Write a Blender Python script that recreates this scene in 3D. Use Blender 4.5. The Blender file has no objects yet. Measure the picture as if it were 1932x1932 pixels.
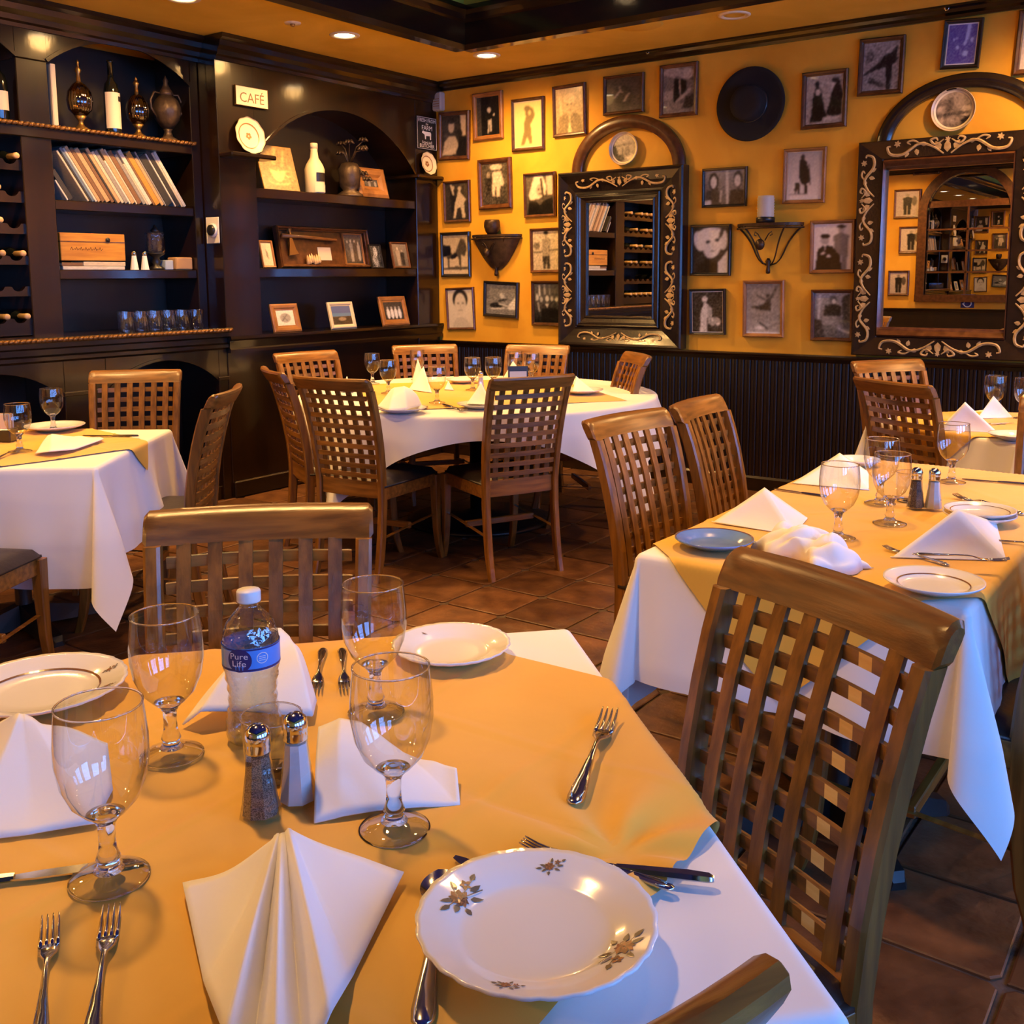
import bpy, bmesh, math, random
import numpy as np
from mathutils import Vector, Matrix
random.seed(7); np.random.seed(7)
S = bpy.context.scene
COL = S.collection
PI = math.pi
# ------------------------------------------------------------------ camera
cd = bpy.data.cameras.new('camera'); cam = bpy.data.objects.new('camera', cd); COL.objects.link(cam)
S.camera = cam
cd.sensor_fit = 'HORIZONTAL'; cd.sensor_width = 36.0
cd.lens = 36.0 * 1933.7 / 1932.0
cd.shift_y = -(966.0 - 786.25) / 1932.0
YAW, PITCH, ROLL = 0.626261, 0.1361816, -0.00659748
_f = Vector((-math.sin(YAW) * math.cos(PITCH), math.cos(YAW) * math.cos(PITCH), -math.sin(PITCH)))
_r = Vector((math.cos(YAW), math.sin(YAW), 0)); _u = _r.cross(_f)
_r2 = _r * math.cos(ROLL) + _u * math.sin(ROLL); _u2 = -_r * math.sin(ROLL) + _u * math.cos(ROLL)
CAMH = 1.42
cam.matrix_world = Matrix(((_r2.x, _u2.x, -_f.x, 0), (_r2.y, _u2.y, -_f.y, 0), (_r2.z, _u2.z, -_f.z, CAMH), (0, 0, 0, 1)))
cd.clip_start = 0.05
# ------------------------------------------------------------------ room size
YW = 6.355       # picture wall
YF = -3.0        # wall behind the camera
XC = -5.304      # face of the right bookcase
XB = -5.476      # face of the left bookcase
XL = -5.86       # plaster wall behind the bookcases
XR = 2.5         # window wall
ZC = 2.905       # ceiling
ZT = 0.757       # top of the table linen
# ------------------------------------------------------------------ daylight and exposure
w = bpy.data.worlds.new('world'); S.world = w; w.use_nodes = True
bg = w.node_tree.nodes['Background']; bg.inputs[0].default_value = (0.13, 0.36, 1.0, 1); bg.inputs[1].default_value = 15.5
S.view_settings.view_transform = 'Standard'; S.view_settings.look = 'None'
S.view_settings.gamma = 1.0; S.view_settings.use_curve_mapping = False
S.view_settings.exposure = 0.38
S.display_settings.display_device = 'sRGB'
cy = S.cycles
cy.use_denoising = True; cy.max_bounces = 9; cy.diffuse_bounces = 4; cy.glossy_bounces = 5
cy.transmission_bounces = 8; cy.transparent_max_bounces = 24
cy.caustics_reflective = False; cy.caustics_refractive = False
cy.sample_clamp_indirect = 4.0; cy.blur_glossy = 0.6
WINDOWS = [(-1.9, 1.25), (-0.2, 1.25), (1.5, 1.25), (3.2, 1.25), (4.9, 1.25)]   # centre y, width of the windows in the window wall
WZ0, WZ1 = 0.95, 2.55
def area(name, loc, size, rot):
    l = bpy.data.lights.new(name, 'AREA'); l.shape = 'RECTANGLE'; l.size, l.size_y = size
    l.cycles.is_portal = True
    o = bpy.data.objects.new(name, l); COL.objects.link(o); o.location = loc; o.rotation_euler = rot
for i, (wy, ww) in enumerate(WINDOWS):
    area('window_portal', (XR + 0.06, wy, (WZ0 + WZ1) / 2), (WZ1 - WZ0, ww), (0, PI / 2, 0))
WARM = (1.0, 0.54, 0.17)
LAMP_W = 120.0
TRAY_W = 175.0
LAMPS = [(-4.695, 4.750), (-4.352, 5.750), (-4.771, 3.621), (-4.78, 2.5), (-4.78, 1.35), (-4.78, 0.2), (-4.78, -0.95),
         (-0.75, 5.72), (0.95, 5.72), (2.0, 5.72), (-4.3, -2.35), (-2.7, -2.35)]  # last two are unseen, added to brighten the wall reflected in the big mirror
DARK_LAMP = (-2.565, 5.757)
TRAY = [(-3.85, 2.0), (-1.0, 2.9), (-1.95, 1.25), (-3.55, 4.6), (-0.75, 4.7)]  # unseen lamps added inside the tray to throw warm light on the tables
# ------------------------------------------------------------------ materials
def nd(t, kind, **kw):
    n = t.nodes.new(kind)
    for k, v in kw.items(): setattr(n, k, v)
    return n
def M(name, c1, c2=None, rough=0.5, metal=0.0, scale=(1, 1, 1), ns=5.0, det=5.0, bump=0.0, bs=None, bscale=None, coat=0.0, crough=0.1,
      spec=0.5, rnd=0.0, sheen=0.0, contrast=(0.35, 0.65), coord='Object', distort=0.0):
    m = bpy.data.materials.new(name); m.use_nodes = True; t = m.node_tree; L = t.links.new
    b = t.nodes['Principled BSDF']
    b.inputs['Roughness'].default_value = rough; b.inputs['Metallic'].default_value = metal
    b.inputs['Coat Weight'].default_value = coat; b.inputs['Coat Roughness'].default_value = crough
    b.inputs['Specular IOR Level'].default_value = spec; b.inputs['Sheen Weight'].default_value = sheen
    tc = nd(t, 'ShaderNodeTexCoord'); mp = nd(t, 'ShaderNodeMapping'); mp.inputs['Scale'].default_value = scale
    L(tc.outputs[coord], mp.inputs['Vector'])
    src = None
    if c2 is not None:
        no = nd(t, 'ShaderNodeTexNoise'); no.inputs['Scale'].default_value = ns; no.inputs['Detail'].default_value = det
        no.inputs['Distortion'].default_value = distort
        L(mp.outputs[0], no.inputs['Vector'])
        r = nd(t, 'ShaderNodeValToRGB'); r.color_ramp.elements[0].position = contrast[0]; r.color_ramp.elements[1].position = contrast[1]
        r.color_ramp.elements[0].color = (*c1, 1); r.color_ramp.elements[1].color = (*c2, 1)
        L(no.outputs['Fac'], r.inputs['Fac']); src = r.outputs['Color']
    else:
        rg = nd(t, 'ShaderNodeRGB'); rg.outputs[0].default_value = (*c1, 1); src = rg.outputs[0]
    if rnd > 0:
        oi = nd(t, 'ShaderNodeObjectInfo'); mr = nd(t, 'ShaderNodeMapRange')
        mr.inputs['To Min'].default_value = 1 - rnd; mr.inputs['To Max'].default_value = 1 + rnd
        L(oi.outputs['Random'], mr.inputs['Value'])
        hs = nd(t, 'ShaderNodeHueSaturation'); L(src, hs.inputs['Color']); L(mr.outputs[0], hs.inputs['Value']); src = hs.outputs['Color']
    L(src, b.inputs['Base Color'])
    if bump > 0:
        n2 = nd(t, 'ShaderNodeTexNoise'); n2.inputs['Scale'].default_value = bs or ns * 4; n2.inputs['Detail'].default_value = 4
        if bscale:
            m2 = nd(t, 'ShaderNodeMapping'); m2.inputs['Scale'].default_value = bscale
            L(tc.outputs[coord], m2.inputs['Vector']); L(m2.outputs[0], n2.inputs['Vector'])
        else: L(mp.outputs[0], n2.inputs['Vector'])
        bu = nd(t, 'ShaderNodeBump'); bu.inputs['Strength'].default_value = bump; bu.inputs['Distance'].default_value = 0.01
        L(n2.outputs['Fac'], bu.inputs['Height']); L(bu.outputs[0], b.inputs['Normal'])
        if coat > 0: L(bu.outputs[0], b.inputs['Coat Normal'])
    return m
def thin_glass(name, tint=(0.97, 0.98, 0.98), edge=(0.70, 0.71, 0.73), gain=1.0, ior=1.5, rough=0.0, wavy=0.0):
    m = bpy.data.materials.new(name); m.use_nodes = True; t = m.node_tree; L = t.links.new
    t.nodes.clear(); out = nd(t, 'ShaderNodeOutputMaterial')
    lf = nd(t, 'ShaderNodeLayerWeight'); lf.inputs['Blend'].default_value = 0.5
    pw = nd(t, 'ShaderNodeMath', operation='POWER'); pw.inputs[1].default_value = 3.0; L(lf.outputs['Facing'], pw.inputs[0])
    f0 = ((ior - 1) / (ior + 1)) ** 2 * 2.2
    mu = nd(t, 'ShaderNodeMath', operation='MULTIPLY_ADD', use_clamp=True); mu.inputs[1].default_value = min(1, .8 * gain); mu.inputs[2].default_value = f0 * gain
    L(pw.outputs[0], mu.inputs[0])
    lw = nd(t, 'ShaderNodeLayerWeight'); lw.inputs['Blend'].default_value = 0.25
    mx = nd(t, 'ShaderNodeMixRGB'); mx.inputs[1].default_value = (*tint, 1); mx.inputs[2].default_value = (*edge, 1)
    L(lw.outputs['Facing'], mx.inputs[0])
    tr = nd(t, 'ShaderNodeBsdfTransparent'); L(mx.outputs[0], tr.inputs[0])
    gl = nd(t, 'ShaderNodeBsdfGlossy'); gl.inputs['Roughness'].default_value = rough
    if wavy:
        n2 = nd(t, 'ShaderNodeTexNoise'); n2.inputs['Scale'].default_value = 60
        tc = nd(t, 'ShaderNodeTexCoord'); L(tc.outputs['Object'], n2.inputs['Vector'])
        bu = nd(t, 'ShaderNodeBump'); bu.inputs['Strength'].default_value = wavy; bu.inputs['Distance'].default_value = 0.01
        L(n2.outputs['Fac'], bu.inputs['Height']); L(bu.outputs[0], gl.inputs['Normal']); L(bu.outputs[0], lf.inputs['Normal'])
    mi = nd(t, 'ShaderNodeMixShader'); L(mu.outputs[0], mi.inputs[0]); L(tr.outputs[0], mi.inputs[1]); L(gl.outputs[0], mi.inputs[2])
    L(mi.outputs[0], out.inputs[0]); return m
def solid_glass(name, col=(0.97, 0.98, 0.98), ior=1.47):
    m = bpy.data.materials.new(name); m.use_nodes = True; b = m.node_tree.nodes['Principled BSDF']
    b.inputs['Base Color'].default_value = (*col, 1); b.inputs['Transmission Weight'].default_value = 1.0
    b.inputs['Roughness'].default_value = 0.0; b.inputs['IOR'].default_value = ior; return m
def emit(name, col, s):
    m = bpy.data.materials.new(name); m.use_nodes = True; b = m.node_tree.nodes['Principled BSDF']
    b.inputs['Base Color'].default_value = (*col, 1); b.inputs['Emission Color'].default_value = (*col, 1); b.inputs['Emission Strength'].default_value = s; return m
def vcol(name, rough=0.35, coat=0.0, bump=0.0, spec=0.5):
    m = bpy.data.materials.new(name); m.use_nodes = True; t = m.node_tree; b = t.nodes['Principled BSDF']
    a = nd(t, 'ShaderNodeAttribute'); a.attribute_name = 'Col'; t.links.new(a.outputs['Color'], b.inputs['Base Color'])
    b.inputs['Roughness'].default_value = rough; b.inputs['Coat Weight'].default_value = coat; b.inputs['Coat Roughness'].default_value = 0.03
    b.inputs['Specular IOR Level'].default_value = spec
    return m
MAT = {}
def mats():
    D = MAT
    D['ochre'] = M('ochre_plaster', (0.66, 0.30, 0.012), (0.82, 0.43, 0.032), rough=0.75, ns=2.2, det=8, bump=0.12, bs=14, contrast=(0.3, 0.7), distort=0.6)
    D['ceil'] = M('amber_ceiling_plaster', (0.66, 0.41, 0.025), (0.80, 0.52, 0.05), rough=0.8, ns=1.6, det=8, bump=0.1, bs=10, distort=0.8)
    D['sky'] = M('painted_blue_mural', (0.02, 0.022, 0.13), (0.05, 0.055, 0.22), rough=0.8, ns=1.5)
    D['dark'] = M('dark_varnished_wood', (0.005, 0.0018, 0.0004), (0.016, 0.0056, 0.0009), rough=0.34, ns=5, scale=(1.0, 1.0, 0.18), det=7, coat=0.8, crough=0.11, bump=0.05, bs=16, bscale=(1, 1, 0.5), spec=0.25)
    D['darkh'] = M('dark_varnished_rail', (0.005, 0.0018, 0.0004), (0.016, 0.0056, 0.0009), rough=0.34, ns=5, scale=(1.0, 0.18, 1.0), det=7, coat=0.8, crough=0.11, bump=0.05, bs=16, bscale=(1, 0.4, 1), spec=0.25)
    D['inside'] = M('dark_stained_panel', (0.005, 0.0020, 0.0006), (0.012, 0.0048, 0.0013), rough=0.45, ns=4, scale=(1, 1, .15), det=6, bump=0.06, bs=20)
    D['wains'] = M('dark_beadboard_paint', (0.006, 0.0021, 0.0006), (0.014, 0.0048, 0.0011), rough=0.38, ns=6, scale=(1, 1, .1), det=6, rnd=0.25, bump=0.05, bs=25, bscale=(1, 1, .1))
    D['gilt'] = M('worn_gilt_trim', (0.10, 0.04, 0.010), (0.32, 0.15, 0.035), rough=0.35, ns=60, metal=0.5)
    cw1, cw2 = (0.125, 0.048, 0.0065), (0.265, 0.108, 0.016)
    D['oakv'] = M('oak_upright_grain', cw1, cw2, rough=0.33, ns=6, scale=(9, 9, 0.7), det=6, coat=0.25, crough=0.2, rnd=0.14, bump=0.05, bs=40, bscale=(9, 9, .7))
    D['oakh'] = M('oak_cross_grain', cw1, cw2, rough=0.33, ns=6, scale=(0.7, 9, 9), det=6, coat=0.25, crough=0.2, rnd=0.14, bump=0.05, bs=40, bscale=(.7, 9, 9))
    D['oakbare'] = M('bare_pale_oak', (0.74, 0.42, 0.09), (0.84, 0.54, 0.16), rough=0.5, ns=8, scale=(1, 9, 9))
    D['leather'] = M('dark_brown_leather', (0.018, 0.011, 0.009), (0.030, 0.019, 0.015), rough=0.40, ns=9, bump=0.10, bs=70)
    D['cloth'] = M('white_table_linen', (0.80, 0.78, 0.76), (0.84, 0.82, 0.80), rough=0.85, ns=3, bump=0.10, bs=9, sheen=0.1)
    D['napkin'] = M('white_napkin_linen', (0.82, 0.81, 0.80), (0.85, 0.84, 0.83), rough=0.85, ns=6, bump=0.12, bs=22, sheen=0.1)
    D['gold'] = M('golden_table_linen', (0.70, 0.385, 0.034), (0.80, 0.465, 0.056), rough=0.62, ns=2.5, bump=0.40, bs=4.5, sheen=0.15, det=6)
    D['tile'] = M('terracotta_tile', (0.070, 0.026, 0.009), (0.170, 0.070, 0.025), rough=0.42, ns=3.2, det=8, rnd=0.30, bump=0.22, bs=14, contrast=(0.3, 0.72), coord='Generated')
    D['grout'] = M('brown_grout', (0.050, 0.028, 0.016), (0.10, 0.062, 0.04), rough=0.9, ns=30, bump=0.3, bs=120)
    D['steel'] = M('polished_steel', (0.62, 0.60, 0.57), rough=0.13, metal=1.0)
    D['chrome'] = M('chrome_cap', (0.66, 0.66, 0.66), rough=0.1, metal=1.0)
    D['black'] = M('black_iron', (0.012, 0.011, 0.011), rough=0.35)
    D['blackw'] = M('black_lacquer', (0.010, 0.007, 0.006), (0.02, 0.012, 0.009), rough=0.22, ns=20, coat=0.4, bump=0.05, bs=60)
    D['iron'] = M('dark_bronze_iron', (0.035, 0.02, 0.012), (0.08, 0.045, 0.024), rough=0.45, metal=0.6, ns=30, bump=0.2, bs=60)
    D['felt'] = M('black_felt', (0.007, 0.005, 0.0045), rough=0.85, bump=0.1, bs=150)
    D['ribbon'] = M('satin_hat_band', (0.02, 0.018, 0.018), rough=0.3)
    D['porcelain'] = M('white_porcelain', (0.80, 0.78, 0.75), rough=0.16, coat=0.5, crough=0.05)
    D['bluechina'] = M('blue_glazed_china', (0.10, 0.20, 0.50), (0.16, 0.28, 0.60), rough=0.2, ns=12, coat=0.4)
    D['mirror'] = M('mirror_silver', (0.86, 0.85, 0.83), rough=0.004, metal=1.0)
    D['scroll'] = M('painted_gold_scroll', (0.40, 0.25, 0.09), (0.58, 0.40, 0.18), rough=0.4, ns=40)
    D['fr_brown'] = M('brown_picture_frame', (0.065, 0.022, 0.006), (0.13, 0.048, 0.014), rough=0.32, ns=8, scale=(3, 3, 3), coat=0.3, rnd=0.3)
    D['fr_black'] = M('black_picture_frame', (0.012, 0.009, 0.008), rough=0.3, coat=0.3)
    D['fr_tan'] = M('tan_picture_frame', (0.24, 0.095, 0.022), (0.36, 0.16, 0.045), rough=0.38, ns=10, coat=0.2, rnd=0.2)
    D['fr_cream'] = M('cream_mat_board', (0.68, 0.55, 0.36), rough=0.7)
    D['photo'] = vcol('photographic_print', 0.3, 0.6)
    D['paint'] = vcol('painted_surface', 0.35, 0.15)
    D['glass'] = thin_glass('thin_clear_glass', gain=1.15)
    D['glassw'] = thin_glass('wavy_clear_plastic', tint=(0.95, 0.97, 0.99), edge=(0.6, 0.64, 0.68), gain=1.7, wavy=0.35)
    D['stem'] = solid_glass('thick_clear_glass')
    D['pane'] = thin_glass('window_pane_glass', gain=1.0)
    D['water'] = thin_glass('bottled_water', tint=(0.86, 0.92, 0.97), edge=(0.7, 0.78, 0.85), gain=0.8, ior=1.33)
    D['amberg'] = thin_glass('amber_ribbed_glass', tint=(0.55, 0.32, 0.12), edge=(0.25, 0.12, 0.04), gain=2.0)
    D['whitep'] = M('white_plastic', (0.74, 0.72, 0.68), rough=0.4)
    D['grey'] = M('pale_grey_plastic', (0.45, 0.42, 0.38), rough=0.5)
    D['cream'] = M('cream_painted_metal', (0.80, 0.66, 0.40), rough=0.45)
    D['brownink'] = M('brown_lettering', (0.22, 0.11, 0.03), rough=0.6)
    D['whiteink'] = M('white_lettering', (0.78, 0.74, 0.70), rough=0.6)
    D['signblack'] = M('black_sign_board', (0.015, 0.012, 0.011), rough=0.4)
    D['navy'] = M('navy_blue_ink', (0.012, 0.016, 0.12), rough=0.35)
    D['azure'] = M('bright_blue_ink', (0.07, 0.28, 0.75), rough=0.35)
    D['greyink'] = M('silver_blue_ink', (0.35, 0.42, 0.55), rough=0.35)
    D['crate'] = M('honey_wood_box', (0.42, 0.17, 0.02), (0.60, 0.28, 0.035), rough=0.45, ns=8, scale=(1, .6, 6), det=6)
    D['brass'] = M('aged_brass', (0.35, 0.2, 0.06), rough=0.35, metal=0.9)
    D['bronze'] = M('dark_bronze', (0.055, 0.035, 0.022), (0.11, 0.07, 0.04), rough=0.45, metal=0.5, ns=18, bump=0.3, bs=40)
    D['winedark'] = M('dark_wine_glass', (0.006, 0.007, 0.005), rough=0.08, coat=0.5)
    D['cork'] = M('pale_bottle_foil', (0.55, 0.32, 0.12), (0.75, 0.52, 0.26), rough=0.4, ns=20, rnd=0.25)
    D['paper'] = M('cream_paper_label', (0.72, 0.58, 0.42), rough=0.7)
    D['page'] = M('book_page_block', (0.62, 0.52, 0.38), rough=0.8)
    D['lamp'] = emit('glowing_lamp_lens', (1.0, 0.78, 0.48), 14.0)
    D['added_tray_lamp'] = emit('added_tray_lens', (1.0, 0.70, 0.36), 8.0)
    D['pepper'] = M('ground_pepper', (0.03, 0.022, 0.018), (0.26, 0.20, 0.15), rough=0.8, ns=700, contrast=(0.42, 0.58))
    D['salt'] = M('white_salt', (0.80, 0.79, 0.78), rough=0.8)
    D['parcel'] = M('tan_card_box', (0.42, 0.24, 0.10), (0.5, 0.3, 0.14), rough=0.6, ns=10)
    D['winglass'] = thin_glass('dark_reflective_pane', tint=(0.05, 0.045, 0.04), edge=(0.03, 0.03, 0.03), gain=6.0)
    D['linedark'] = M('outer_night_panel', (0.01, 0.008, 0.007), rough=0.8)
mats()
# ------------------------------------------------------------------ mesh helper
class MB:
    def __init__(s): s.v = []; s.f = []; s.mi = []; s.k = 0; s.c = None
    def add(s, vs, fs):
        o = len(s.v); s.v += [tuple(p) for p in vs]; s.f += [tuple(i + o for i in f) for f in fs]; s.mi += [s.k] * len(fs); return s
    def box(s, lo, hi):
        (a, b, c), (d, e, f) = lo, hi
        return s.add([(a, b, c), (d, b, c), (d, e, c), (a, e, c), (a, b, f), (d, b, f), (d, e, f), (a, e, f)],
                     [(0, 3, 2, 1), (4, 5, 6, 7), (0, 1, 5, 4), (1, 2, 6, 5), (2, 3, 7, 6), (3, 0, 4, 7)])
    def cbox(s, lo, hi, c=0.004):
        lo, hi = [min(a, b) for a, b in zip(lo, hi)], [max(a, b) for a, b in zip(lo, hi)]
        vs = []; idx = {}
        for sx in (0, 1):
            for sy in (0, 1):
                for sz in (0, 1):
                    base = [(hi if q else lo)[i] for i, q in enumerate((sx, sy, sz))]
                    for ax in range(3):
                        p = list(base)
                        for j in range(3):
                            if j != ax: p[j] += c if not (sx, sy, sz)[j] else -c
                        idx[(sx, sy, sz, ax)] = len(vs); vs.append(p)
        fs = []
        for ax in range(3):
            o1, o2 = [j for j in range(3) if j != ax]
            for q in (0, 1):
                ring = []
                for (u, v2) in ((0, 0), (1, 0), (1, 1), (0, 1)):
                    k = [0, 0, 0]; k[ax] = q; k[o1] = u; k[o2] = v2; ring.append(idx[(*k, ax)])
                fs.append(ring)
        for ax in range(3):
            o1, o2 = [j for j in range(3) if j != ax]
            for u in (0, 1):
                for v2 in (0, 1):
                    k0 = [0, 0, 0]; k0[o1] = u; k0[o2] = v2; k1 = list(k0); k1[ax] = 1
                    fs.append([idx[(*k0, o1)], idx[(*k1, o1)], idx[(*k1, o2)], idx[(*k0, o2)]])
        for sx in (0, 1):
            for sy in (0, 1):
                for sz in (0, 1): fs.append([idx[(sx, sy, sz, a)] for a in range(3)])
        return s.add(vs, fs)
    def grid(s, fn, nu, nv, cu=False):
        vs = [fn(i / nu, j / nv) for j in range(nv + 1) for i in range(nu + 1)]
        W = nu + 1
        return s.add(vs, [(j * W + i, j * W + i + 1, (j + 1) * W + i + 1, (j + 1) * W + i) for j in range(nv) for i in range(nu)])
    def lathe(s, prof, n=24, o=(0, 0, 0), cap=True, sx=1, sy=1, lobes=None):
        vs = []; fs = []; m = len(prof)
        for j, (r, z) in enumerate(prof):
            for i in range(n):
                a = 2 * PI * i / n; rr = r * (lobes(a, j) if lobes else 1)
                vs.append((o[0] + rr * math.cos(a) * sx, o[1] + rr * math.sin(a) * sy, o[2] + z))
        for j in range(m - 1):
            for i in range(n): fs.append((j * n + i, j * n + (i + 1) % n, (j + 1) * n + (i + 1) % n, (j + 1) * n + i))
        if cap:
            if prof[0][0] > 1e-4: fs.append(tuple(range(n))[::-1])
            if prof[-1][0] > 1e-4: fs.append(tuple((m - 1) * n + i for i in range(n)))
        return s.add(vs, fs)
    def tube(s, pts, r, n=8, closed=False):
        pts = [Vector(p) for p in pts]; m = len(pts); rs = r if hasattr(r, '__len__') else [r] * m
        vs = []; up = Vector((0, 0, 1)); prev = None
        for i, p in enumerate(pts):
            a = pts[(i - 1) % m] if (closed or i > 0) else p; b = pts[(i + 1) % m] if (closed or i < m - 1) else p
            t = (b - a).normalized()
            if prev is None:
                q = up if abs(t.dot(up)) < 0.9 else Vector((1, 0, 0)); prev = (q - t * q.dot(t)).normalized()
            else: prev = (prev - t * prev.dot(t)).normalized()
            bi = t.cross(prev)
            for k in range(n):
                an = 2 * PI * k / n; vs.append(p + (prev * math.cos(an) + bi * math.sin(an)) * rs[i])
        fs = []
        for i in range(m if closed else m - 1):
            for k in range(n):
                j = (i + 1) % m; fs.append((i * n + k, i * n + (k + 1) % n, j * n + (k + 1) % n, j * n + k))
        if not closed: fs += [tuple(range(n))[::-1], tuple((m - 1) * n + k for k in range(n))]
        return s.add(vs, fs)
    def sweep(s, secs, cap=True):      # list of equal rings of points
        n = len(secs[0]); vs = [p for r in secs for p in r]; fs = []
        for j in range(len(secs) - 1):
            for i in range(n): fs.append((j * n + i, j * n + (i + 1) % n, (j + 1) * n + (i + 1) % n, (j + 1) * n + i))
        if cap: fs += [tuple(range(n))[::-1], tuple((len(secs) - 1) * n + i for i in range(n))]
        return s.add(vs, fs)
    def prism(s, poly, f0, f1):       # polygon (u, v) mapped by f0 and f1
        n = len(poly); vs = [f0(u, v) for u, v in poly] + [f1(u, v) for u, v in poly]
        return s.add(vs, [tuple(range(n))[::-1], tuple(range(n, 2 * n))] + [(i, (i + 1) % n, n + (i + 1) % n, n + i) for i in range(n)])
    def xf(s, m):
        s.v = [tuple(m @ Vector(p)) for p in s.v]; return s
    def mesh(s, name, mat, smooth=False, cols=None):
        me = bpy.data.meshes.new(name); me.from_pydata(s.v, [], s.f)
        for q in (mat if isinstance(mat, (list, tuple)) else [mat]): me.materials.append(MAT[q])
        if any(s.mi): me.polygons.foreach_set('material_index', s.mi)
        bm = bmesh.new(); bm.from_mesh(me); bmesh.ops.recalc_face_normals(bm, faces=bm.faces)
        if smooth == 'angle':
            for e in bm.edges: e.smooth = not (len(e.link_faces) == 2 and e.calc_face_angle(0) > 0.6)
        bm.to_mesh(me); bm.free()
        if smooth: me.polygons.foreach_set('use_smooth', [True] * len(me.polygons))
        if cols is not None:
            a = me.color_attributes.new('Col', 'FLOAT_COLOR', 'POINT'); a.data.foreach_set('color', np.asarray(cols, dtype=np.float32).ravel())
        me.update(); return me
    def obj(s, name, mat, parent=None, smooth=False, cols=None):
        return link(name, s.mesh(name, mat, smooth, cols), parent)
def link(name, me, parent=None, mx=None):
    o = bpy.data.objects.new(name, me); COL.objects.link(o)
    if parent: o.parent = parent
    if mx is not None: o.matrix_local = mx
    return o
def tag(o, label, cat, group=None, kind=None):
    o['label'] = label; o['category'] = cat
    if group: o['group'] = group
    if kind: o['kind'] = kind
    return o
def thing(name, label, cat, loc=(0, 0, 0), rz=0.0, group=None):
    o = bpy.data.objects.new(name, None); COL.objects.link(o); o.location = loc; o.rotation_euler = (0, 0, rz); o.empty_display_size = 0.05
    return tag(o, label, cat, group)
def struct(o): o['kind'] = 'structure'; return o
def dup(root, label, loc, rz=0.0, scale=None, group=None):
    r = root.copy(); COL.objects.link(r); r.location = loc; r.rotation_euler = (0, 0, rz)
    if scale: r.scale = scale
    if label: r['label'] = label
    if group: r['group'] = group
    for ch in list(root.children):
        c = ch.copy(); COL.objects.link(c); c.parent = r
        for g in ch.children:
            d = g.copy(); COL.objects.link(d); d.parent = c
    return r
def text_mb(txt, h, w=None, depth=0.0, res=3):
    """flat lettering as a mesh: centred at the origin in the xy plane, capital height h, squeezed to width w"""
    cu = bpy.data.curves.new('t', 'FONT'); cu.body = txt; cu.size = h / 0.7; cu.align_x = 'CENTER'; cu.resolution_u = res; cu.extrude = depth
    o = bpy.data.objects.new('t', cu); me = o.to_mesh(); mb = MB()
    vs = [tuple(v.co) for v in me.vertices]
    if vs:
        x0 = min(v[0] for v in vs); x1 = max(v[0] for v in vs); y0 = min(v[1] for v in vs); y1 = max(v[1] for v in vs)
        k = (w / (x1 - x0)) if w else 1.0
        vs = [((v[0] - (x0 + x1) / 2) * k, v[1] - (y0 + y1) / 2, v[2]) for v in vs]
        mb.add(vs, [tuple(p.vertices) for p in me.polygons])
    o.to_mesh_clear(); bpy.data.objects.remove(o); bpy.data.curves.remove(cu); return mb
# ================================================================== THE ROOM
# floor: a grout bed with separate terracotta tiles set proud of it
floor = struct(MB().box((XL, YF, -0.06), (XR, YW + 0.1, -0.006)).obj('floor', 'grout'))
TP = 0.3105; TX0, TY0 = -2.797, 3.66
def tile_mesh(k):
    rr = random.Random(k); c = 0.016; h = TP / 2 - 0.006
    mb = MB(); pts = []
    for sx, sy in ((-1, -1), (1, -1), (1, 1), (-1, 1)):
        j = lambda: rr.uniform(-0.0025, 0.0025)
        a, b = (sx * h + j(), sy * (h - c) + j()), (sx * (h - c) + j(), sy * h + j())
        pts += [a, b] if (sx * sy > 0) else [b, a]
    # order counter clockwise
    pts.sort(key=lambda p: math.atan2(p[1], p[0]))
    n = len(pts)
    lo = [(x, y, -0.006) for x, y in pts]; mid = [(x, y, -0.0015) for x, y in pts]; top = [(x * 0.975, y * 0.975, 0.001 + rr.uniform(-.0004, .0004)) for x, y in pts]
    mb.sweep([lo, mid, top]); return mb.mesh('tile', 'tile')
TM = [tile_mesh(k) for k in range(6)]
def tile_visible(x, y):
    v = Vector((x, y, 0)) - Vector((0, 0, CAMH)); d = v.dot(_f)
    if d < 0.4: return False
    px = 966 + 1933.7 * v.dot(_r2) / d; py = 786.25 - 1933.7 * v.dot(_u2) / d
    return -120 < px < 2050 and 700 < py < 2100
near = []; rest = MB()
for i in range(-12, 18):
    for j in range(-22, 10):
        x = TX0 + (i + 0.5) * TP; y = TY0 + (j + 0.5) * TP
        if not (XL < x < XR and YF < y < YW): continue
        if tile_visible(x, y): near.append((math.hypot(x, y), x, y))
        else: rest.v.append((x, y))
near.sort()
for k, (d, x, y) in enumerate(near):
    if k < 298:
        o = link('tile', TM[k % 6], floor); o.location = (x, y, random.uniform(-0.0008, 0.0008)); o.rotation_euler = (random.uniform(-.002, .002), random.uniform(-.002, .002), (k * 7 % 4) * PI / 2)
    else: rest.v.append((x, y))
spots = list(rest.v); rest = MB()
for x, y in spots:
    h = TP / 2 - 0.007
    rest.sweep([[(x + sx * h * k, y + sy * h * k, z) for sx, sy in ((-1, -1), (1, -1), (1, 1), (-1, 1))] for k, z in ((1, -0.006), (1, -0.001), (0.97, 0.001))])
ro = rest.obj('tile_field', 'tile', floor); ro['kind'] = 'stuff'
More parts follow.
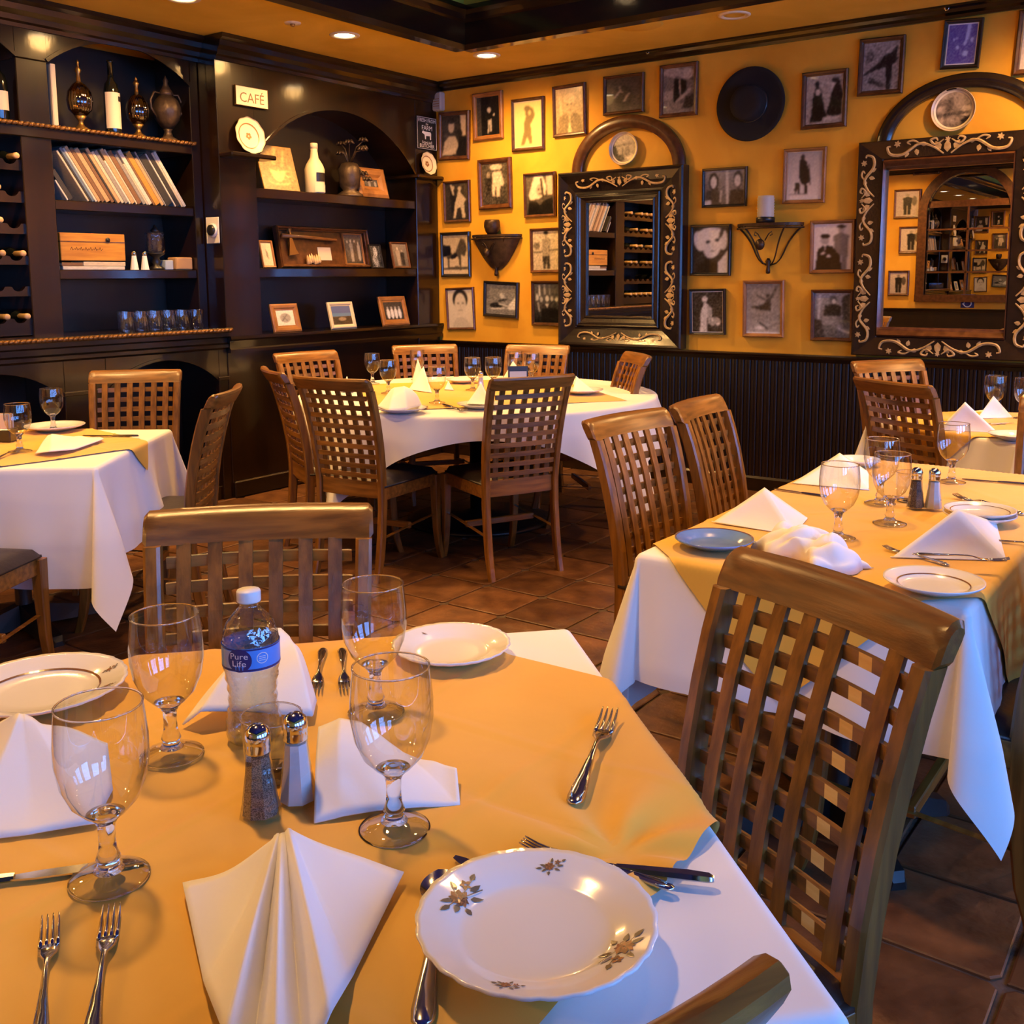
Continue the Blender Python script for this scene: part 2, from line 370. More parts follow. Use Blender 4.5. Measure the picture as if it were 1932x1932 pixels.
# picture wall with wainscot
wb = struct(MB().box((XL, YW, 0), (XR + 0.1, YW + 0.12, 3.4)).obj('wall_back', 'ochre'))
CAPZ = 0.918
def board_mesh(wd, ht):
    mb = MB(); c = 0.006; t = 0.012
    sec = [(0, 0), (wd, 0), (wd, -t + c), (wd - c, -t), (wd * .62, -t), (wd * .56, -t + .004), (wd * .5, -t), (c, -t), (0, -t + c)]
    mb.prism(sec, lambda u, v: (u, v, 0), lambda u, v: (u, v, ht)); return mb.mesh('beadboard', 'wains')
BW = 0.046; bmesh_b = board_mesh(BW - 0.0015, CAPZ - 0.13)
nb = int((XR - (XC - 0.02)) / BW)
for i in range(nb):
    o = link('beadboard', bmesh_b, wb); o.location = (XC - 0.02 + i * BW, YW, 0.10)
def moulding(name, prof, p0, p1, out, mat, parent=None):
    """prof: (outward, z) outline swept from p0 to p1 (xy); out = outward unit (xy)"""
    mb = MB(); secs = []
    for p in (p0, p1): secs.append([(p[0] + out[0] * a, p[1] + out[1] * a, z) for a, z in prof])
    mb.sweep(secs); return mb.obj(name, mat, parent)
CAP = [(0, CAPZ - .05), (.016, CAPZ - .05), (.020, CAPZ - .03), (.034, CAPZ - .022), (.040, CAPZ - .010), (.040, CAPZ), (.0, CAPZ)]
struct(moulding('trim_1', CAP, (XC, YW), (XR, YW), (0, -1), 'darkh'))
struct(moulding('baseboard_back', [(0, 0), (.02, 0), (.02, .085), (.012, .10), (0, .10)], (XC, YW), (XR, YW), (0, -1), 'darkh'))
CROWN = [(0, 2.842), (.018, 2.842), (.024, 2.858), (.05, 2.868), (.06, 2.885), (.085, 2.893), (.085, ZC), (0, ZC)]
struct(moulding('trim_2', CROWN, (XL, YW), (XR, YW), (0, -1), 'darkh'))
# plaster wall behind the bookcases, wall behind the camera, window wall
struct(MB().box((XL - 0.12, YF, 0), (XL, YW, 3.4)).obj('wall_left', 'ochre'))
AX, AW0, AZ0, AZS, AZT = 0, 0, 0, 0, 0
def arch_strip(mb, y0, y1, zs, rise, ztop, m, n=24, below=None):
    """front face between an arch (spring zs, rise) and the level ztop, as cells mapped by m(u, z, side)"""
    c = (y1 - y0) / 2; R = (c * c + rise * rise) / (2 * rise); cz = zs + rise - R
    pts = []
    for i in range(n + 1):
        u = y0 + (y1 - y0) * i / n; pts.append((u, cz + math.sqrt(max(R * R - (u - (y0 + y1) / 2) ** 2, 0))))
    mb.sweep([[m(a, za, 0), m(a, ztop, 0), m(a, ztop, 1), m(a, za, 1)] for a, za in pts])
    return pts
# front wall (seen in the big mirror): opening with an arched, dark, reflective window
wf = MB()
fx0, fx1 = -4.55, -3.30
W1 = (-3.938, 1.115); W2 = (-2.868, 2.613); W3 = (-3.425, 2.826)
fx0 = W1[0]; fz0 = W1[1]; fx1 = W2[0] + 0.03; ztop_arch = W3[1]; fzs = ztop_arch - 0.50
wf.box((XL, YF - 0.12, 0), (fx0, YF, 3.4)); wf.box((fx1, YF - 0.12, 0), (XR + 0.1, YF, 3.4)); wf.box((fx0, YF - 0.12, 0), (fx1, YF, fz0))
mfw = lambda u, z, s: (u, YF - 0.12 * s, z)
arch_strip(wf, fx0, fx1, fzs, 0.50, 3.4, mfw)
struct(wf.obj('wall_front', 'ochre'))
struct(moulding('trim_3', CAP, (XL, YF), (XR, YF), (0, 1), 'darkh'))
mbx = MB()
mbx.box((XL, YF, 0.0), (XR, YF + 0.012, CAPZ - 0.05)); struct(mbx.obj('trim_4', 'wains'))
struct(moulding('trim_5', CROWN, (XL, YF), (XR, YF), (0, 1), 'darkh'))
wn = struct(thing('window_1', '', '', (0, 0, 0))); 
for k in ('label', 'category'): del wn[k]
def ring_arch(mb, y0, y1, zb, zs, rise, wd, d0, d1, m, n=24):
    """arched casing of width wd around an opening: legs to zb and a curved head"""
    c = (y1 - y0) / 2; R = (c * c + rise * rise) / (2 * rise); cz = zs + rise - R; cyy = (y0 + y1) / 2
    th = math.asin(min(1, c / R)); inn = []; outp = []
    for i in range(n + 1):
        a = -th + 2 * th * i / n
        inn.append((cyy + R * math.sin(a), cz + R * math.cos(a))); outp.append((cyy + (R + wd) * math.sin(a), cz + (R + wd) * math.cos(a)))
    if zb is not None:
        inn = [(y0, zb)] + inn + [(y1, zb)]; outp = [(y0 - wd, zb)] + [(y0 - wd, zs)] * 0 + outp + [(y1 + wd, zb)]
    mb.sweep([[m(*a, d0), m(*d, d0), m(*d, d1), m(*a, d1)] for a, d in zip(inn, outp)])
mft = lambda u, z, d: (u, YF + d, z)
m1 = MB(); ring_arch(m1, fx0, fx1, fz0, fzs, 0.50, 0.12, -0.06, 0.035, mft); m1.box((fx0 - 0.12, YF - 0.06, fz0 - 0.10), (fx1 + 0.12, YF + 0.05, fz0)); m1.obj('window_frame', 'fr_brown', wn)
m1 = MB(); m1.box((fx0, YF - 0.05, fzs + 0.03), (fx1, YF - 0.0, fzs + 0.12)); m1.obj('transom_bar', 'fr_brown', wn)
bz = [fz0 + 0.02 + (fzs - fz0) * k / 4 for k in (1, 2, 3)]
for z in bz: MB().box((fx0, YF - 0.05, z - 0.012), (fx1, YF - 0.01, z + 0.012)).obj('glazing_bar', 'fr_brown', wn)
MB().box(((fx0 + fx1) / 2 - 0.012, YF - 0.05, fz0), ((fx0 + fx1) / 2 + 0.012, YF - 0.01, fzs + 0.03)).obj('glazing_bar', 'fr_brown', wn)
g = MB(); arch_strip(g, fx0, fx1, fzs, 0.50, fz0, lambda u, z, s: (u, YF - 0.035 - 0.006 * s, z)); g.obj('pane', 'winglass', wn)
MB().box((fx0 - 0.2, YF - 0.40, fz0 - 0.2), (fx1 + 0.2, YF - 0.38, 3.2)).obj('night_backing', 'linedark', wn)
# window wall
wr = MB(); edges = [YF]
for wy, ww in WINDOWS: edges += [wy - ww / 2, wy + ww / 2]
edges.append(YW)
wr.box((XR, YF, 0), (XR + 0.12, YW, WZ0)); wr.box((XR, YF, WZ1), (XR + 0.12, YW, 3.4))
for i in range(0, len(edges), 2): wr.box((XR, edges[i], WZ0), (XR + 0.12, edges[i + 1], WZ1))
struct(wr.obj('wall_right', 'ochre'))
for i, (wy, ww) in enumerate(WINDOWS):
    f = MB(); a, b = wy - ww / 2, wy + ww / 2
    for lo, hi in (((XR + .0, a, WZ0), (XR + .08, a + .06, WZ1)), ((XR + .0, b - .06, WZ0), (XR + .08, b, WZ1)), ((XR + .0, a, WZ0), (XR + .08, b, WZ0 + .06)), ((XR + .0, a, WZ1 - .06), (XR + .08, b, WZ1))): f.box(lo, hi)
    fo = struct(f.obj('window_%d' % (i + 2), 'dark'))
    for k in (1, 2): MB().box((XR + .02, a + ww * k / 3 - .014, WZ0 + .05), (XR + .06, a + ww * k / 3 + .014, WZ1 - .05)).obj('glazing_bar', 'dark', fo)
    for k in (1, 2, 3): MB().box((XR + .022, a + .05, WZ0 + (WZ1 - WZ0) * k / 4 - .014), (XR + .058, b - .05, WZ0 + (WZ1 - WZ0) * k / 4 + .014)).obj('glazing_bar', 'dark', fo)
    MB().box((XR + .036, a + .05, WZ0 + .05), (XR + .042, b - .05, WZ1 - .05)).obj('pane', 'pane', fo)
# ceiling: soffit round a sunken tray with a blue painted ceiling
tx0, ty1 = (-4.301, 5.443); tx1, ty0 = 1.35, -1.75; TZ = 3.10
c = MB(); top = 3.4
c.box((XL, YF, ZC), (tx0, YW, top)); c.box((tx1, YF, ZC), (XR + .1, YW, top)); c.box((tx0, YF, ZC), (tx1, ty0, top)); c.box((tx0, ty1, ZC), (tx1, YW, top))
ceiling = struct(c.obj('ceiling', 'ceil'))
struct(MB().box((tx0 - .05, ty0 - .05, 3.24), (tx1 + .05, ty1 + .05, 3.30)).obj('ceiling_mural', 'sky'))
BAND = [(-.07, ZC - .03), (0.012, ZC - .03), (.03, ZC), (.03, TZ - .06), (.05, TZ - .05), (.065, TZ - .02), (.09, TZ), (.09, TZ + .03), (-.07, TZ + .03)]
for k, (p0, p1, out) in enumerate((((tx0, ty0), (tx0, ty1), (1, 0)), ((tx0, ty1), (tx1, ty1), (0, -1)), ((tx1, ty1), (tx1, ty0), (-1, 0)), ((tx1, ty0), (tx0, ty0), (0, 1)))):
    struct(moulding('trim_%d' % (6 + k), BAND, p0, p1, out, 'darkh'))
# ------------------------------------------------------------------ lamps in the ceiling
ring = MB(); ring.lathe([(0.062, 0.0), (0.066, -0.006), (0.086, -0.008), (0.094, -0.003), (0.095, 0.004), (0.062, 0.004)], 28, cap=False)
ringm = ring.mesh('trim_ring', 'cream', True)
lens = MB().lathe([(0.0, -0.0035), (0.05, -0.003), (0.0625, 0.001)], 28, cap=False).mesh('lamp_lens', 'lamp', True)
lens2 = MB().lathe([(0.0, -0.0035), (0.05, -0.003), (0.0625, 0.001)], 28, cap=False).mesh('lamp_lens', 'added_tray_lamp', True)
dark_lens = MB().lathe([(0.0, 0.03), (0.05, 0.03), (0.062, 0.001)], 28, cap=False).mesh('lamp_lens', 'grey', True)
def spot(loc, power, size=1.9, blend=0.55, rad=0.06, tgt=None):
    l = bpy.data.lights.new('lamp_light', 'SPOT'); l.energy = power; l.color = WARM; l.spot_size = size; l.spot_blend = blend; l.shadow_soft_size = rad
    o = bpy.data.objects.new('lamp_light', l); COL.objects.link(o); o.location = loc
    if tgt: o.rotation_euler = (Vector(tgt) - Vector(loc)).to_track_quat('-Z', 'Y').to_euler()
    return o
XLAB = ['lit recessed ceiling lamp above the far end of the wine rack', 'lit recessed ceiling lamp above the divider beyond the wine rack', 'lit recessed ceiling lamp above the hidden end of the left bookcase', 'lit recessed ceiling lamp in the soffit nearest the wall behind the camera', 'lit recessed ceiling lamp above the big mirror', 'lit recessed ceiling lamp right of the big mirror', 'lit recessed ceiling lamp in the corner by the windows', 'unseen recessed lamp added to brighten the mirrored arched window wall, bookcase side', 'unseen recessed lamp added to brighten the mirrored arched window wall, middle']
TLAB = ['left table', 'long right table', 'front table', 'round table', 'back right table']
LAB = ['lit recessed ceiling lamp above the right bookcase', 'lit recessed ceiling lamp in the corner nearest the picture wall', 'lit recessed ceiling lamp at the top edge above the left bookcase']
for i, (x, y) in enumerate(LAMPS):
    t = thing('recessed_lamp', LAB[i] if i < 3 else XLAB[i - 3], 'lamp', (x, y, ZC - 0.001), 0, 'recessed lamps in the soffit')
    link('trim_ring', ringm, t); link('lamp_lens', lens, t)
    spot((x, y, ZC - 0.03), LAMP_W * (1.0 if i in (0, 1, 2, 7, 8, 9, 10, 11) else .5), 2.95, 0.85)
t = thing('recessed_lamp', 'unlit recessed ceiling lamp near the picture wall', 'lamp', (DARK_LAMP[0], DARK_LAMP[1], ZC - 0.001), 0, 'recessed lamps in the soffit')
link('trim_ring', ringm, t); link('lamp_lens', dark_lens, t)
for i, (x, y) in enumerate(TRAY):
    t = thing('added_tray_lamp', 'unseen round lamp added on the blue tray ceiling above the ' + TLAB[i], 'lamp', (x, y, 3.238), 0, 'unseen lamps added to the tray ceiling')
    link('trim_ring', ringm, t); link('lamp_lens', lens2, t)
    spot((x, y, 3.20), TRAY_W, 1.6, 0.7, 0.09)
sp = MB().lathe([(0.0, -0.012), (0.13, -0.010), (0.145, -0.004), (0.147, 0.0)], 36, cap=False).obj('ceiling_speaker', 'ceil', None, True); sp.location = (-3.114, 5.621, ZC)
tag(sp, 'round flush speaker grille painted like the amber ceiling', 'speaker')
sm = thing('sprinkler', 'small round sprinkler cap on the amber soffit', 'sprinkler', (-4.717, 4.346, ZC))
MB().lathe([(0.0, -0.008), (0.045, -0.007), (0.05, 0.0)], 24, cap=False).obj('cap', 'cream', sm, True); MB().lathe([(0.012, -0.02), (0.016, -0.008)], 12).obj('nozzle', 'brass', sm, True)
# ================================================================== BUILT-IN BOOKCASES ON THE LEFT
def rope(parent, name, x, y0, y1, z, r=0.013, mat='gilt'):
    """twisted rope bead along y"""
    mb = MB(); n = int((y1 - y0) / 0.030)
    for i in range(n):
        a = y0 + (y1 - y0) * i / n; b = a + (y1 - y0) / n * 1.25
        mb.tube([(x, a, z - r * .45), (x + r * .5, (a + b) / 2, z), (x, b, z + r * .45)], [r * .55, r * .85, r * .55], 5)
    return mb.obj(name, mat, parent, True)
Y0, YS, YD0, YD1, YR0 = 0.95, 4.235, 3.06, 3.238, 4.17
D2a, D2b = 1.98, 2.14            # second divider (outside the view, seen in the mirror)
BKX = XB - 0.34
lc = thing('built_in_bookcase', 'dark varnished built-in bookcase with wine rack and leaning books on the left wall', 'bookcase', (0, 0, 0))
def lbox(name, lo, hi, mat='dark', c=0.004): return MB().cbox(lo, hi, c).obj(name, mat, lc)
lbox('back_panel', (BKX - .02, Y0, 1.05), (BKX, YS, 2.80), 'inside')
for a, b in ((YD0, YD1), (D2a, D2b)): lbox('divider', (BKX, a, 1.10), (XB, b, 2.60), 'dark')
lbox('side_stile', (BKX, YR0, 1.10), (XB, YS, 2.84), 'dark')
lbox('side_stile', (BKX, Y0, 1.10), (XB, Y0 + .1, 2.84), 'dark')
mL = lambda u, z, s: (XB - 0.03 * s, u, z)
for a, b in ((YD1 - .01, YR0 + .01), (D2b - .01, YD0 + .01), (Y0 + .09, D2a + .01)):
    m = MB(); arch_strip(m, a, b, 2.615, 0.165, 2.86, mL); m.obj('arch_panel', 'dark', lc)
    m = MB(); ring_arch(m, a + .012, b - .012, None, 2.60, 0.165, 0.020, -0.0, 0.010, lambda u, z, d: (XB + d, u, z)); m.obj('arch_bead', 'darkh', lc)
for a, b in ((YD0, YD1), (D2a, D2b)): lbox('spandrel', (XB - .03, a - .004, 2.601), (XB + .002, b + .004, 2.86), 'dark')
def shelf(parent, x0, x1, a, b, zt, th, mat='darkh', name='shelf'):
    return MB().cbox((x0, a, zt - th), (x1, b, zt), 0.005).obj(name, mat, parent)
SA = 2.264; SB = 1.862; SC = 1.474; SL = 1.108
shelf(lc, BKX, XB + .015, Y0, 4.16, SA, .078)
rope(lc, 'rope_trim', XB + .022, Y0, 4.18, SA - .012, .014)
shelf(lc, BKX, XB - .01, YD1, YR0, SB, .056); shelf(lc, BKX, XB - .01, YD1, YR0, SC, .056)
shelf(lc, BKX, XB - .01, Y0, D2a, SB, .056); shelf(lc, BKX, XB - .01, Y0, D2a, SC, .056)
# ledge over the base with rope edge and stepped fascia
lprof = [(BKX, SL - .03), (XB + .205, SL - .03), (XB + .215, SL - .018), (XB + .205, SL), (BKX, SL)]
MB().sweep([[(x, Y0, z) for x, z in lprof], [(x, 4.245, z) for x, z in lprof]]).obj('ledge', 'darkh', lc)
rope(lc, 'rope_trim', XB + .212, Y0, 4.245, SL - .014, .014)
fprof = [(XB, SL - .03), (XB + .190, SL - .03), (XB + .190, SL - .055), (XB + .172, SL - .065), (XB + .172, SL - .095), (XB + .186, SL - .105), (XB + .186, SL - .125), (XB + .165, SL - .138), (XB, SL - .138)]
MB().sweep([[(x, Y0, z) for x, z in fprof], [(x, 4.24, z) for x, z in fprof]]).obj('fascia', 'darkh', lc)
XBF = XB + 0.165
mB = lambda u, z, s: (XBF - 0.03 * s, u, z)
for a, b in ((3.38, 4.17), (2.30, 3.12), (1.2, 2.04)):
    m = MB(); arch_strip(m, a, b, 0.785, 0.155, 0.98, mB); m.obj('base_arch', 'dark', lc)
    m = MB(); ring_arch(m, a + .01, b - .01, None, 0.775, 0.155, 0.016, 0.0, 0.008, lambda u, z, d: (XBF + d, u, z)); m.obj('arch_bead', 'darkh', lc)
for a, b in ((3.12, 3.38), (4.17, 4.24), (2.04, 2.30), (Y0, 1.2)):
    lbox('base_pier', (BKX + .1, a, 0), (XBF, b, 0.98), 'dark')
    if b < 4.2: lbox('pier_capital', (XBF - .05, a - .012, 0.775), (XBF + .018, b + .012, 0.800), 'darkh')
lbox('pier_capital', (XBF - .05, 4.155, 0.775), (XBF + .018, 4.24, 0.80), 'darkh')
lbox('base_back', (BKX + .08, Y0, 0), (BKX + .10, YS, 1.0), 'inside'); lbox('base_floor', (BKX + .08, Y0, 0), (XBF - .02, YS, .09), 'dark')
def crown(parent, x, a, b, name='cornice'):
    pr = [(x, 2.755), (x + .012, 2.755), (x + .016, 2.775), (x + .030, 2.785), (x + .034, 2.812), (x + .055, 2.835), (x + .06, 2.865), (x + .085, 2.880), (x + .085, 2.9045), (x, 2.9045)]
    return MB().sweep([[(q, a, z) for q, z in pr], [(q, b, z) for q, z in pr]]).obj(name, 'darkh', parent)
crown(lc, XB, Y0, YS)
lbox('cornice_back', (XB - .03, Y0, 2.84), (XB, YS, 2.904), 'dark')
# wine rack slats with scallops, and bottles lying in them
NEX = XB + 0.02
RK = [(2.064, 2.006), (1.894, 1.834), (1.722, 1.666), (1.548, 1.500), (1.382, 1.329), (1.209, 1.115)]
KY = [3.000 - 0.1125 * k for k in range(8)]
for zt, zb in RK:
    pts = [(D2b, zb), (YD0, zb)]; yy = YD0; topc = []
    N = 96
    for i in range(N + 1):
        y = YD0 - (YD0 - D2b) * i / N
        d = min(abs(y - q) for q in KY); dz = 0.0
        if d < 0.036: dz = -math.sqrt(0.036 ** 2 - d * d) * 0.75
        topc.append((y, zt + dz))
    m = MB()
    for (a, za), (b, zb2) in zip(topc[:-1], topc[1:]):
        m.add([(XB - .02, a, zb), (XB - .02, b, zb), (XB - .02, b, zb2), (XB - .02, a, za), (XB - .05, a, zb), (XB - .05, b, zb), (XB - .05, b, zb2), (XB - .05, a, za)],
              [(0, 1, 2, 3), (7, 6, 5, 4), (3, 2, 6, 7), (0, 4, 5, 1)])
    m.obj('rack_slat', 'dark', lc)
BOT = [(0.0, 0), (.034, .002), (.037, .012), (.037, .18), (.030, .205), (.016, .225), (.0145, .24)]
bm_body = MB().lathe(BOT, 14).mesh('body', 'winedark', True)
bm_foil = MB().lathe([(.0148, .236), (.0150, .30), (.0165, .302), (.0165, .318), (.0135, .322), (0, .321)], 14).mesh('neck_foil', 'cork', True)
wb0 = None
PRES = [{0, 2, 3, 4, 5, 6}, {1, 3, 4, 5, 6}, {1, 2, 4, 5, 7}, {0, 1, 3, 4, 6}, {6}, {0, 1, 2, 3, 4, 5, 6}]
ROWN = ['topmost', 'second', 'third', 'fourth', 'fifth', 'lowest']; COLN = ['beside the divider', 'one place from the divider', 'two places from the divider', 'three places from the divider', 'four places from the divider', 'five places from the divider', 'six places from the divider', 'seven places from the divider']
for r, ((zt, zb), ks) in enumerate(zip(RK, PRES)):
    for k in ks:
        t = thing('wine_bottle', 'wine bottle lying in the %s row of the rack, %s' % (ROWN[r], COLN[k]), 'bottle', (XB - 0.262, KY[k], zt + 0.012), 0, 'wine bottles lying in the rack')
        t.rotation_euler = (0, PI / 2, 0); link('body', bm_body, t); link('neck_foil', bm_foil, t)
# ---------------------------------------------------------------- right bookcase with the arched niche
rc = thing('arched_bookcase', 'dark varnished bookcase with an arched niche and framed photos in the corner', 'bookcase', (0, 0, 0))
N0, N1 = 4.530, 6.095; BX = XC - 0.33
def rbox(name, lo, hi, mat='dark', c=0.004): return MB().cbox(lo, hi, c).obj(name, mat, rc)
rbox('back_panel', (BX - .02, YS + .004, 0.9), (BX, YW - .004, 2.80), 'inside')
rbox('pilaster', (BX, YS + .003, 0.0), (XC, N0, 2.78)); rbox('pilaster', (BX, N1, 0.0), (XC, YW - .003, 2.78))
m = MB(); arch_strip(m, N0 - .002, N1 + .002, 2.20, 0.385, 2.80, lambda u, z, s: (XC - .001 - (XC - BX) * s, u, z), 40); m.obj('arch_panel', 'dark', rc)
m = MB(); ring_arch(m, N0 + .012, N1 - .012, None, 2.19, 0.383, 0.018, 0.0, 0.008, lambda u, z, d: (XC + d, u, z), 40); m.obj('arch_bead', 'darkh', rc)
rbox('impost', (XC - .02, YS + .005, 2.168), (XC + .125, 4.600, 2.197), 'darkh', .008)
rbox('impost', (XC - .30, 6.045, 2.168), (XC + .07, YW - .003, 2.197), 'darkh', .008)
R1, R2, R3 = 2.000, 1.484, 1.052
shelf(rc, BX, XC - .012, N0, N1, R1, .064); shelf(rc, BX, XC - .012, N0, N1, R2, .062)
lp = [(BX, R3 - .03), (XC + .03, R3 - .03), (XC + .045, R3 - .018), (XC + .04, R3), (BX, R3)]
MB().sweep([[(x, YS + .003, z) for x, z in lp], [(x, YW - .003, z) for x, z in lp]]).obj('ledge', 'darkh', rc)
fp = [(XC - .03, R3 - .03), (XC + .028, R3 - .03), (XC + .024, R3 - .075), (XC + .034, R3 - .085), (XC + .034, R3 - .105), (XC - .03, R3 - .108)]
MB().sweep([[(x, YS + .003, z) for x, z in fp], [(x, YW - .003, z) for x, z in fp]]).obj('fascia', 'darkh', rc)
rbox('base_panel', (XC - .03, N0 - .01, 0.0), (XC - .008, N1 + .01, .95), 'dark')
rbox('plinth', (XC - .02, YS + .004, 0.0), (XC + .020, YW - .024, .11), 'darkh', .008)
pr = [(XC, 2.755), (XC + .012, 2.755), (XC + .016, 2.775), (XC + .030, 2.785), (XC + .034, 2.812), (XC + .055, 2.835), (XC + .06, 2.865), (XC + .085, 2.880), (XC + .085, 2.9045), (XC - .17, 2.9045), (XC - .17, 2.755)]
MB().sweep([[(q, YS - .0, z) for q, z in pr], [(q, YW - .003, z) for q, z in pr]]).obj('cornice', 'darkh', rc)
# ---------------------------------------------------------------- things on the left bookcase
def lathe_thing(name, label, cat, loc, parts, group=None, n=20):
    t = thing(name, label, cat, loc, 0, group)
    for pn, prof, mat in parts: MB().lathe(prof, n).obj(pn, mat, t, True)
    return t
BX1 = XB - 0.09
t = thing('white_book', 'tall cream hardcover standing upright against the divider above the rope shelf', 'book', (BX1, 3.275, SA))
MB().cbox((-.10, -.012, 0), (.08, .018, .335), .002).obj('cover', 'paper', t); MB().box((-.095, -.008, .004), (.082, .014, .331)).obj('pages', 'page', t)
def decanter(y, label, s, tall):
    t = thing('decanter', label, 'decanter', (BX1, y, SA), 0, 'amber glass decanters')
    MB().lathe([(.05 * s, 0), (.048 * s, .012), (.02 * s, .03), (.012 * s, .05), (.016 * s, .06 * s + .0), (.034 * s, .085 * s)], 20).obj('base', 'brass', t, True)
    MB().lathe([(.030 * s, .085 * s), (.062 * s, .12 * s), (.070 * s, .17 * s), (.062 * s, .22 * s), (.035 * s, .26 * s), (.015 * s, .275 * s)], 48, lobes=lambda a, j: 1 + .05 * math.cos(16 * a)).obj('bowl', 'amberg', t, True)
    MB().lathe([(.014 * s, .275 * s), (.010 * s, .32 * s), (.020 * s, .34 * s), (.008 * s, .36 * s), (.006 * s, tall - .03), (.010 * s, tall - .015), (0, tall)], 14).obj('stopper', 'brass', t, True)
decanter(3.478, 'taller amber ribbed glass decanter left of the wine bottle on the rope shelf', 1.0, 0.40)
decanter(3.855, 'smaller amber ribbed glass decanter right of the wine bottle on the rope shelf', .94, 0.36)
t = thing('wine_bottle', 'upright dark wine bottle with a large cream label on the rope shelf', 'bottle', (BX1 + .03, 3.665, SA))
MB().lathe([(0, 0), (.043, .002), (.046, .012), (.046, .245), (.036, .285), (.018, .31), (.016, .34)], 24).obj('body', 'winedark', t, True)
MB().lathe([(.0165, .335), (.0165, .405), (.019, .407), (.019, .42), (0, .422)], 16).obj('neck_foil', 'winedark', t, True)
m = MB(); m.grid(lambda u, v: (.0468 * math.cos((u - .5) * 2.9), .0468 * math.sin((u - .5) * 2.9), .03 + v * .205), 12, 1); lo_ = m.obj('bottle_label', 'paper', t, True)
m = MB(); m.grid(lambda u, v: (.0474 * math.cos((u - .5) * .55 + .55), .0474 * math.sin((u - .5) * .55 + .55), .185 + v * .03), 4, 3); m.obj('label_emblem', 'signblack', lo_)
t = thing('ornate_urn', 'dark bronze lidded urn at the right end of the rope shelf', 'urn', (BX1, 4.065, SA))
MB().lathe([(.062, 0), (.06, .012), (.03, .03), (.020, .06), (.028, .075)], 24).obj('foot', 'bronze', t, True)
MB().lathe([(.026, .075), (.05, .10), (.075, .135), (.086, .18), (.084, .21), (.066, .25), (.040, .275)], 28, lobes=lambda a, j: 1 + .03 * math.cos(10 * a)).obj('bowl', 'bronze', t, True)
MB().lathe([(.044, .275), (.042, .295), (.025, .32), (.013, .35), (.017, .365), (.006, .385), (0, .40)], 20).obj('lid', 'bronze', t, True)
for s in (-1, 1): MB().tube([(0, s * .075, .14), (0, s * .112, .19), (0, s * .115, .24), (0, s * .085, .29), (0, s * .045, .285)], [.006, .007, .007, .006, .005], 8).obj('handle', 'bronze', t, True)
t = thing('wine_bottle', 'dark bottle with an octagonal cream label cut by the left edge of the picture', 'bottle', (BX1 + .02, 2.995, SA))
MB().lathe([(0, 0), (.042, .002), (.045, .012), (.045, .20), (.035, .24), (.016, .265), (.015, .30), (.017, .33), (0, .332)], 20).obj('body', 'winedark', t, True)
m = MB(); m.grid(lambda u, v: (.0458 * math.cos((u - .5) * 1.9), .0458 * math.sin((u - .5) * 1.9), .055 + v * .10), 10, 1); m.obj('bottle_label', 'paper', t, True)
# leaning row of books
bcols = [('cream', (.62, .52, .38)), ('white', (.66, .60, .52)), ('black', (.03, .026, .025)), ('slate blue', (.13, .18, .25)), ('tan', (.50, .33, .17)), ('brown', (.20, .10, .045)), ('orange', (.55, .26, .04)), ('grey', (.28, .26, .24))]
seq = [('white', .012, .22), ('black', .030, .20), ('cream', .014, .33), ('black', .012, .31), ('slate blue', .018, .35), ('white', .014, .35), ('tan', .022, .36), ('brown', .024, .35), ('tan', .030, .35), ('brown', .022, .33), ('black', .012, .34),
       ('tan', .024, .36), ('cream', .020, .345), ('grey', .024, .35), ('white', .014, .29), ('tan', .026, .365), ('cream', .012, .37), ('brown', .030, .355), ('grey', .022, .34), ('cream', .012, .28), ('white', .028, .37), ('brown', .014, .34),
       ('orange', .036, .36), ('tan', .022, .33), ('grey', .012, .375), ('black', .050, .345), ('white', .012, .37), ('black', .030, .38), ('cream', .014, .38), ('white', .022, .39)]
lean = math.radians(33); tot = sum(q[1] for q in seq)
yb = 3.335; tot2 = sum(q[1] for q in seq[2:]); sc = (4.148 - 3.462) / (tot2 / math.cos(lean))
cmat = {}
for cn, cc in bcols:
    k = 'book_' + cn.replace(' ', '_'); MAT[k] = M(k + '_cover', tuple(v * .8 for v in cc), cc, rough=.55, ns=30, scale=(1, 1, 4)); cmat[cn] = k
ORD = ['first', 'second', 'third', 'fourth', 'fifth', 'sixth', 'seventh', 'eighth']
cnt = {}
for i, (cn, th, hh) in enumerate(seq):
    cnt[cn] = cnt.get(cn, 0) + 1
    th2 = th * sc; L0 = (.13, .19)[i] if i < 2 else min(hh, .385)
    if i == 2: yb = max(yb, 3.462)
    base_y = yb; yb += th2 / math.cos(lean)
    t = thing('book', '%s spined book leaning in the shelf row, %s of its colour from the divider' % (cn, ORD[cnt[cn] - 1]), 'book', (XB - .045, base_y, SB + .001), 0, 'books leaning on the shelf')
    # leans towards the divider: the top is displaced to -y
    t.rotation_euler = (lean, 0, 0)
    MB().cbox((-.20, 0.0004, 0), (.0, th2 - .0006, L0 * .98), min(.002, th2 * .2)).obj('cover', cmat[cn], t)
    if th > .02: MB().box((-.196, th2 * .14, L0 * .98), (-.006, th2 * .86, L0 * .98 + .001)).obj('pages', 'page', t)
t = thing('wooden_box', 'honey coloured wooden wine box with burnt lettering on the middle shelf', 'box', (BX1 - .0, 3.29, SC + .052))
MB().cbox((-.12, 0, 0), (.02, .415, .158), .003).obj('case', 'crate', t)
MB().cbox((-.121, -.001, .105), (.021, .416, .112), .001).obj('lid_joint', 'fr_brown', t)
MB().lathe([(0, 0), (.014, .0), (.014, .006), (.006, .012), (0, .013)], 12).xf(Matrix.Translation((.021, .30, .122)) @ Matrix.Rotation(PI / 2, 4, 'Y')).obj('knob', 'black', t)
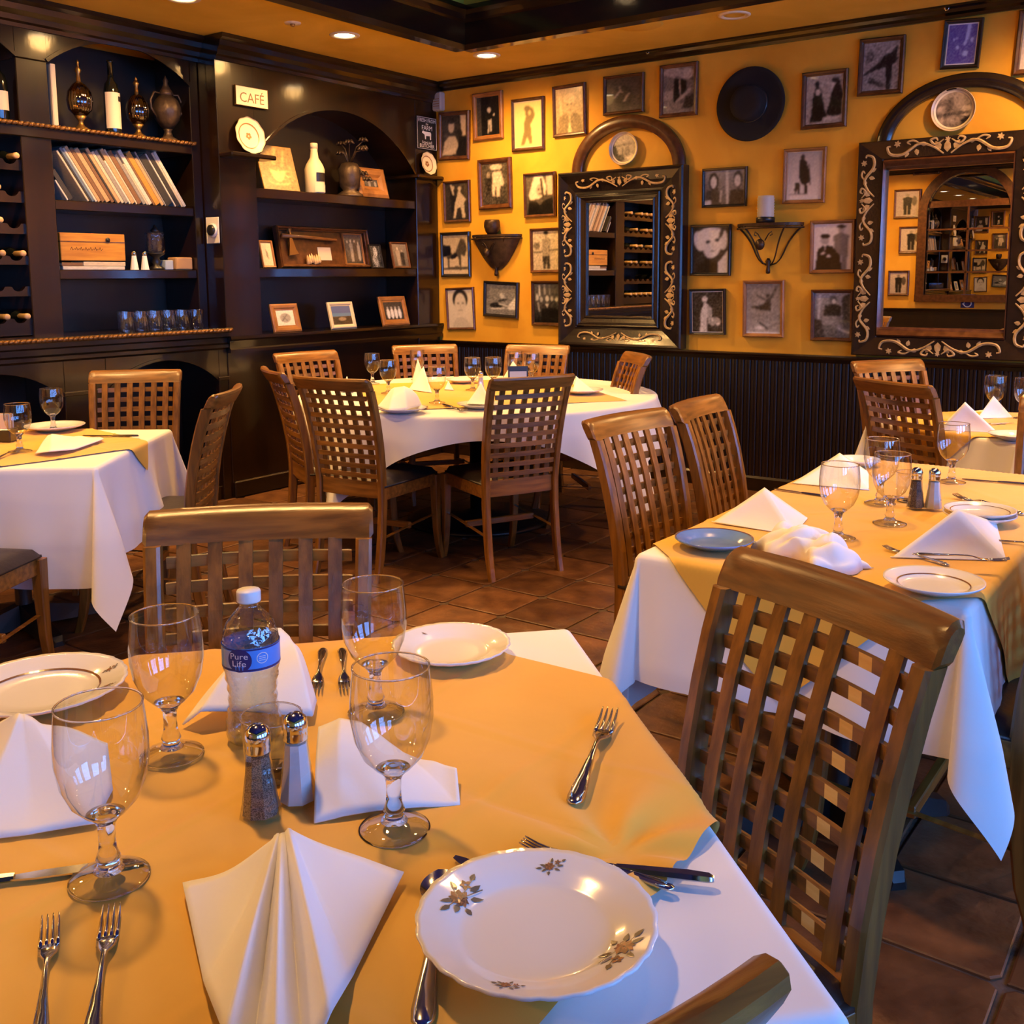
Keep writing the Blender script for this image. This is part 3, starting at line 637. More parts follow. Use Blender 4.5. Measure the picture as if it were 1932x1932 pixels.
rm_yz = Matrix(((0, 0, 1, 0), (1, 0, 0, 0), (0, 1, 0, 0), (0, 0, 0, 1)))     # xy lettering -> stands on a face looking +x, reading along +y
sc_t = MB()
for k in range(7):
    y = .06 + k * .03
    sc_t.tube([(.0205, y, .062), (.0205, y + .008, .078), (.0205, y + .016, .060), (.0205, y + .026, .070)], .0018, 5)
sc_t.obj('script_mark', 'fr_brown', t)
for i, (y, wd, hh, z, mt, lb) in enumerate(((3.30, .40, .020, 0, 'book_white', 'thin white volume lying flat beneath the wooden box'), (3.295, .13, .020, .021, 'book_brown', 'brown volume lying flat under the left end of the wooden box'), (3.43, .275, .026, .0212, 'book_cream', 'cream volume lying flat under the right end of the wooden box'))):
    b = thing('flat_book', lb, 'book', (BX1 - .005, y, SC + z), 0, 'books under the wooden box')
    MB().cbox((-.11, 0, 0), (.02, wd, hh), .002).obj('cover', mt, b); MB().box((-.108, -.0005, .004), (.018, wd + .0005, hh - .004)).obj('pages', 'page', b)
def small_shaker(loc, label):
    t = thing('shaker', label, 'shaker', loc, 0, 'shakers on the middle shelf')
    MB().lathe([(.026, 0), (.024, .01), (.013, .085)], 10).obj('glass_body', 'salt', t); MB().lathe([(.014, .085), (.015, .10), (.010, .112), (0, .115)], 12).obj('cap', 'chrome', t, True)
small_shaker((BX1 + .03, 3.755, SC), 'left white salt shaker on the middle shelf beside the wooden box')
small_shaker((BX1 + .03, 3.828, SC), 'right white salt shaker on the middle shelf beside the dark lantern')
t = thing('lantern', 'mercury glass candle lantern on a dark turned foot, middle shelf', 'lantern', (BX1 - .02, 3.945, SC))
MB().lathe([(.05, 0), (.05, .012), (.02, .03), (.03, .05), (.018, .075), (.05, .095), (.056, .105)], 20).obj('foot', 'black', t, True)
m = MB(); m.lathe([(.050, .105), (.060, .12), (.060, .215), (.063, .228)], 24, cap=False); m.obj('glass_cup', 'glassw', t, True)
MB().lathe([(.02, .228), (.03, .24), (.012, .26), (.006, .275), (0, .28)], 14).obj('finial', 'black', t, True)
t = thing('card_box', 'tan cardboard packet at the right end of the middle shelf', 'box', (BX1, 4.02, SC))
MB().cbox((-.04, .02, 0), (.05, .145, .078), .006).obj('carton', 'parcel', t); MB().cbox((-.03, -.045, 0), (.03, .015, .06), .004).obj('grey_sleeve', 'greyink', t)
# tumblers on the ledge
tg = MB(); tg.lathe([(.034, .0), (.040, .012), (.043, .10), (.044, .118)], 20, cap=False); tgm = tg.mesh('wall', 'glass', True)
tb = MB().lathe([(0, .001), (.034, .001), (.037, .012), (0, .012)], 20).mesh('thick_base', 'glass', True)
tr_ = MB().tube([(.044 * math.cos(a * PI / 12), .044 * math.sin(a * PI / 12), .118) for a in range(24)], .0015, 5, True).mesh('rim', 'glass', True)
TPOS = ['leftmost', 'second from the left', 'third from the left', 'fourth from the left', 'fifth from the left', 'rightmost']
for i in range(6):
    t = thing('tumbler', 'clear tumbler %s in the row on the bookcase ledge' % TPOS[i], 'glass', (XB + .09, 3.585 + i * .098, SL), 0, 'tumblers lined up on the ledge')
    link('wall', tgm, t); link('thick_base', tb, t); link('rim', tr_, t)
for i in range(5):
    t = thing('tumbler', 'clear tumbler in the back row on the bookcase ledge, %s' % TPOS[i].replace('rightmost', 'fifth'), 'glass', (XB + .0, 3.63 + i * .098, SL), 0, 'tumblers lined up on the ledge')
    link('wall', tgm, t); link('thick_base', tb, t); link('rim', tr_, t)
# thermostat plate on the flank between the bookcases

t = thing('thermostat', 'white wall plate with a round black dial between the two bookcases', 'thermostat', (XC - .082, YS - .0005, 1.72))
MB().cbox((-.062, -.008, -.082), (.062, 0, .082), .003).obj('plate', 'whitep', t)
MB().lathe([(.044, 0), (.044, .014), (.038, .020), (0, .020)], 28).xf(Matrix.Translation((.01, -.008, .0)) @ Matrix.Rotation(PI / 2, 4, 'X')).obj('dial_ring', 'whitep', t, True)
MB().lathe([(.034, 0), (.034, .012), (.026, .018), (0, .019)], 28).xf(Matrix.Translation((.016, -.026, .0)) @ Matrix.Rotation(PI / 2, 4, 'X')).obj('dial', 'black', t, True)
# ================================================================== THINGS ON THE RIGHT BOOKCASE
def art(shapes, top=.5, bot=.5, nu=36, nv=46, noise=.03, tint=(1.0, .86, .70), gain=1.0, seed=0):
    """a small tonal picture as vertex tones: e = ellipse, p = polygon, l = line; tones 0..1"""
    rr = np.random.RandomState(seed); u, v = np.meshgrid(np.linspace(0, 1, nu + 1), np.linspace(0, 1, nv + 1))
    g = bot + (top - bot) * v; asp = nv / nu
    for s in shapes:
        if s[0] == 'e':
            _, cx, cy_, rx, ry, rot, t = s; a = math.radians(rot); x = (u - cx); y = (v - cy_) * asp
            X = x * math.cos(a) + y * math.sin(a); Y = -x * math.sin(a) + y * math.cos(a)
            d = 1 - np.sqrt((X / rx) ** 2 + (Y / (ry * asp)) ** 2); m = np.clip(d / .12 + .5, 0, 1)
        elif s[0] == 'l':
            _, x0, y0, x1, y1, wd, t = s; dx, dy = x1 - x0, (y1 - y0) * asp; q = np.clip(((u - x0) * dx + (v - y0) * asp * dy) / (dx * dx + dy * dy + 1e-9), 0, 1)
            d = wd - np.hypot(u - x0 - q * dx, (v - y0) * asp - q * dy); m = np.clip(d / .02 + .5, 0, 1)
        else:
            _, P, t = s; ins = np.zeros(u.shape, bool); n = len(P)
            for i in range(n):
                (x1, y1), (x2, y2) = P[i], P[(i + 1) % n]
                c = ((y1 > v) != (y2 > v)) & (u < (x2 - x1) * (v - y1) / (y2 - y1 + 1e-9) + x1); ins ^= c
            m = ins.astype(float)
        g = g * (1 - m) + t * m
    nz = rr.randn(*g.shape); nz = (nz + np.roll(nz, 1, 0) + np.roll(nz, 1, 1) + np.roll(np.roll(nz, 1, 0), 1, 1)) / 2
    p = np.pad(g, 1, mode='edge'); g = (p[1:-1, 1:-1] * 4 + (p[:-2, 1:-1] + p[2:, 1:-1] + p[1:-1, :-2] + p[1:-1, 2:]) * 2 + p[:-2, :-2] + p[2:, 2:] + p[:-2, 2:] + p[2:, :-2]) / 16
    g = np.clip(g + nz * noise * .8, 0.004, 1) ** 1.9 * gain
    col = np.ones(g.shape + (4,)); 
    for k in range(3): col[..., k] = g * (tint[k] ** (1.0))
    return nu, nv, col.reshape(-1, 4)
def print_mesh(parent, w, h, y, A, name='print', mat='photo', cx=0, cz=0):
    nu, nv, col = A
    mb = MB().grid(lambda u, v: (cx + (u - .5) * w, y, cz + (v - .5) * h), nu, nv); return mb.obj(name, mat, parent, False, col)
def frame_mb(w, h, fw, d, lip=.004):
    """mitred moulding standing out to -y from a wall at y = 0"""
    prof = [(0, 0), (0, d * .75), (fw * .25, d), (fw * .6, d * .9), (fw * .8, d * .62), (fw, d * .55), (fw, .002)]
    secs = []
    for sx, sy in ((-1, -1), (1, -1), (1, 1), (-1, 1)): secs.append([(sx * (w / 2 - a), -b, sy * (h / 2 - a)) for a, b in prof])
    secs.append(secs[0]); return MB().sweep(secs, cap=False)
def hang(label, q, mat, A, fw=.028, d=.026, mat_w=0.0, mat_m='fr_cream', group='framed photographs on the picture wall', y=None, tilt=None, rz=0, sy=1, cat='picture'):
    cx, cz, w, h, tl = q
    t = thing('picture_frame', label, cat, (cx, YW if y is None else y, cz), rz, group)
    t.rotation_euler = (math.radians(1.2) * sy, -tl if tilt is None else tilt, rz)
    frame_mb(w, h, fw, d).obj('frame', mat, t)
    iw, ih = w - 2 * fw + .006, h - 2 * fw + .006
    MB().box((-w / 2 + .004, -.004, -h / 2 + .004), (w / 2 - .004, -.0005, h / 2 - .004)).obj('backing', 'fr_black', t)
    if mat_w > 0:
        MB().box((-iw / 2, -d * .40, -ih / 2), (iw / 2, -.004, ih / 2)).obj('mat_board', mat_m, t)
        iw -= 2 * mat_w; ih -= 2 * mat_w
        print_mesh(t, iw, ih, -d * .40 - .0012, A)
    else: print_mesh(t, iw, ih, -d * .42, A)
    return t
E_, P_, L_ = 'e', 'p', 'l'
def person(cx, base, h, t, head=.75, w=.10, lean=0, skin=None):
    """a standing figure for the small prints"""
    hy = base + h; sk = head if skin is None else skin
    return [(E_, cx + lean, hy - h * .07, w * .42, h * .075, 0, sk), (P_, [(cx - w * .2 + lean, hy - h * .14), (cx + w * .2 + lean, hy - h * .14), (cx + w, hy - h * .2), (cx + w * .9, hy - h * .52), (cx + w * .75, base), (cx + .01, base), (cx, hy - h * .55), (cx - .01, base), (cx - w * .75, base), (cx - w * .9, hy - h * .52), (cx - w, hy - h * .2)], t)]
SEP = (1.0, .80, .58); BW_ = (.95, .93, .92)
PH = [
 ('brown frame, man in a white shirt holding a cup, next to the corner', (-5.121, 2.499, 0.303, 0.364, -0.034), 'fr_brown', art([(P_, [(.72, .98), (.95, .98), (.95, .45), (.8, .5)], .8), (P_, [(.02, .02), (.1, .35), (.3, .5), (.55, .48), (.68, .28), (.55, .05)], .72), (E_, .38, .72, .12, .15, 0, .75), (E_, .38, .85, .13, .06, 0, .15), (E_, .7, .55, .12, .10, 0, .12), (P_, [(.6, .0), (.98, .0), (.95, .5), (.7, .45)], .08), (L_, .05, .06, .5, .16, .04, .8)], .2, .15, seed=1, tint=SEP), .030, .03, 0),
 ('wide brown frame, small dark dancer, beneath the crown moulding', (-4.792, 2.616, 0.278, 0.347, 0.009), 'fr_tan', art([(P_, [(0, 0), (.2, 0), (.2, 1), (0, 1)], .25), (E_, .55, .65, .09, .07, 0, .8), (P_, [(.45, .58), (.68, .58), (.72, .42), (.5, .4)], .04), (E_, .75, .52, .05, .03, 40, .9), (P_, [(.5, .4), (.66, .42), (.66, .1), (.58, .1), (.56, .3), (.52, .05), (.46, .05)], .75)], .1, .07, seed=2), .034, .03, 0),
 ('dark frame, amber print of a dancer stretching upwards', (-4.427, 2.523, 0.290, 0.374, -0.001), 'fr_brown', art([(E_, .48, .86, .12, .07, 0, .45), (P_, [(.4, .9), (.5, .93), (.7, .85), (.78, .7), (.66, .55), (.6, .5), (.62, .38), (.66, .05), (.56, .05), (.47, .22), (.35, .04), (.22, .04), (.36, .38), (.34, .52), (.42, .66)], .47), (E_, .57, .76, .05, .05, 0, .85)], .97, .97, seed=3, tint=(1, .72, .28), noise=.01), .022, .028, .012),
 ('golden brown frame, portrait of a smiling man with light hair', (-4.066, 2.588, 0.278, 0.354, 0.014), 'fr_brown', art([(E_, .5, .62, .2, .2, 0, .75), (E_, .5, .78, .22, .12, 0, .88), (P_, [(.05, .0), (.12, .35), (.38, .45), (.5, .3), (.62, .45), (.9, .35), (.98, .0)], .5), (P_, [(.42, .0), (.5, .35), (.58, .0)], .9), (L_, .12, .95, .2, .45, .05, .85), (E_, .43, .64, .03, .02, 0, .35), (E_, .58, .64, .03, .02, 0, .35), (L_, .44, .5, .57, .5, .015, .4)], .8, .6, seed=4, tint=(1, .72, .34), noise=.05), .024, .03, .004),
 ('dark brown square frame, shadowy picture of two hands, touching the small mirror arch', (-3.625, 2.652, 0.318, 0.261, -0.010), 'fr_brown', art([(E_, .5, .45, .3, .36, 0, .2), (E_, .5, .45, .24, .3, 0, .14), (L_, .25, .42, .4, .62, .03, .6), (L_, .4, .62, .38, .74, .02, .6), (L_, .4, .62, .47, .55, .02, .55), (L_, .52, .3, .6, .45, .03, .6), (L_, .6, .45, .66, .52, .03, .55)], .22, .24, seed=5, tint=SEP), .022, .03, 0),
 ('brown frame, man in dark glasses sitting outdoors', (-3.208, 2.634, 0.279, 0.340, -0.010), 'fr_brown', art([(E_, .3, .9, .3, .1, 0, .6), (E_, .75, .85, .2, .12, 0, .65), (E_, .58, .84, .08, .09, 0, .55), (P_, [(.35, .75), (.55, .74), (.75, .7), (.72, .4), (.5, .2), (.36, .25)], .07), (L_, .52, .72, .56, .35, .02, .75), (L_, .45, .25, .85, .5, .05, .6), (P_, [(.0, .0), (.95, .0), (.95, .18), (.0, .3)], .45), (P_, [(.6, .1), (.95, .1), (.95, .4), (.75, .35)], .15), (P_, [(0, .3), (.32, .3), (.32, .52), (0, .5)], .55)], .4, .35, seed=6, noise=.05), .026, .03, 0),
 ('deep brown frame, child in pale clothes seated beside a dark figure', (-4.731, 2.113, 0.309, 0.373, 0.016), 'fr_brown', art([(E_, .55, .9, .24, .07, 0, .8), (P_, [(.42, .8), (.75, .8), (.85, .5), (.8, .42), (.7, .45), (.68, .18), (.55, .18), (.52, .5), (.48, .2), (.36, .2), (.4, .6)], .82), (E_, .25, .72, .08, .07, 0, .55), (P_, [(.1, .62), (.36, .64), (.36, .3), (.2, .25)], .15)], .3, .2, seed=7, tint=SEP, noise=.06), .036, .034, 0),
 ('dark frame, woman in a pale head cloth', (-4.323, 2.011, 0.279, 0.320, 0.008), 'fr_brown', art([(P_, [(.72, .98), (.95, .98), (.95, .5), (.78, .5)], .8), (P_, [(.3, .98), (.6, .98), (.75, .7), (.7, .5), (.45, .4), (.15, .38), (.1, .5), (.22, .8)], .92), (E_, .5, .62, .12, .16, 0, .7), (L_, .55, .9, .62, .45, .03, .1), (P_, [(.05, .0), (.12, .35), (.4, .32), (.5, .22), (.62, .34), (.95, .42), (.98, .0)], .05), (E_, .46, .64, .025, .015, 0, .1), (E_, .57, .64, .025, .015, 0, .1), (L_, .48, .53, .56, .53, .015, .15)], .35, .2, seed=8, tint=SEP), .020, .03, 0),
 ('narrow brown frame, two dancers lunging', (-5.103, 1.999, 0.262, 0.318, 0.007), 'fr_brown', art(person(.35, .2, .72, .1, .7, .14) + [(P_, [(.4, .45), (.6, .85), (.7, .7), (.9, .55), (.8, .45), (.85, .05), (.72, .05), (.65, .35), (.5, .3), (.42, .05), (.32, .05)], .72), (E_, .62, .85, .08, .06, 0, .7), (L_, .25, .95, .35, .7, .04, .75)], .2, .15, seed=9, tint=SEP), .020, .028, 0),
 ('black frame, dark horse with its head lowered', (-5.123, 1.592, 0.295, 0.348, 0.004), 'fr_black', art([(P_, [(0, .7), (.3, .68), (.35, .5), (.5, .58), (.7, .9), (.85, .88), (.95, .65), (.85, .45), (.72, .5), (.72, .1), (.66, .1), (.6, .45), (.4, .42), (.25, .4), (.25, .12), (.2, .12), (.16, .45), (0, .45)], .22), (P_, [(0, .75), (.28, .72), (.28, .5), (0, .45)], .05), (E_, .42, .45, .14, .05, 20, .05), (P_, [(.0, .12), (1, .12), (1, .18), (.5, .2), (0, .16)], .25)], .62, .8, seed=10, tint=SEP), .024, .03, 0),
 ('brown frame, soldier standing by a fence', (-4.272, 1.607, 0.269, 0.326, 0.010), 'fr_brown', art(person(.52, .04, .92, .55, .6, .16) + [(P_, [(.38, .36), (.66, .36), (.64, .04), (.55, .04), (.52, .3), (.48, .04), (.4, .04)], .2), (E_, .52, .95, .09, .05, 0, .15), (L_, 0, .46, .38, .47, .02, .3), (L_, .65, .5, 1, .52, .02, .3), (E_, .15, .62, .13, .08, 0, .4)], .75, .7, seed=11, tint=(1, .83, .58), noise=.06), .022, .03, 0),
 ('slim frame, pale portrait drawing of a woman with dark hair', (-5.083, 1.170, 0.280, 0.331, 0.036), 'fr_brown', art([(P_, [(.15, .0), (.25, .2), (.4, .28), (.6, .28), (.75, .2), (.9, .0)], .74), (E_, .5, .75, .30, .26, 0, .12), (E_, .5, .62, .23, .29, 0, .80), (E_, .41, .64, .05, .022, 0, .45), (E_, .6, .64, .05, .022, 0, .45), (L_, .43, .46, .57, .46, .02, .55), (L_, .5, .62, .49, .53, .012, .65), (E_, .5, .97, .12, .05, 0, .12)], .84, .82, seed=12, tint=(1, .90, .80), noise=.015), .018, .026, 0),
 ('black frame hanging askew, grey print of a bird over water', (-4.685, 1.245, 0.326, 0.273, -0.046), 'fr_black', art([(E_, .35, .3, .22, .09, 0, .12), (E_, .55, .6, .08, .12, 20, .7), (E_, .55, .48, .16, .04, 20, .15), (P_, [(.7, .2), (.98, .18), (.98, .62), (.8, .4)], .85), (L_, .2, .18, .6, .22, .03, .8), (L_, .45, .35, .8, .28, .03, .75)], .42, .45, seed=13, tint=BW_, noise=.05), .024, .03, 0),
 ('brown frame, dark group of people in a row, beside the small mirror', (-4.260, 1.220, 0.275, 0.332, -0.002), 'fr_brown', art([(E_, .12, .65, .06, .09, 0, .7), (E_, .28, .6, .06, .07, 0, .6), (E_, .5, .62, .07, .08, 0, .75), (E_, .68, .62, .06, .07, 0, .6), (E_, .86, .6, .06, .06, 0, .7), (L_, .2, .95, .22, .7, .03, .8), (L_, .4, .98, .42, .74, .03, .6), (L_, .6, .98, .6, .72, .02, .5), (P_, [(.4, .5), (.58, .5), (.5, .38)], .75), (L_, .15, .5, .2, .3, .03, .6), (P_, [(.3, 0), (.98, 0), (.98, .35), (.6, .4), (.3, .35)], .05)], .3, .08, seed=14, tint=BW_), .024, .03, 0),
 ('brown frame, two people in long dark dress talking', (-2.225, 2.474, 0.281, 0.339, -0.007), 'fr_brown', art([(P_, [(.2, .62), (.28, .78), (.4, .72), (.45, .5), (.6, .08), (.12, .04), (.18, .4)], .06), (E_, .3, .82, .06, .07, 0, .12), (P_, [(.7, .7), (.88, .88), (.98, .6), (.95, .2), (.85, .1), (.55, .2), (.65, .45)], .07), (E_, .78, .88, .1, .05, 0, .1), (L_, .38, .66, .66, .64, .025, .5), (E_, .32, .66, .07, .07, 0, .75), (L_, .5, .1, .9, .12, .05, .7), (L_, .72, .82, .68, .66, .03, .75)], .62, .58, seed=15, noise=.05), .028, .03, 0),
 ('black landscape frame, woman and man glancing at each other', (-2.868, 1.985, 0.313, 0.252, -0.005), 'fr_black', art([(E_, .23, .68, .12, .26, 0, .12), (E_, .23, .66, .08, .18, 0, .75), (P_, [(.02, .0), (.05, .45), (.2, .42), (.35, .5), (.42, .0)], .18), (E_, .83, .72, .11, .24, 0, .2), (E_, .82, .68, .08, .17, 0, .7), (P_, [(.6, .0), (.66, .42), (.85, .45), (.98, .4), (.98, 0)], .14), (L_, .56, .98, .58, .05, .03, .7), (L_, .42, .4, .4, .1, .02, .65), (L_, .0, .05, .12, .08, .06, .8)], .5, .3, nu=44, nv=36, seed=16, tint=BW_), .018, .026, 0),
 ('thin pale edged brown frame, robed walker with a dog', (-2.335, 2.027, 0.271, 0.337, -0.014), 'fr_tan', art([(P_, [(.36, .84), (.46, .88), (.55, .8), (.66, .5), (.66, .36), (.58, .34), (.6, .12), (.52, .12), (.5, .3), (.4, .34), (.34, .5)], .1), (E_, .44, .9, .06, .06, 0, .15), (L_, .62, .74, .68, .3, .015, .2), (P_, [(.24, .36), (.36, .36), (.38, .1), (.34, .1), (.3, .22), (.26, .1), (.22, .2)], .14), (L_, .05, .1, .6, .11, .012, .4)], .62, .82, seed=17, tint=(1, .90, .82), noise=.02), .022, .028, .008),
 ('black frame, close portrait of a laughing woman with light curls', (-2.957, 1.583, 0.290, 0.335, -0.007), 'fr_black', art([(E_, .52, .82, .4, .18, 0, .88), (E_, .18, .7, .16, .22, 15, .85), (E_, .85, .72, .12, .22, 0, .8), (E_, .55, .62, .26, .30, -12, .85), (P_, [(.05, .0), (.2, .2), (.4, .3), (.7, .22), (.8, .0)], .06), (E_, .42, .68, .06, .03, 10, .15), (E_, .68, .72, .06, .03, 10, .15), (E_, .57, .49, .09, .022, 10, .35), (E_, .57, .492, .07, .010, 10, .95), (L_, .56, .66, .57, .57, .012, .65), (P_, [(.7, .22), (.98, .5), (.98, .0), (.72, .0)], .8), (E_, .8, .88, .05, .14, -20, .2), (L_, .05, .35, .35, .28, .03, .15)], .12, .15, seed=18, tint=BW_), .020, .028, 0),
 ('tan frame, two men in suits, one seated in front', (-2.143, 1.588, 0.281, 0.326, 0.003), 'fr_tan', art(person(.72, .0, .92, .42, .60, .2) + [(E_, .72, .925, .12, .035, 0, .12), (P_, [(.05, .0), (.12, .45), (.3, .55), (.5, .5), (.7, .3), (.75, .0)], .07), (E_, .3, .64, .11, .1, 0, .62), (E_, .3, .73, .13, .045, 0, .08), (P_, [(.27, .55), (.34, .55), (.31, .4)], .85), (E_, .25, .36, .07, .03, 20, .8), (E_, .4, .3, .06, .03, 0, .8)], .86, .88, seed=19, tint=(1, .89, .80), noise=.02), .024, .03, 0),
 ('black frame with a white border, embracing couple with flowers', (-2.971, 1.176, 0.259, 0.305, 0.020), 'fr_black', art([(P_, [(.24, .0), (.28, .5), (.4, .75), (.52, .7), (.5, .35), (.5, .0)], .82), (E_, .42, .82, .1, .08, 0, .85), (E_, .55, .76, .07, .07, 0, .15), (P_, [(.5, .7), (.65, .6), (.66, .2), (.52, .2)], .65), (E_, .75, .25, .2, .12, 0, .6), (E_, .66, .3, .04, .04, 0, .9), (E_, .85, .2, .05, .04, 0, .9), (E_, .76, .14, .05, .04, 0, .2)], .16, .14, seed=20, tint=BW_, noise=.06), .016, .028, .008),
 ('brown frame, leaping dancer above a grey sky', (-2.579, 1.202, 0.279, 0.366, 0.009), 'fr_tan', art([(P_, [(.15, .55), (.45, .57), (.55, .62), (.62, .72), (.7, .66), (.7, .42), (.6, .40), (.45, .47), (.15, .52)], .15), (L_, .68, .68, .88, .93, .02, .15), (L_, .6, .66, .3, .77, .018, .18), (E_, .62, .76, .05, .035, 0, .12), (L_, .3, .28, .62, .1, .022, .12), (L_, .62, .1, .9, .22, .018, .35), (E_, .4, .12, .14, .04, 0, .85), (E_, .5, .35, .4, .12, 0, .5), (P_, [(0, 0), (1, 0), (1, .04), (0, .04)], .95)], .45, .62, seed=21, tint=BW_, noise=.04), .024, .03, 0),
 ('brown frame, seated woman with crossed legs in jeans', (-2.130, 1.167, 0.266, 0.318, 0.006), 'fr_brown', art([(E_, .52, .84, .1, .1, 0, .3), (E_, .54, .8, .05, .06, 0, .75), (P_, [(.3, .72), (.5, .76), (.75, .7), (.74, .5), (.55, .48), (.25, .5)], .1), (P_, [(.22, .5), (.6, .5), (.75, .25), (.7, .15), (.55, .3), (.25, .28)], .5), (L_, .7, .2, .95, .12, .03, .75), (P_, [(.75, .9), (.98, .98), (.98, .2), (.8, .25)], .2), (L_, .15, .95, .12, .3, .03, .8), (P_, [(.0, .0), (.3, .0), (.2, .4), (.0, .42)], .15)], .6, .3, seed=22, tint=BW_, noise=.05), .022, .03, 0),
 ('brown frame under the crown, dancer tilting with one leg raised', (-1.892, 2.630, 0.264, 0.327, -0.025), 'fr_brown', art([(P_, [(.02, .36), (.4, .55), (.6, .72), (.9, .82), (.92, .62), (.8, .5), (.76, .02), (.66, .02), (.62, .48), (.3, .42), (.03, .33)], .07), (E_, .85, .85, .08, .05, 20, .15), (L_, .55, .72, .85, .88, .03, .6), (E_, .2, .72, .12, .1, 0, .3), (P_, [(.15, .18), (.55, .05), (.6, .12), (.2, .3)], .2)], .52, .48, seed=23, tint=(.95, .88, .82), noise=.07), .028, .03, 0),
 ('black frame, purple print with a white border above the big mirror arch', (-1.451, 2.697, 0.207, 0.266, -0.062), 'fr_black', None, .022, .03, .010),
 ('brown frame cut by the right edge of the picture', (1.0, 1.0, .30, .36, 0), 'fr_brown', art(person(.5, .05, .8, .3), .8, .8, seed=25), .03, .03, 0)]
nu, nv, cc = art([(L_, .72, .98, .68, .65, .06, .9), (L_, .7, .7, .6, .5, .05, .85), (E_, .2, .62, .03, .05, 0, .9), (E_, .3, .65, .04, .03, 0, .9), (E_, .36, .42, .06, .04, -30, .9), (E_, .86, .6, .06, .06, 0, .9), (E_, .65, .25, .1, .07, 30, .85), (E_, .5, .3, .05, .08, 0, .5)], .35, .35, seed=24, noise=.07)
g = np.clip(cc[:, 1:2] / .55, 0, 1) ; base = np.array([[.045, .008, .26]]); hi = np.array([[.45, .52, .80]]); cc[:, :3] = base * (1 - g * .9) + hi * g * .9
PURPLE = (nu, nv, cc)
q25 = (-1.062, 2.658, 0.216, 0.339, -0.056)
for lb, q, mt, A, fw, d, mw in PH:
    if q[0] == 1.0: q = q25
    if A is None: A = PURPLE
    hang(lb, q, mt, A, fw * 1.0, d, mw, 'fr_cream' if 'purple' not in lb and 'white border' not in lb else 'whiteink')
# pictures on the wall behind the camera, seen in the big mirror
for lb, q, sd in (('dark frame with a dancer on the far wall, topmost beside the arched window', (-4.220, 2.427, 0.378, 0.409, -0.046), 31), ('brown frame on the far wall halfway down beside the arched window', (-4.146, 1.910, 0.343, 0.385, -0.015), 32),
                  ('small brown frame on the far wall, lowest beside the arched window', (-4.297, 1.284, 0.300, 0.365, -0.028), 33), ('brown frame high on the far wall beside the arched window', (-3.977, 2.831, 0.361, 0.186, -0.021), 34)):
    q = list(q)
    if sd == 34: q[1] += .22; q[3] = .45
    hang(lb, tuple(q), 'fr_brown', art(person(.5, .05, .85, .12, .5, .2) + [(E_, .2, .6, .12, .2, 0, .3)], .8, .7, seed=sd, tint=SEP), .03, .03, 0, group='framed photographs on the wall behind the camera', y=YF, rz=PI, sy=1, tilt=0)
t = thing('accessible_sign', 'small dark blue wheelchair symbol sign below the arched window, seen in the big mirror', 'sign', (*[(-3.334, 1.028)[0]], YF, (-3.334, 1.028)[1]), PI)
MB().cbox((-.09, -.004, -.095), (.09, 0, .095), .002).obj('plate', 'navy', t)
m = MB(); m.tube([(.052 * math.cos(a) + .0, -.006, .052 * math.sin(a) - .03) for a in [math.radians(120 + 20 * k) for k in range(13)]], .008, 5)
m.tube([(-.012, -.006, .045), (-.008, -.006, .0), (.035, -.006, -.002), (.052, -.006, -.045), (.07, -.006, -.04)], .008, 5); m.lathe([(0, 0), (.013, 0), (.013, .003), (0, .003)], 12).obj('wheelchair_symbol', 'whiteink', t)
m2 = MB().lathe([(0, 0), (.014, 0), (.014, .003), (0, .003)], 12).xf(Matrix.Translation((-.016, -.004, .07)) @ Matrix.Rotation(PI / 2, 4, 'X')); m2.obj('symbol_head', 'whiteink', t)
# ------------------------------------------------------------------ hat
hq = (-2.696, 2.497); hw = .206
t = thing('felt_hat', 'round flat brimmed black hat hanging on the picture wall', 'hat', (hq[0] + .0, YW - .012, hq[1] - .005))
rmx = Matrix.Rotation(PI / 2, 4, 'X')
MB().lathe([(.10, .0), (.16, .003), (.205, .010), (.226, .014), (.230, .018), (.226, .022), (.20, .016), (.15, .010), (.112, .010)], 56, cap=False).xf(rmx).obj('brim', 'felt', t, True)
MB().lathe([(.113, .008), (.110, .04), (.108, .085), (.100, .10), (.06, .098), (0, .094)], 48, cap=False).xf(rmx).obj('crown', 'felt', t, True)
MB().lathe([(.1155, .010), (.1145, .030), (.111, .030)], 48, cap=False).xf(rmx).obj('hat_band', 'ribbon', t, True)
# ------------------------------------------------------------------ small round wall plates
def round_plate(label, c, r, A, wob=None):
    t = thing('wall_plate', label, 'plate', (c[0], YW - .004, c[1]), 0, 'painted plates on the picture wall')
    n = 64; rings = [.07 * k for k in range(13)] + [.88, .94, 1.0]; zz = [.014] * 13 + [.017, .024, .030]
    m = MB(); m.lathe([(rr * r, -z) for rr, z in zip(rings, zz)][::-1] and [(max(rr * r, 1e-5), z) for rr, z in zip(rings, zz)], n, cap=False); m.xf(rmx)
    nu, nv, col = A; cg = col.reshape(nv + 1, nu + 1, 4); cols = []
    for j, rr in enumerate(rings):
        for i in range(n):
            a = 2 * PI * i / n; u = .5 + .5 * rr * math.cos(a); v = .5 + .5 * rr * math.sin(a)
            cols.append((.62, .48, .30, 1) if rr > .88 else tuple(cg[int(v * nv), int(u * nu)]))
    o = m.obj('painted_face', 'paint', t, True, cols)
    MB().lathe([(r * .5, .0), (r * .98, .022), (r, .030), (r * .985, .033)], n, cap=False).xf(rmx).obj('rim', 'cream', t, True)
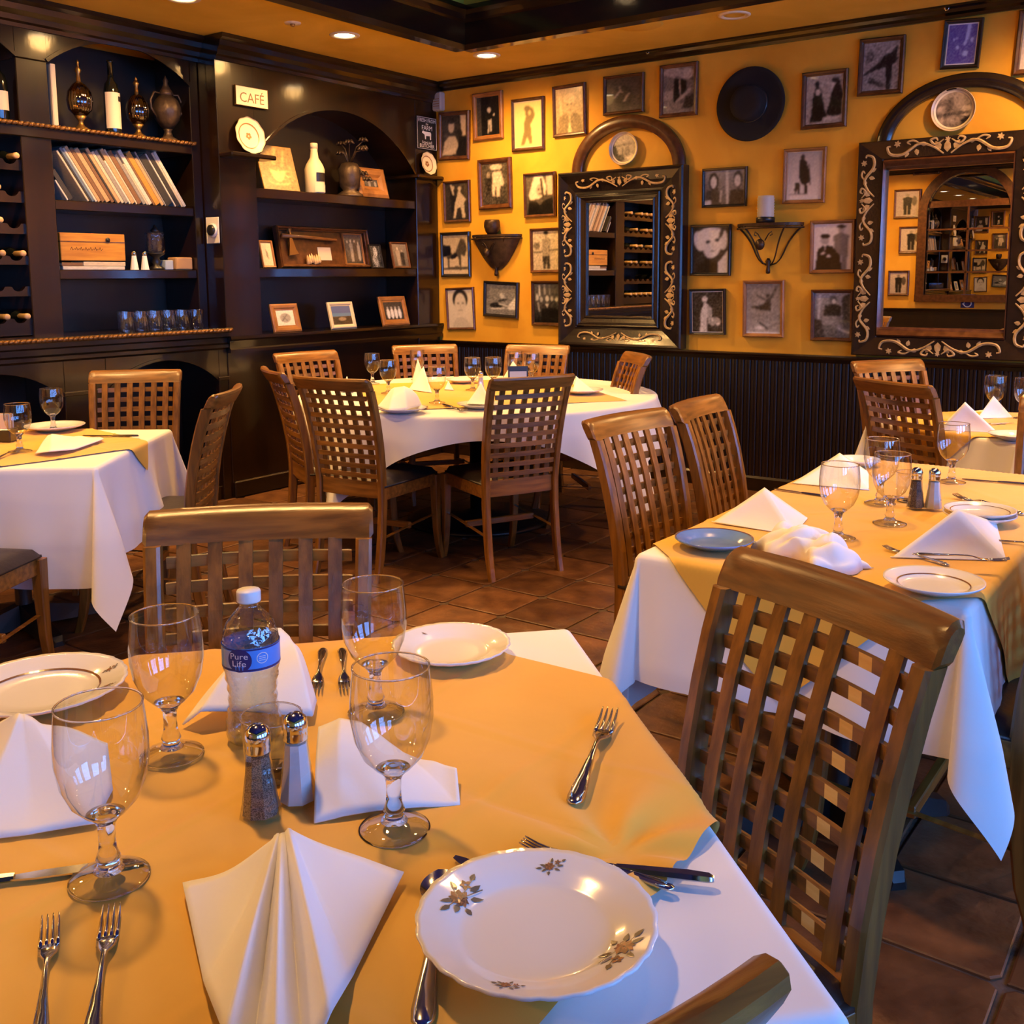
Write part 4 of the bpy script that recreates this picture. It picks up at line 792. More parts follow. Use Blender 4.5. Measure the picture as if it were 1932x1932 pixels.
round_plate('small round plate painted with a harbour scene inside the small mirror arch', (-3.615, 2.287), .112, art([(P_, [(0, .55), (1, .62), (1, .66), (0, .6)], .45), (E_, .12, .35, .14, .25, 0, .15), (E_, .3, .2, .2, .12, 0, .25), (E_, .6, .4, .1, .14, 0, .5), (E_, .75, .2, .16, .1, 0, .85), (L_, .4, .2, .45, .5, .02, .35)], .7, .62, 40, 40, seed=41, tint=(1, .85, .55), noise=.05))
round_plate('round plate painted with a busy brown street scene inside the big mirror arch', (-1.475, 2.340), .120, art([(E_, .2, .5, .1, .1, 0, .7), (E_, .4, .62, .08, .16, 0, .3), (E_, .6, .7, .12, .2, 0, .55), (E_, .75, .45, .1, .12, 0, .65), (E_, .8, .2, .15, .12, 0, .12), (E_, .45, .25, .14, .1, 0, .6), (E_, .2, .25, .1, .08, 0, .65), (E_, .3, .8, .15, .06, 0, .7), (L_, .1, .38, .9, .42, .02, .2)], .5, .4, 40, 40, seed=42, tint=(1, .76, .5), noise=.07))
# ------------------------------------------------------------------ mirrors with painted scroll frames
def scroll(mb, P, fn, r=.006, n=26):
    """flat gilded stem through the points P (u, v), with a curled end"""
    pts = []
    for i in range(len(P) - 1):
        p0 = P[max(i - 1, 0)]; p1 = P[i]; p2 = P[i + 1]; p3 = P[min(i + 2, len(P) - 1)]
        for k in range(5):
            t = k / 5; a = [.5 * (2 * p1[j] + (p2[j] - p0[j]) * t + (2 * p0[j] - 5 * p1[j] + 4 * p2[j] - p3[j]) * t * t + (3 * p1[j] - p0[j] - 3 * p2[j] + p3[j]) * t ** 3) for j in (0, 1)]
            pts.append(a)
    pts.append(list(P[-1])); m = len(pts); rs = [r * (.45 + .75 * math.sin(PI * min(1, (i + 1) / m * 1.05) * .9)) for i in range(m)]
    mb.tube([fn(*p) for p in pts], rs, 5)
def leaf(mb, u, v, a, l, wd, fn):
    ca, sa = math.cos(a), math.sin(a); P = [(0, 0), (.3, .5), (.65, .42), (1, 0), (.65, -.42), (.3, -.5)]
    q = [(u + (x * l * ca - y * wd * sa), v + (x * l * sa + y * wd * ca)) for x, y in P]
    n = len(q); mb.add([fn(*p) for p in q] + [fn(u + .5 * l * ca, v + .5 * l * sa, .005)], [(i, (i + 1) % n, n) for i in range(n)])
def flower(mb, u, v, s, fn, n=6):
    for k in range(n): leaf(mb, u, v, 2 * PI * k / n + .3, s, s * .55, fn)
def motif(mb, L, wd, fn, seed=0):
    """symmetrical scroll along u in [-L/2, L/2], v in [-wd/2, wd/2]"""
    for s in (-1, 1):
        scroll(mb, [(s * .02, -.30 * wd), (s * .12 * L, .05 * wd), (s * .22 * L, .18 * wd), (s * .34 * L, -.22 * wd), (s * .44 * L, -.2 * wd), (s * .47 * L, .10 * wd), (s * .445 * L, .16 * wd)], fn, wd * .060)
        scroll(mb, [(s * .03 * L, .30 * wd), (s * .09 * L, .1 * wd), (s * .13 * L, .3 * wd), (s * .09 * L, .38 * wd), (s * .075 * L, .26 * wd)], fn, wd * .045)
        scroll(mb, [(s * .20 * L, .14 * wd), (s * .26 * L, .34 * wd), (s * .31 * L, .28 * wd), (s * .285 * L, .18 * wd)], fn, wd * .04)
        leaf(mb, s * .05 * L, -.1 * wd, PI / 2 - s * .6, wd * .42, wd * .26, fn); leaf(mb, s * .16 * L, .12 * wd, PI / 2 - s * 1.2, wd * .3, wd * .2, fn)
        leaf(mb, s * .30 * L, -.1 * wd, -PI / 2 + s * .5, wd * .3, wd * .18, fn); leaf(mb, s * .24 * L, -.02 * wd, -PI / 2 - s * .2, wd * .3, wd * .2, fn)
        flower(mb, s * .39 * L, .24 * wd, wd * .16, fn)
    leaf(mb, 0, -.25 * wd, PI / 2, wd * .55, wd * .3, fn); flower(mb, 0, .3 * wd, wd * .13, fn)
# small mirror
x0, x1 = -4.115, -3.128; zt, zb_ = 2.145, .924; cxm = (x0 + x1) / 2; czm = (zt + zb_) / 2; MW, MH = x1 - x0, zt - zb_
gx0, gx1, gz0, gz1 = -3.905, -3.385, 1.138, 1.930
t = thing('wall_mirror', 'small mirror in a deep black frame painted with gold leaves', 'mirror', (0, YW, 0), 0)
def rect_sweep(mb, o, prof):
    """prof: (inset fraction 0..1 between the outer and the inner rectangle, depth)"""
    O, I = o; secs = []
    for cx_, cz_ in ((0, 2), (1, 2), (1, 3), (0, 3)):
        secs.append([(O[cx_] + (I[cx_] - O[cx_]) * a, -b, O[cz_] + (I[cz_] - O[cz_]) * a) for a, b in prof])
    secs.append(secs[0]); return mb.sweep(secs, cap=False)
O1 = (x0, x1, zb_, zt); I1 = (-3.982, -3.318, 1.060, 1.985)
rect_sweep(MB(), (O1, I1), [(0, .0), (0, .085), (.06, .092), (.16, .088), (.5, .062), (.86, .045), (.95, .046), (1, .040), (1, .003)]).obj('outer_frame', 'blackw', t)
G1 = (gx0, gx1, gz0, gz1)
rect_sweep(MB(), (I1, G1), [(0, .003), (0, .050), (.10, .056), (.18, .050), (.28, .052), (.38, .040), (.72, .030), (.82, .036), (.92, .034), (1, .022), (1, .003)]).obj('inner_frame', 'blackw', t)
MB().box((gx0, -.014, gz0), (gx1, -.004, gz1)).obj('mirror_glass', 'mirror', t)
def side_fn(kind, O, I, dep0, dep1):
    """map (u along, v across 0 outer .. 1 inner) of one side of a frame to wall space"""
    cx_, cz_ = (O[0] + O[1]) / 2, (O[2] + O[3]) / 2
    def f(u, v, lift=0.0):
        k = max(0, min(1, v)); d = dep0 + (dep1 - dep0) * k + .004 + lift
        if kind == 'top': return (cx_ + u, -d, O[3] + (I[3] - O[3]) * v)
        if kind == 'bottom': return (cx_ + u, -d, O[2] + (I[2] - O[2]) * v)
        if kind == 'left': return (O[0] + (I[0] - O[0]) * v, -d, cz_ + u)
        return (O[1] + (I[1] - O[1]) * v, -d, cz_ + u)
    return f
def decorate(parent, kind, O, I, d0, d1, L, wd, split=1, c=0.52, name='painted_scroll'):
    f = side_fn(kind, O, I, d0, d1); mb = MB()
    ww = {'top': O[3] - I[3], 'bottom': I[2] - O[2], 'left': I[0] - O[0], 'right': O[1] - I[1]}[kind]
    for k in range(split):
        off = (k - (split - 1) / 2) * L
        motif(mb, L * .96, wd, lambda u, v, l=0.0: f(u + off, c - v / ww, l * .3))
    mb.obj(name, 'scroll', parent)
decorate(t, 'top', O1, I1, .080, .052, .78, .105); decorate(t, 'bottom', O1, I1, .080, .052, .74, .09)
decorate(t, 'right', O1, I1, .080, .052, .50, .125, 2); decorate(t, 'left', O1, I1, .080, .052, .50, .11, 2)
def arch_trim(label, c0, c1, zb, zs_, rise, wd):
    t = thing('wall_arch', label, 'arch', (0, YW, 0), 0, 'half round arches over the mirrors')
    m = MB(); n = 40; cx_ = (c0 + c1) / 2; a_ = (c1 - c0) / 2
    secs = []
    for i in range(n + 1):
        th = PI - PI * i / n; ci, si = math.cos(th), math.sin(th)
        ring = []
        for (k, d) in ((0, 0), (0, .028), (.2, .042), (.5, .046), (.8, .040), (1, .026), (1, 0)):
            ring.append((cx_ + (a_ - wd * (1 - k)) * ci, -d, zb + (rise - wd * (1 - k)) * si))
        secs.append(ring)
    m.sweep(secs); return m.obj('moulding', 'fr_brown' if 'small' in label else 'blackw', t, 'angle')
A1 = [(-4.039, 2.156), (-3.149, 2.162), (-3.580, 2.511), (-3.562, 2.435)]
arch_trim('brown half round arch standing on the small mirror', A1[0][0], A1[1][0], zt, zt, A1[2][1] - zt, .088)
A2 = [(-1.901, 2.191), (-1.408, 2.536), (-1.821, 2.194), (-1.413, 2.458)]
hw2 = A2[1][0] - A2[0][0] + .0
arch_trim('black half round arch standing on the big mirror', A2[0][0], A2[0][0] + 2 * (-1.42 - A2[0][0]), (-1.901, 2.188)[1] - .03, 0, A2[1][1] - (-1.901, 2.188)[1] + .03, .082)
# big mirror
B0 = (-1.985, 2.189); Bb = (-1.988, 0.931)
g0 = (-1.826, 2.023); g1 = (-1.148, 1.108)
gx0, gx1 = g0[0] - .005, g1[0] + .005; gz1, gz0 = g0[1] + .005, g1[1] - .005
x0 = B0[0] - .005; x1 = gx1 + (gx0 - x0); zt2, zb2 = B0[1] + .005, Bb[1] + .0
t = thing('wall_mirror', 'big mirror in a black frame painted with gold scrolls and flowers', 'mirror', (0, YW, 0), 0)
O2 = (x0, x1, zb2, zt2); I2 = (x0 + .150, x1 - .150, gz0 - .055, gz1 + .055)
rect_sweep(MB(), (O2, I2), [(0, .0), (0, .060), (.05, .066), (.95, .062), (1, .056), (1, .003)]).obj('outer_frame', 'blackw', t)
rect_sweep(MB(), (I2, (gx0, gx1, gz0, gz1)), [(0, .003), (0, .062), (.2, .078), (.35, .070), (.5, .060), (.65, .050), (.8, .046), (.92, .030), (1, .022), (1, .003)]).obj('inner_frame', 'fr_brown', t)
MB().box((gx0, -.014, gz0), (gx1, -.004, gz1)).obj('mirror_glass', 'mirror', t)
decorate(t, 'top', O2, I2, .066, .062, .74, .13); decorate(t, 'bottom', O2, I2, .066, .062, .74, .125)
decorate(t, 'left', O2, I2, .066, .062, .58, .12, 2, .45); decorate(t, 'right', O2, I2, .066, .062, .58, .12, 2, .45)
# ------------------------------------------------------------------ wall brackets with candle and pot
def bracket(label, tl, tr, tip, solid):
    cx_ = (tl[0] + tr[0]) / 2; zt = (tl[1] + tr[1]) / 2; hw = (tr[0] - tl[0]) / 2; h = zt - tip[1]; dp = .125
    t = thing('wall_bracket', label, 'bracket', (cx_, YW, zt), 0)
    pl = [(hw * math.cos(a), -dp * math.sin(a)) for a in [PI * k / 20 for k in range(21)]]
    MB().prism(pl, lambda u, v: (u, v, -.018), lambda u, v: (u, v, 0)).obj('shelf_plate', 'iron', t)
    m = MB()
    def rib(a0, bulge=1.0, r=.006):
        P = []
        for k in range(15):
            s = k / 14; rad = (1 - s) ** .55 * (1 if s < .98 else .9) * (1 - .22 * math.sin(PI * s))
            P.append((hw * rad * math.cos(a0) * .98, -dp * rad * math.sin(a0) - .006, -.018 - (h * .84 - .018) * s))
        m.tube(P, [r * (1 - .3 * k / 14) for k in range(15)], 6)
    for a in (0.02, PI * .28, PI * .72, PI - .02): rib(a)
    m.tube([(hw * math.cos(a), -dp * math.sin(a), -.03) for a in [PI * k / 20 for k in range(21)]], .006, 6)
    for s in (-1, 1):
        m.tube([(s * .01, -dp * .9, -.11), (s * .035, -dp * .93, -.07), (s * .055, -dp * .93, -.055), (s * .06, -dp * .93, -.075), (s * .045, -dp * .93, -.08)], .004, 5)
    m.obj('iron_ribs', 'iron', t, True)
    m = MB(); m.lathe([(0, -.02), (.03, -.012), (.036, 0), (.03, .012), (0, .02)], 14, sx=.9).xf(Matrix.Translation((-.02, -dp * .95, -.135)) @ Matrix.Rotation(PI / 2, 4, 'X')); m.obj('leaf_boss', 'iron', t, True)
    MB().lathe([(0, -h), (.013, -h + .004), (.015, -h + .02), (.010, -h + .05), (.018, -h + .08), (.008, -h + .10)], 12, o=(0, -.022, 0)).obj('finial', 'iron', t, True)
    if solid:
        def sh(u, v):
            a = PI * u; s = v; rad = (1 - s) ** .6 * .93 + .03
            return (hw * rad * math.cos(a), -dp * rad * math.sin(a) - .001, -.02 - (h * .80) * s)
        MB().grid(sh, 20, 12).obj('bronze_shade', 'bronze', t, True)
    return t
s1l, s1r, s1t = (-4.950, 1.736), (-4.493, 1.731), (-4.703, 1.422); bracket('bronze half round wall bracket with a closed leaf patterned shade', s1l, s1r, s1t, True)
s2l, s2r, s2t = (-2.770, 1.746), (-2.332, 1.741), (-2.556, 1.424); bracket('open iron scroll wall bracket between the two mirrors', s2l, s2r, s2t, False)
t = thing('clay_pot', 'small dark round pot on the bronze wall bracket', 'pot', ((s1l[0] + s1r[0]) / 2 - .0, YW - .068, (s1l[1] + s1r[1]) / 2 + .001))
MB().lathe([(.035, 0), (.05, .02), (.062, .055), (.060, .09), (.054, .108), (.050, .108), (.052, .09), (.045, .03), (0, .02)], 24).obj('body', 'iron', t, True)
t = thing('pillar_candle', 'ridged pale candle in a dark cup on the open iron bracket', 'candle', ((s2l[0] + s2r[0]) / 2 - .01, YW - .062, (s2l[1] + s2r[1]) / 2 + .001))
MB().lathe([(.058, 0), (.060, .03), (.054, .036), (0, .036)], 24).obj('cup', 'black', t, True)
MB().lathe([(.052, .036)] + [(.055 if k % 2 else .050, .04 + .0085 * k) for k in range(15)] + [(.05, .168), (0, .168)], 24).obj('candle', 'grey', t, True)
# corner sensor, hooks
t = thing('alarm_box', 'small pale grey alarm box high in the corner by the bookcase', 'sensor', (XC + .045, YW - .0, 2.765))
MB().cbox((-.045, -.06, -.07), (.045, 0, .07), .010).obj('housing', 'grey', t)
for k in range(4): MB().box((-.03, -.0615, -.04 + k * .018), (.03, -.0595, -.035 + k * .018)).obj('slot', 'fr_tan', t)
for lb, q in (('tiny steel hook on the crown moulding above the small mirror', (-3.422, 2.900)), ('tiny steel hook on the crown moulding above the big mirror', (-1.538, 2.896))):
    t = thing('ceiling_hook', lb, 'hook', (q[0], YW - .075, q[1])); MB().tube([(0, .03, .05), (0, .0, .05), (0, 0, .0), (.008, 0, -.02), (.02, 0, -.016), (.024, 0, -.002)], .004, 6).obj('wire', 'chrome', t, True)
# ------------------------------------------------------------------ things on the arched bookcase (facing +x)
R90 = PI / 2
def stand_frame(label, y, z, w, h, mat, A, fw, x, lean=14, mw=0, mm='fr_cream', rz=0, cat='picture', d=.018, grp='framed photos standing on the arched bookcase'):
    t = thing('photo_frame', label, cat, (x, y, z), 0, grp)
    t.rotation_mode = 'XYZ'; t.rotation_euler = (-math.radians(lean) * 1, 0, R90 + rz)
    m = frame_mb(w, h, fw, d); m.xf(Matrix.Translation((0, 0, h / 2))); m.obj('frame', mat, t)
    MB().box((-w / 2 + .003, -.003, .003), (w / 2 - .003, .004, h - .003)).obj('backing', 'fr_black', t)
    iw, ih = w - 2 * fw + .004, h - 2 * fw + .004
    if mw: MB().box((-iw / 2, -d * .42, h / 2 - ih / 2), (iw / 2, -.003, h / 2 + ih / 2)).obj('mat_board', mm, t); iw -= 2 * mw; ih -= 2 * mw
    print_mesh(t, iw, ih, -d * .46 - .0005, A, cz=h / 2)
    MB().box((-.02, .004, .0), (.02, .008, h * .55)).obj('easel_back', 'fr_black', t); return t
GRP3 = art(person(.2, .1, .7, .3, .7, .1) + person(.4, .08, .75, .55, .8, .1) + person(.62, .1, .72, .25, .75, .1) + person(.82, .1, .66, .6, .8, .09), .3, .2, seed=51)
stand_frame('tan wooden frame with a pale sketch, left on the ledge', 4.790, R3, .245, .195, 'fr_tan', art([(E_, .5, .5, .3, .3, 0, .6), (L_, .3, .3, .6, .7, .03, .4), (L_, .6, .3, .4, .6, .03, .45)], .9, .85, seed=52, tint=(1, .9, .72)), .045, XC - .05, 14)
sea = art([(P_, [(0, 0), (1, 0), (1, .45), (0, .4)], .25), (E_, .5, .3, .2, .1, 0, .6)], .6, .3, seed=53); sc_ = sea[2]; vv = np.repeat(np.linspace(0, 1, sea[1] + 1), sea[0] + 1); sc_[:, :3] = np.where(vv[:, None] > .62, [[.10, .14, .30]], np.where(vv[:, None] > .45, [[.12, .22, .36]], sc_[:, :3] * [[.8, .7, .5]]))
stand_frame('cream framed blue seaside picture, middle of the ledge', 5.325, R3, .25, .195, 'fr_cream', sea, .030, XC - .05, 14)
stand_frame('brown wooden frame with a group in white shirts, right on the ledge', 5.885, R3, .30, .225, 'fr_tan', art([(E_, .2 + .2 * k, .35, .09, .3, 0, .85) for k in range(4)] + [(E_, .2 + .2 * k, .68, .05, .07, 0, .6) for k in range(4)], .2, .12, seed=54, tint=BW_), .045, XC - .05, 14)
t = thing('coffee_panel', 'golden wooden panel painted with a coffee cup, standing on the upper niche shelf', 'picture', (XC - .10, 4.83, R1), 0); t.rotation_euler = (-math.radians(16), 0, R90 - .0)
cup = art([(P_, [(0, 0), (1, 0), (1, 1), (0, 1)], .55), (E_, .47, .20, .32, .10, 0, .80), (E_, .47, .225, .28, .075, 0, .62), (P_, [(.24, .48), (.70, .48), (.62, .26), (.52, .2), (.42, .2), (.31, .26)], .92), (E_, .47, .48, .235, .04, 0, .66), (E_, .76, .38, .10, .08, 0, .85), (E_, .76, .38, .06, .05, 0, .5), (L_, .4, .6, .5, .95, .05, .72), (L_, .62, .55, .75, .9, .04, .7), (E_, .85, .4, .05, .2, 0, .66)], .6, .5, 44, 54, seed=55, tint=(1, .62, .20), noise=.05)
MB().cbox((-.16, -.012, 0), (.16, .004, .315), .003).obj('board', 'crate', t); print_mesh(t, .31, .305, -.0126, cup, 'painted_face', 'paint', 0, .157)
t = thing('liqueur_bottle', 'cream glass liqueur bottle with a dark label on the upper niche shelf', 'bottle', (XC - .12, 5.155, R1), 0)
MB().lathe([(0, 0), (.062, .002), (.068, .012), (.070, .17), (.060, .20), (.030, .25), (.024, .30), (.026, .315)], 24).obj('body', 'cream', t, True)
MB().lathe([(.027, .312), (.027, .345), (.024, .35), (0, .35)], 16).obj('cap', 'cream', t, True)
m = MB(); m.grid(lambda u, v: (.0712 * math.cos((u - .5) * 1.2 - .0), .0712 * math.sin((u - .5) * 1.2), .085 + .06 * v), 8, 1); m.obj('dark_label', 'signblack', t, True)
m = MB(); m.grid(lambda u, v: (.0708 * math.cos((u - .5) * 1.5), .0708 * math.sin((u - .5) * 1.5), .012 + .055 * v), 8, 1); m.obj('lower_label', 'paper', t, True)
t = thing('floral_ornament', 'dark bronze vase with drooping metal flowers on the upper niche shelf', 'ornament', (XC - .14, 5.52, R1), 0)
MB().lathe([(.10, 0), (.095, .02), (.05, .05), (.075, .08), (.08, .2), (.06, .24), (.035, .25), (0, .25)], 20).obj('vase', 'bronze', t, True)
rr = random.Random(3)
for k in range(9):
    a = rr.uniform(0, 2 * PI); r_ = rr.uniform(.04, .11); zz = rr.uniform(.30, .42) if k < 7 else .12 + .05 * (k - 7)
    if k >= 7: a = -.2 + k; r_ = .11
    p = (r_ * math.cos(a) + .03, r_ * math.sin(a), zz); st = MB().tube([(0, 0, .22), (p[0] * .5, p[1] * .5, (zz + .25) / 2 + .03), p], .005, 5).obj('stem', 'bronze', t, True)
    m = MB()
    for j in range(6):
        b = 2 * PI * j / 6; m.tube([p, (p[0] + .022 * math.cos(b), p[1] + .022 * math.sin(b), p[2] + .012), (p[0] + .036 * math.cos(b), p[1] + .036 * math.sin(b), p[2] - .002)], [.006, .014, .004], 6)
    m.lathe([(0, -.01), (.012, 0), (0, .014)], 8, o=p); m.obj('flower', 'bronze', st, True)
stand_frame('tan frame set into a deep box with a small group photo, upper niche shelf', 5.725, R1, .315, .225, 'fr_tan', GRP3, .085, XC - .12, 15, d=.05)
# shadow box with a pipe axe
t = thing('shadow_box', 'wide dark brown shadow box holding a pipe axe and a small photo, middle niche shelf', 'display case', (XC - .22, 5.33, R2), 0); t.rotation_euler = (-math.radians(10), 0, R90)
wq, hq2 = .90, .295
m = frame_mb(wq, hq2, .028, .05); m.xf(Matrix.Translation((0, 0, hq2 / 2))); m.obj('frame', 'fr_brown', t); MB().box((-wq / 2 + .004, -.004, .004), (wq / 2 - .004, .004, hq2 - .004)).obj('backing', 'fr_brown', t)
ax = MB().tube([(-.40, -.03, .225), (-.2, -.032, .222), (.12, -.03, .205)], [.016, .013, .011], 8).obj('axe_handle', 'fr_tan', t, True)
m = MB(); m.prism([(-.335, .215), (-.315, .215), (-.29, .13), (-.27, .10), (-.36, .085), (-.345, .15)], lambda u, v: (u, -.036, v), lambda u, v: (u, -.026, v)); m.lathe([(.012, .235), (.010, .25), (.018, .27), (.016, .285)], 10, o=(-.325, -.03, 0)); m.obj('axe_head', 'brass', t)
for k in range(6): MB().lathe([(0, 0), (.014, .01), (.010, .05), (0, .075)], 8, o=(-.19 + .022 * k, -.03, .02 + .006 * (k % 3))).obj('feather', 'cork', t, True)
MB().box((-.06, -.008, .06), (.07, -.005, .155)).obj('caption_card', 'paper', t)
tf = frame_mb(.20, .24, .012, .02); tf.xf(Matrix.Translation((.30, -.004, .145))); fo = tf.obj('inner_frame', 'fr_tan', t); print_mesh(t, .18, .22, -.014, GRP3, 'inner_print', 'photo', .30, .145)
stand_frame('small upright tan frame leaning left of the shadow box', 4.655, R2, .115, .185, 'fr_tan', art([(E_, .5, .5, .1, .15, 0, .5), (L_, .4, .7, .6, .3, .03, .5)], .85, .8, seed=56, tint=(1, .8, .5)), .016, XC - .06, 12)
stand_frame('unframed looking small black and white photo right of the shadow box', 5.81, R2, .125, .185, 'fr_black', art([(E_, .5, .7, .2, .25, 0, .6), (E_, .4, .3, .25, .3, 10, .5)], .2, .2, seed=57, tint=BW_, noise=.15), .010, XC - .16, 12)
stand_frame('pale edged dark frame of figures at the right end of the middle niche shelf', 6.0, R2, .19, .205, 'fr_brown', art(person(.35, .05, .8, .6, .8, .14) + person(.65, .05, .7, .2, .7, .14), .5, .35, seed=58, tint=SEP), .016, XC - .08, 12)
# sign, plates
t = thing('cafe_sign', 'cream sign with brown lettering on the arched bookcase', 'sign', (XC + .004, 4.504, 2.561)); t.rotation_euler = (0, 0, R90)
MB().cbox((-.131, -.014, -.061), (.131, 0, .061), .004).obj('board', 'cream', t)
m = frame_mb(.262, .122, .006, .0165); m.obj('border', 'brass', t)
ry = Matrix.Rotation(PI / 2, 4, 'X')
text_mb('CAFÉ', .060, .195).xf(Matrix.Translation((0, -.0152, 0)) @ ry).obj('lettering', 'brownink', t)
t = thing('farm_sign', 'small black sign with white lettering and a cow, corner of the arched bookcase', 'sign', (XC + .004, 6.217, 2.517)); t.rotation_euler = (0, 0, R90)
sw, sh_ = .232, .245
MB().cbox((-sw / 2, -.010, -sh_ / 2), (sw / 2, 0, sh_ / 2), .002).obj('board', 'signblack', t); frame_mb(sw - .006, sh_ - .006, .006, .0115).obj('border', 'whiteink', t)
for tx, hh, ww, zz in (('FRESH FROM', .026, .20, .095), ('the', .016, .03, .070), ('FARM', .034, .12, .040), ('BUTCHER', .026, .17, -.095), ('local', .022, .11, -.067)): text_mb(tx, hh, ww).xf(Matrix.Translation((0, -.0112, zz)) @ ry).obj('lettering', 'whiteink', t)
cow = [(-.055, .012), (-.045, .018), (-.03, .012), (.04, .012), (.048, .0), (.046, -.045), (.036, -.045), (.034, -.018), (-.012, -.020), (-.014, -.045), (-.024, -.045), (-.028, -.012), (-.045, -.004), (-.058, .0)]
MB().prism(cow, lambda u, v: (u, -.0112, v), lambda u, v: (u, -.010, v)).obj('cow_emblem', 'whiteink', t)
def lean_plate(label, y, z, r, x, sqz=.0):
    t = thing('display_plate', label, 'plate', (x, y, z), 0, 'plates displayed on the bookcase'); t.rotation_euler = (0, math.radians(-10), 0)
    lob = lambda a, j: 1 + .022 * math.cos(10 * a) * (1 if j >= 3 else 0)
    m = MB().lathe([(1e-4, .006), (r * .5, .006), (r * .68, .008), (r * .8, .016), (r * .93, .021), (r, .026), (r * .985, .029)], 60, cap=False, lobes=lob)
    m.xf(Matrix.Translation((0, 0, r)) @ Matrix.Rotation(PI / 2, 4, 'Y')); m.obj('plate_body', 'cream', t, True)
    m = MB(); m.lathe([(r * .64, .0095), (r * .70, .0115)], 48, cap=False); m.xf(Matrix.Translation((0, 0, r)) @ Matrix.Rotation(PI / 2, 4, 'Y')); m.obj('ring_line', 'fr_tan', t, True)
    m = MB()
    for k in range(5):
        a = 2 * PI * k / 5; m.lathe([(0, .0068), (.010, .0066)], 8, o=(.014 * math.cos(a), .014 * math.sin(a), 0), cap=False)
    m.xf(Matrix.Translation((0, 0, r)) @ Matrix.Rotation(PI / 2, 4, 'Y')); m.obj('centre_flower', 'fr_tan', t)
lean_plate('large cream plate leaning on the left impost under the cream sign', 4.462, 2.198, .118, XC + .035)
lean_plate('smaller cream plate leaning on the right impost in the corner', 6.205, 2.198, .088, XC + .03)
# ================================================================== CHAIRS
CH_H = 0.968
def yback(z):      # back line of the rear posts (y), front of the chair is +y
    P = [(0, -.262), (.12, -.232), (.30, -.208), (.48, -.206), (.62, -.222), (.80, -.262), (.90, -.296), (.97, -.325)]
    for (a, ya), (b, yb_) in zip(P[:-1], P[1:]):
        if z <= b: t = (z - a) / (b - a); t2 = t; return ya + (yb_ - ya) * t2
    return P[-1][1]
def xpost(z): return .186 + .018 * max(0, (z - .45) / .5)
def ycurve(x, z): return -.030 * (0.35 + .65 * max(0, min(1, (z - .42) / .5))) * (1 - (x / .205) ** 2)
def rect_ring(x, y, z, wx, wy): return [(x - wx / 2, y - wy / 2, z), (x + wx / 2, y - wy / 2, z), (x + wx / 2, y + wy / 2, z), (x - wx / 2, y + wy / 2, z)]
CM = {}
def oct_ring(x, y, z, wx, wy, c=.006):
    a, b = wx / 2, wy / 2
    return [(x - a + c, y - b, z), (x + a - c, y - b, z), (x + a, y - b + c, z), (x + a, y + b - c, z), (x + a - c, y + b, z), (x - a + c, y + b, z), (x - a, y + b - c, z), (x - a, y - b + c, z)]
RAILZ = .908
SLX = [(-2.5 + k) * .0553 for k in range(6)]
CRZ = [.497 + (.872 - .497) * k / 8 for k in range(9)]
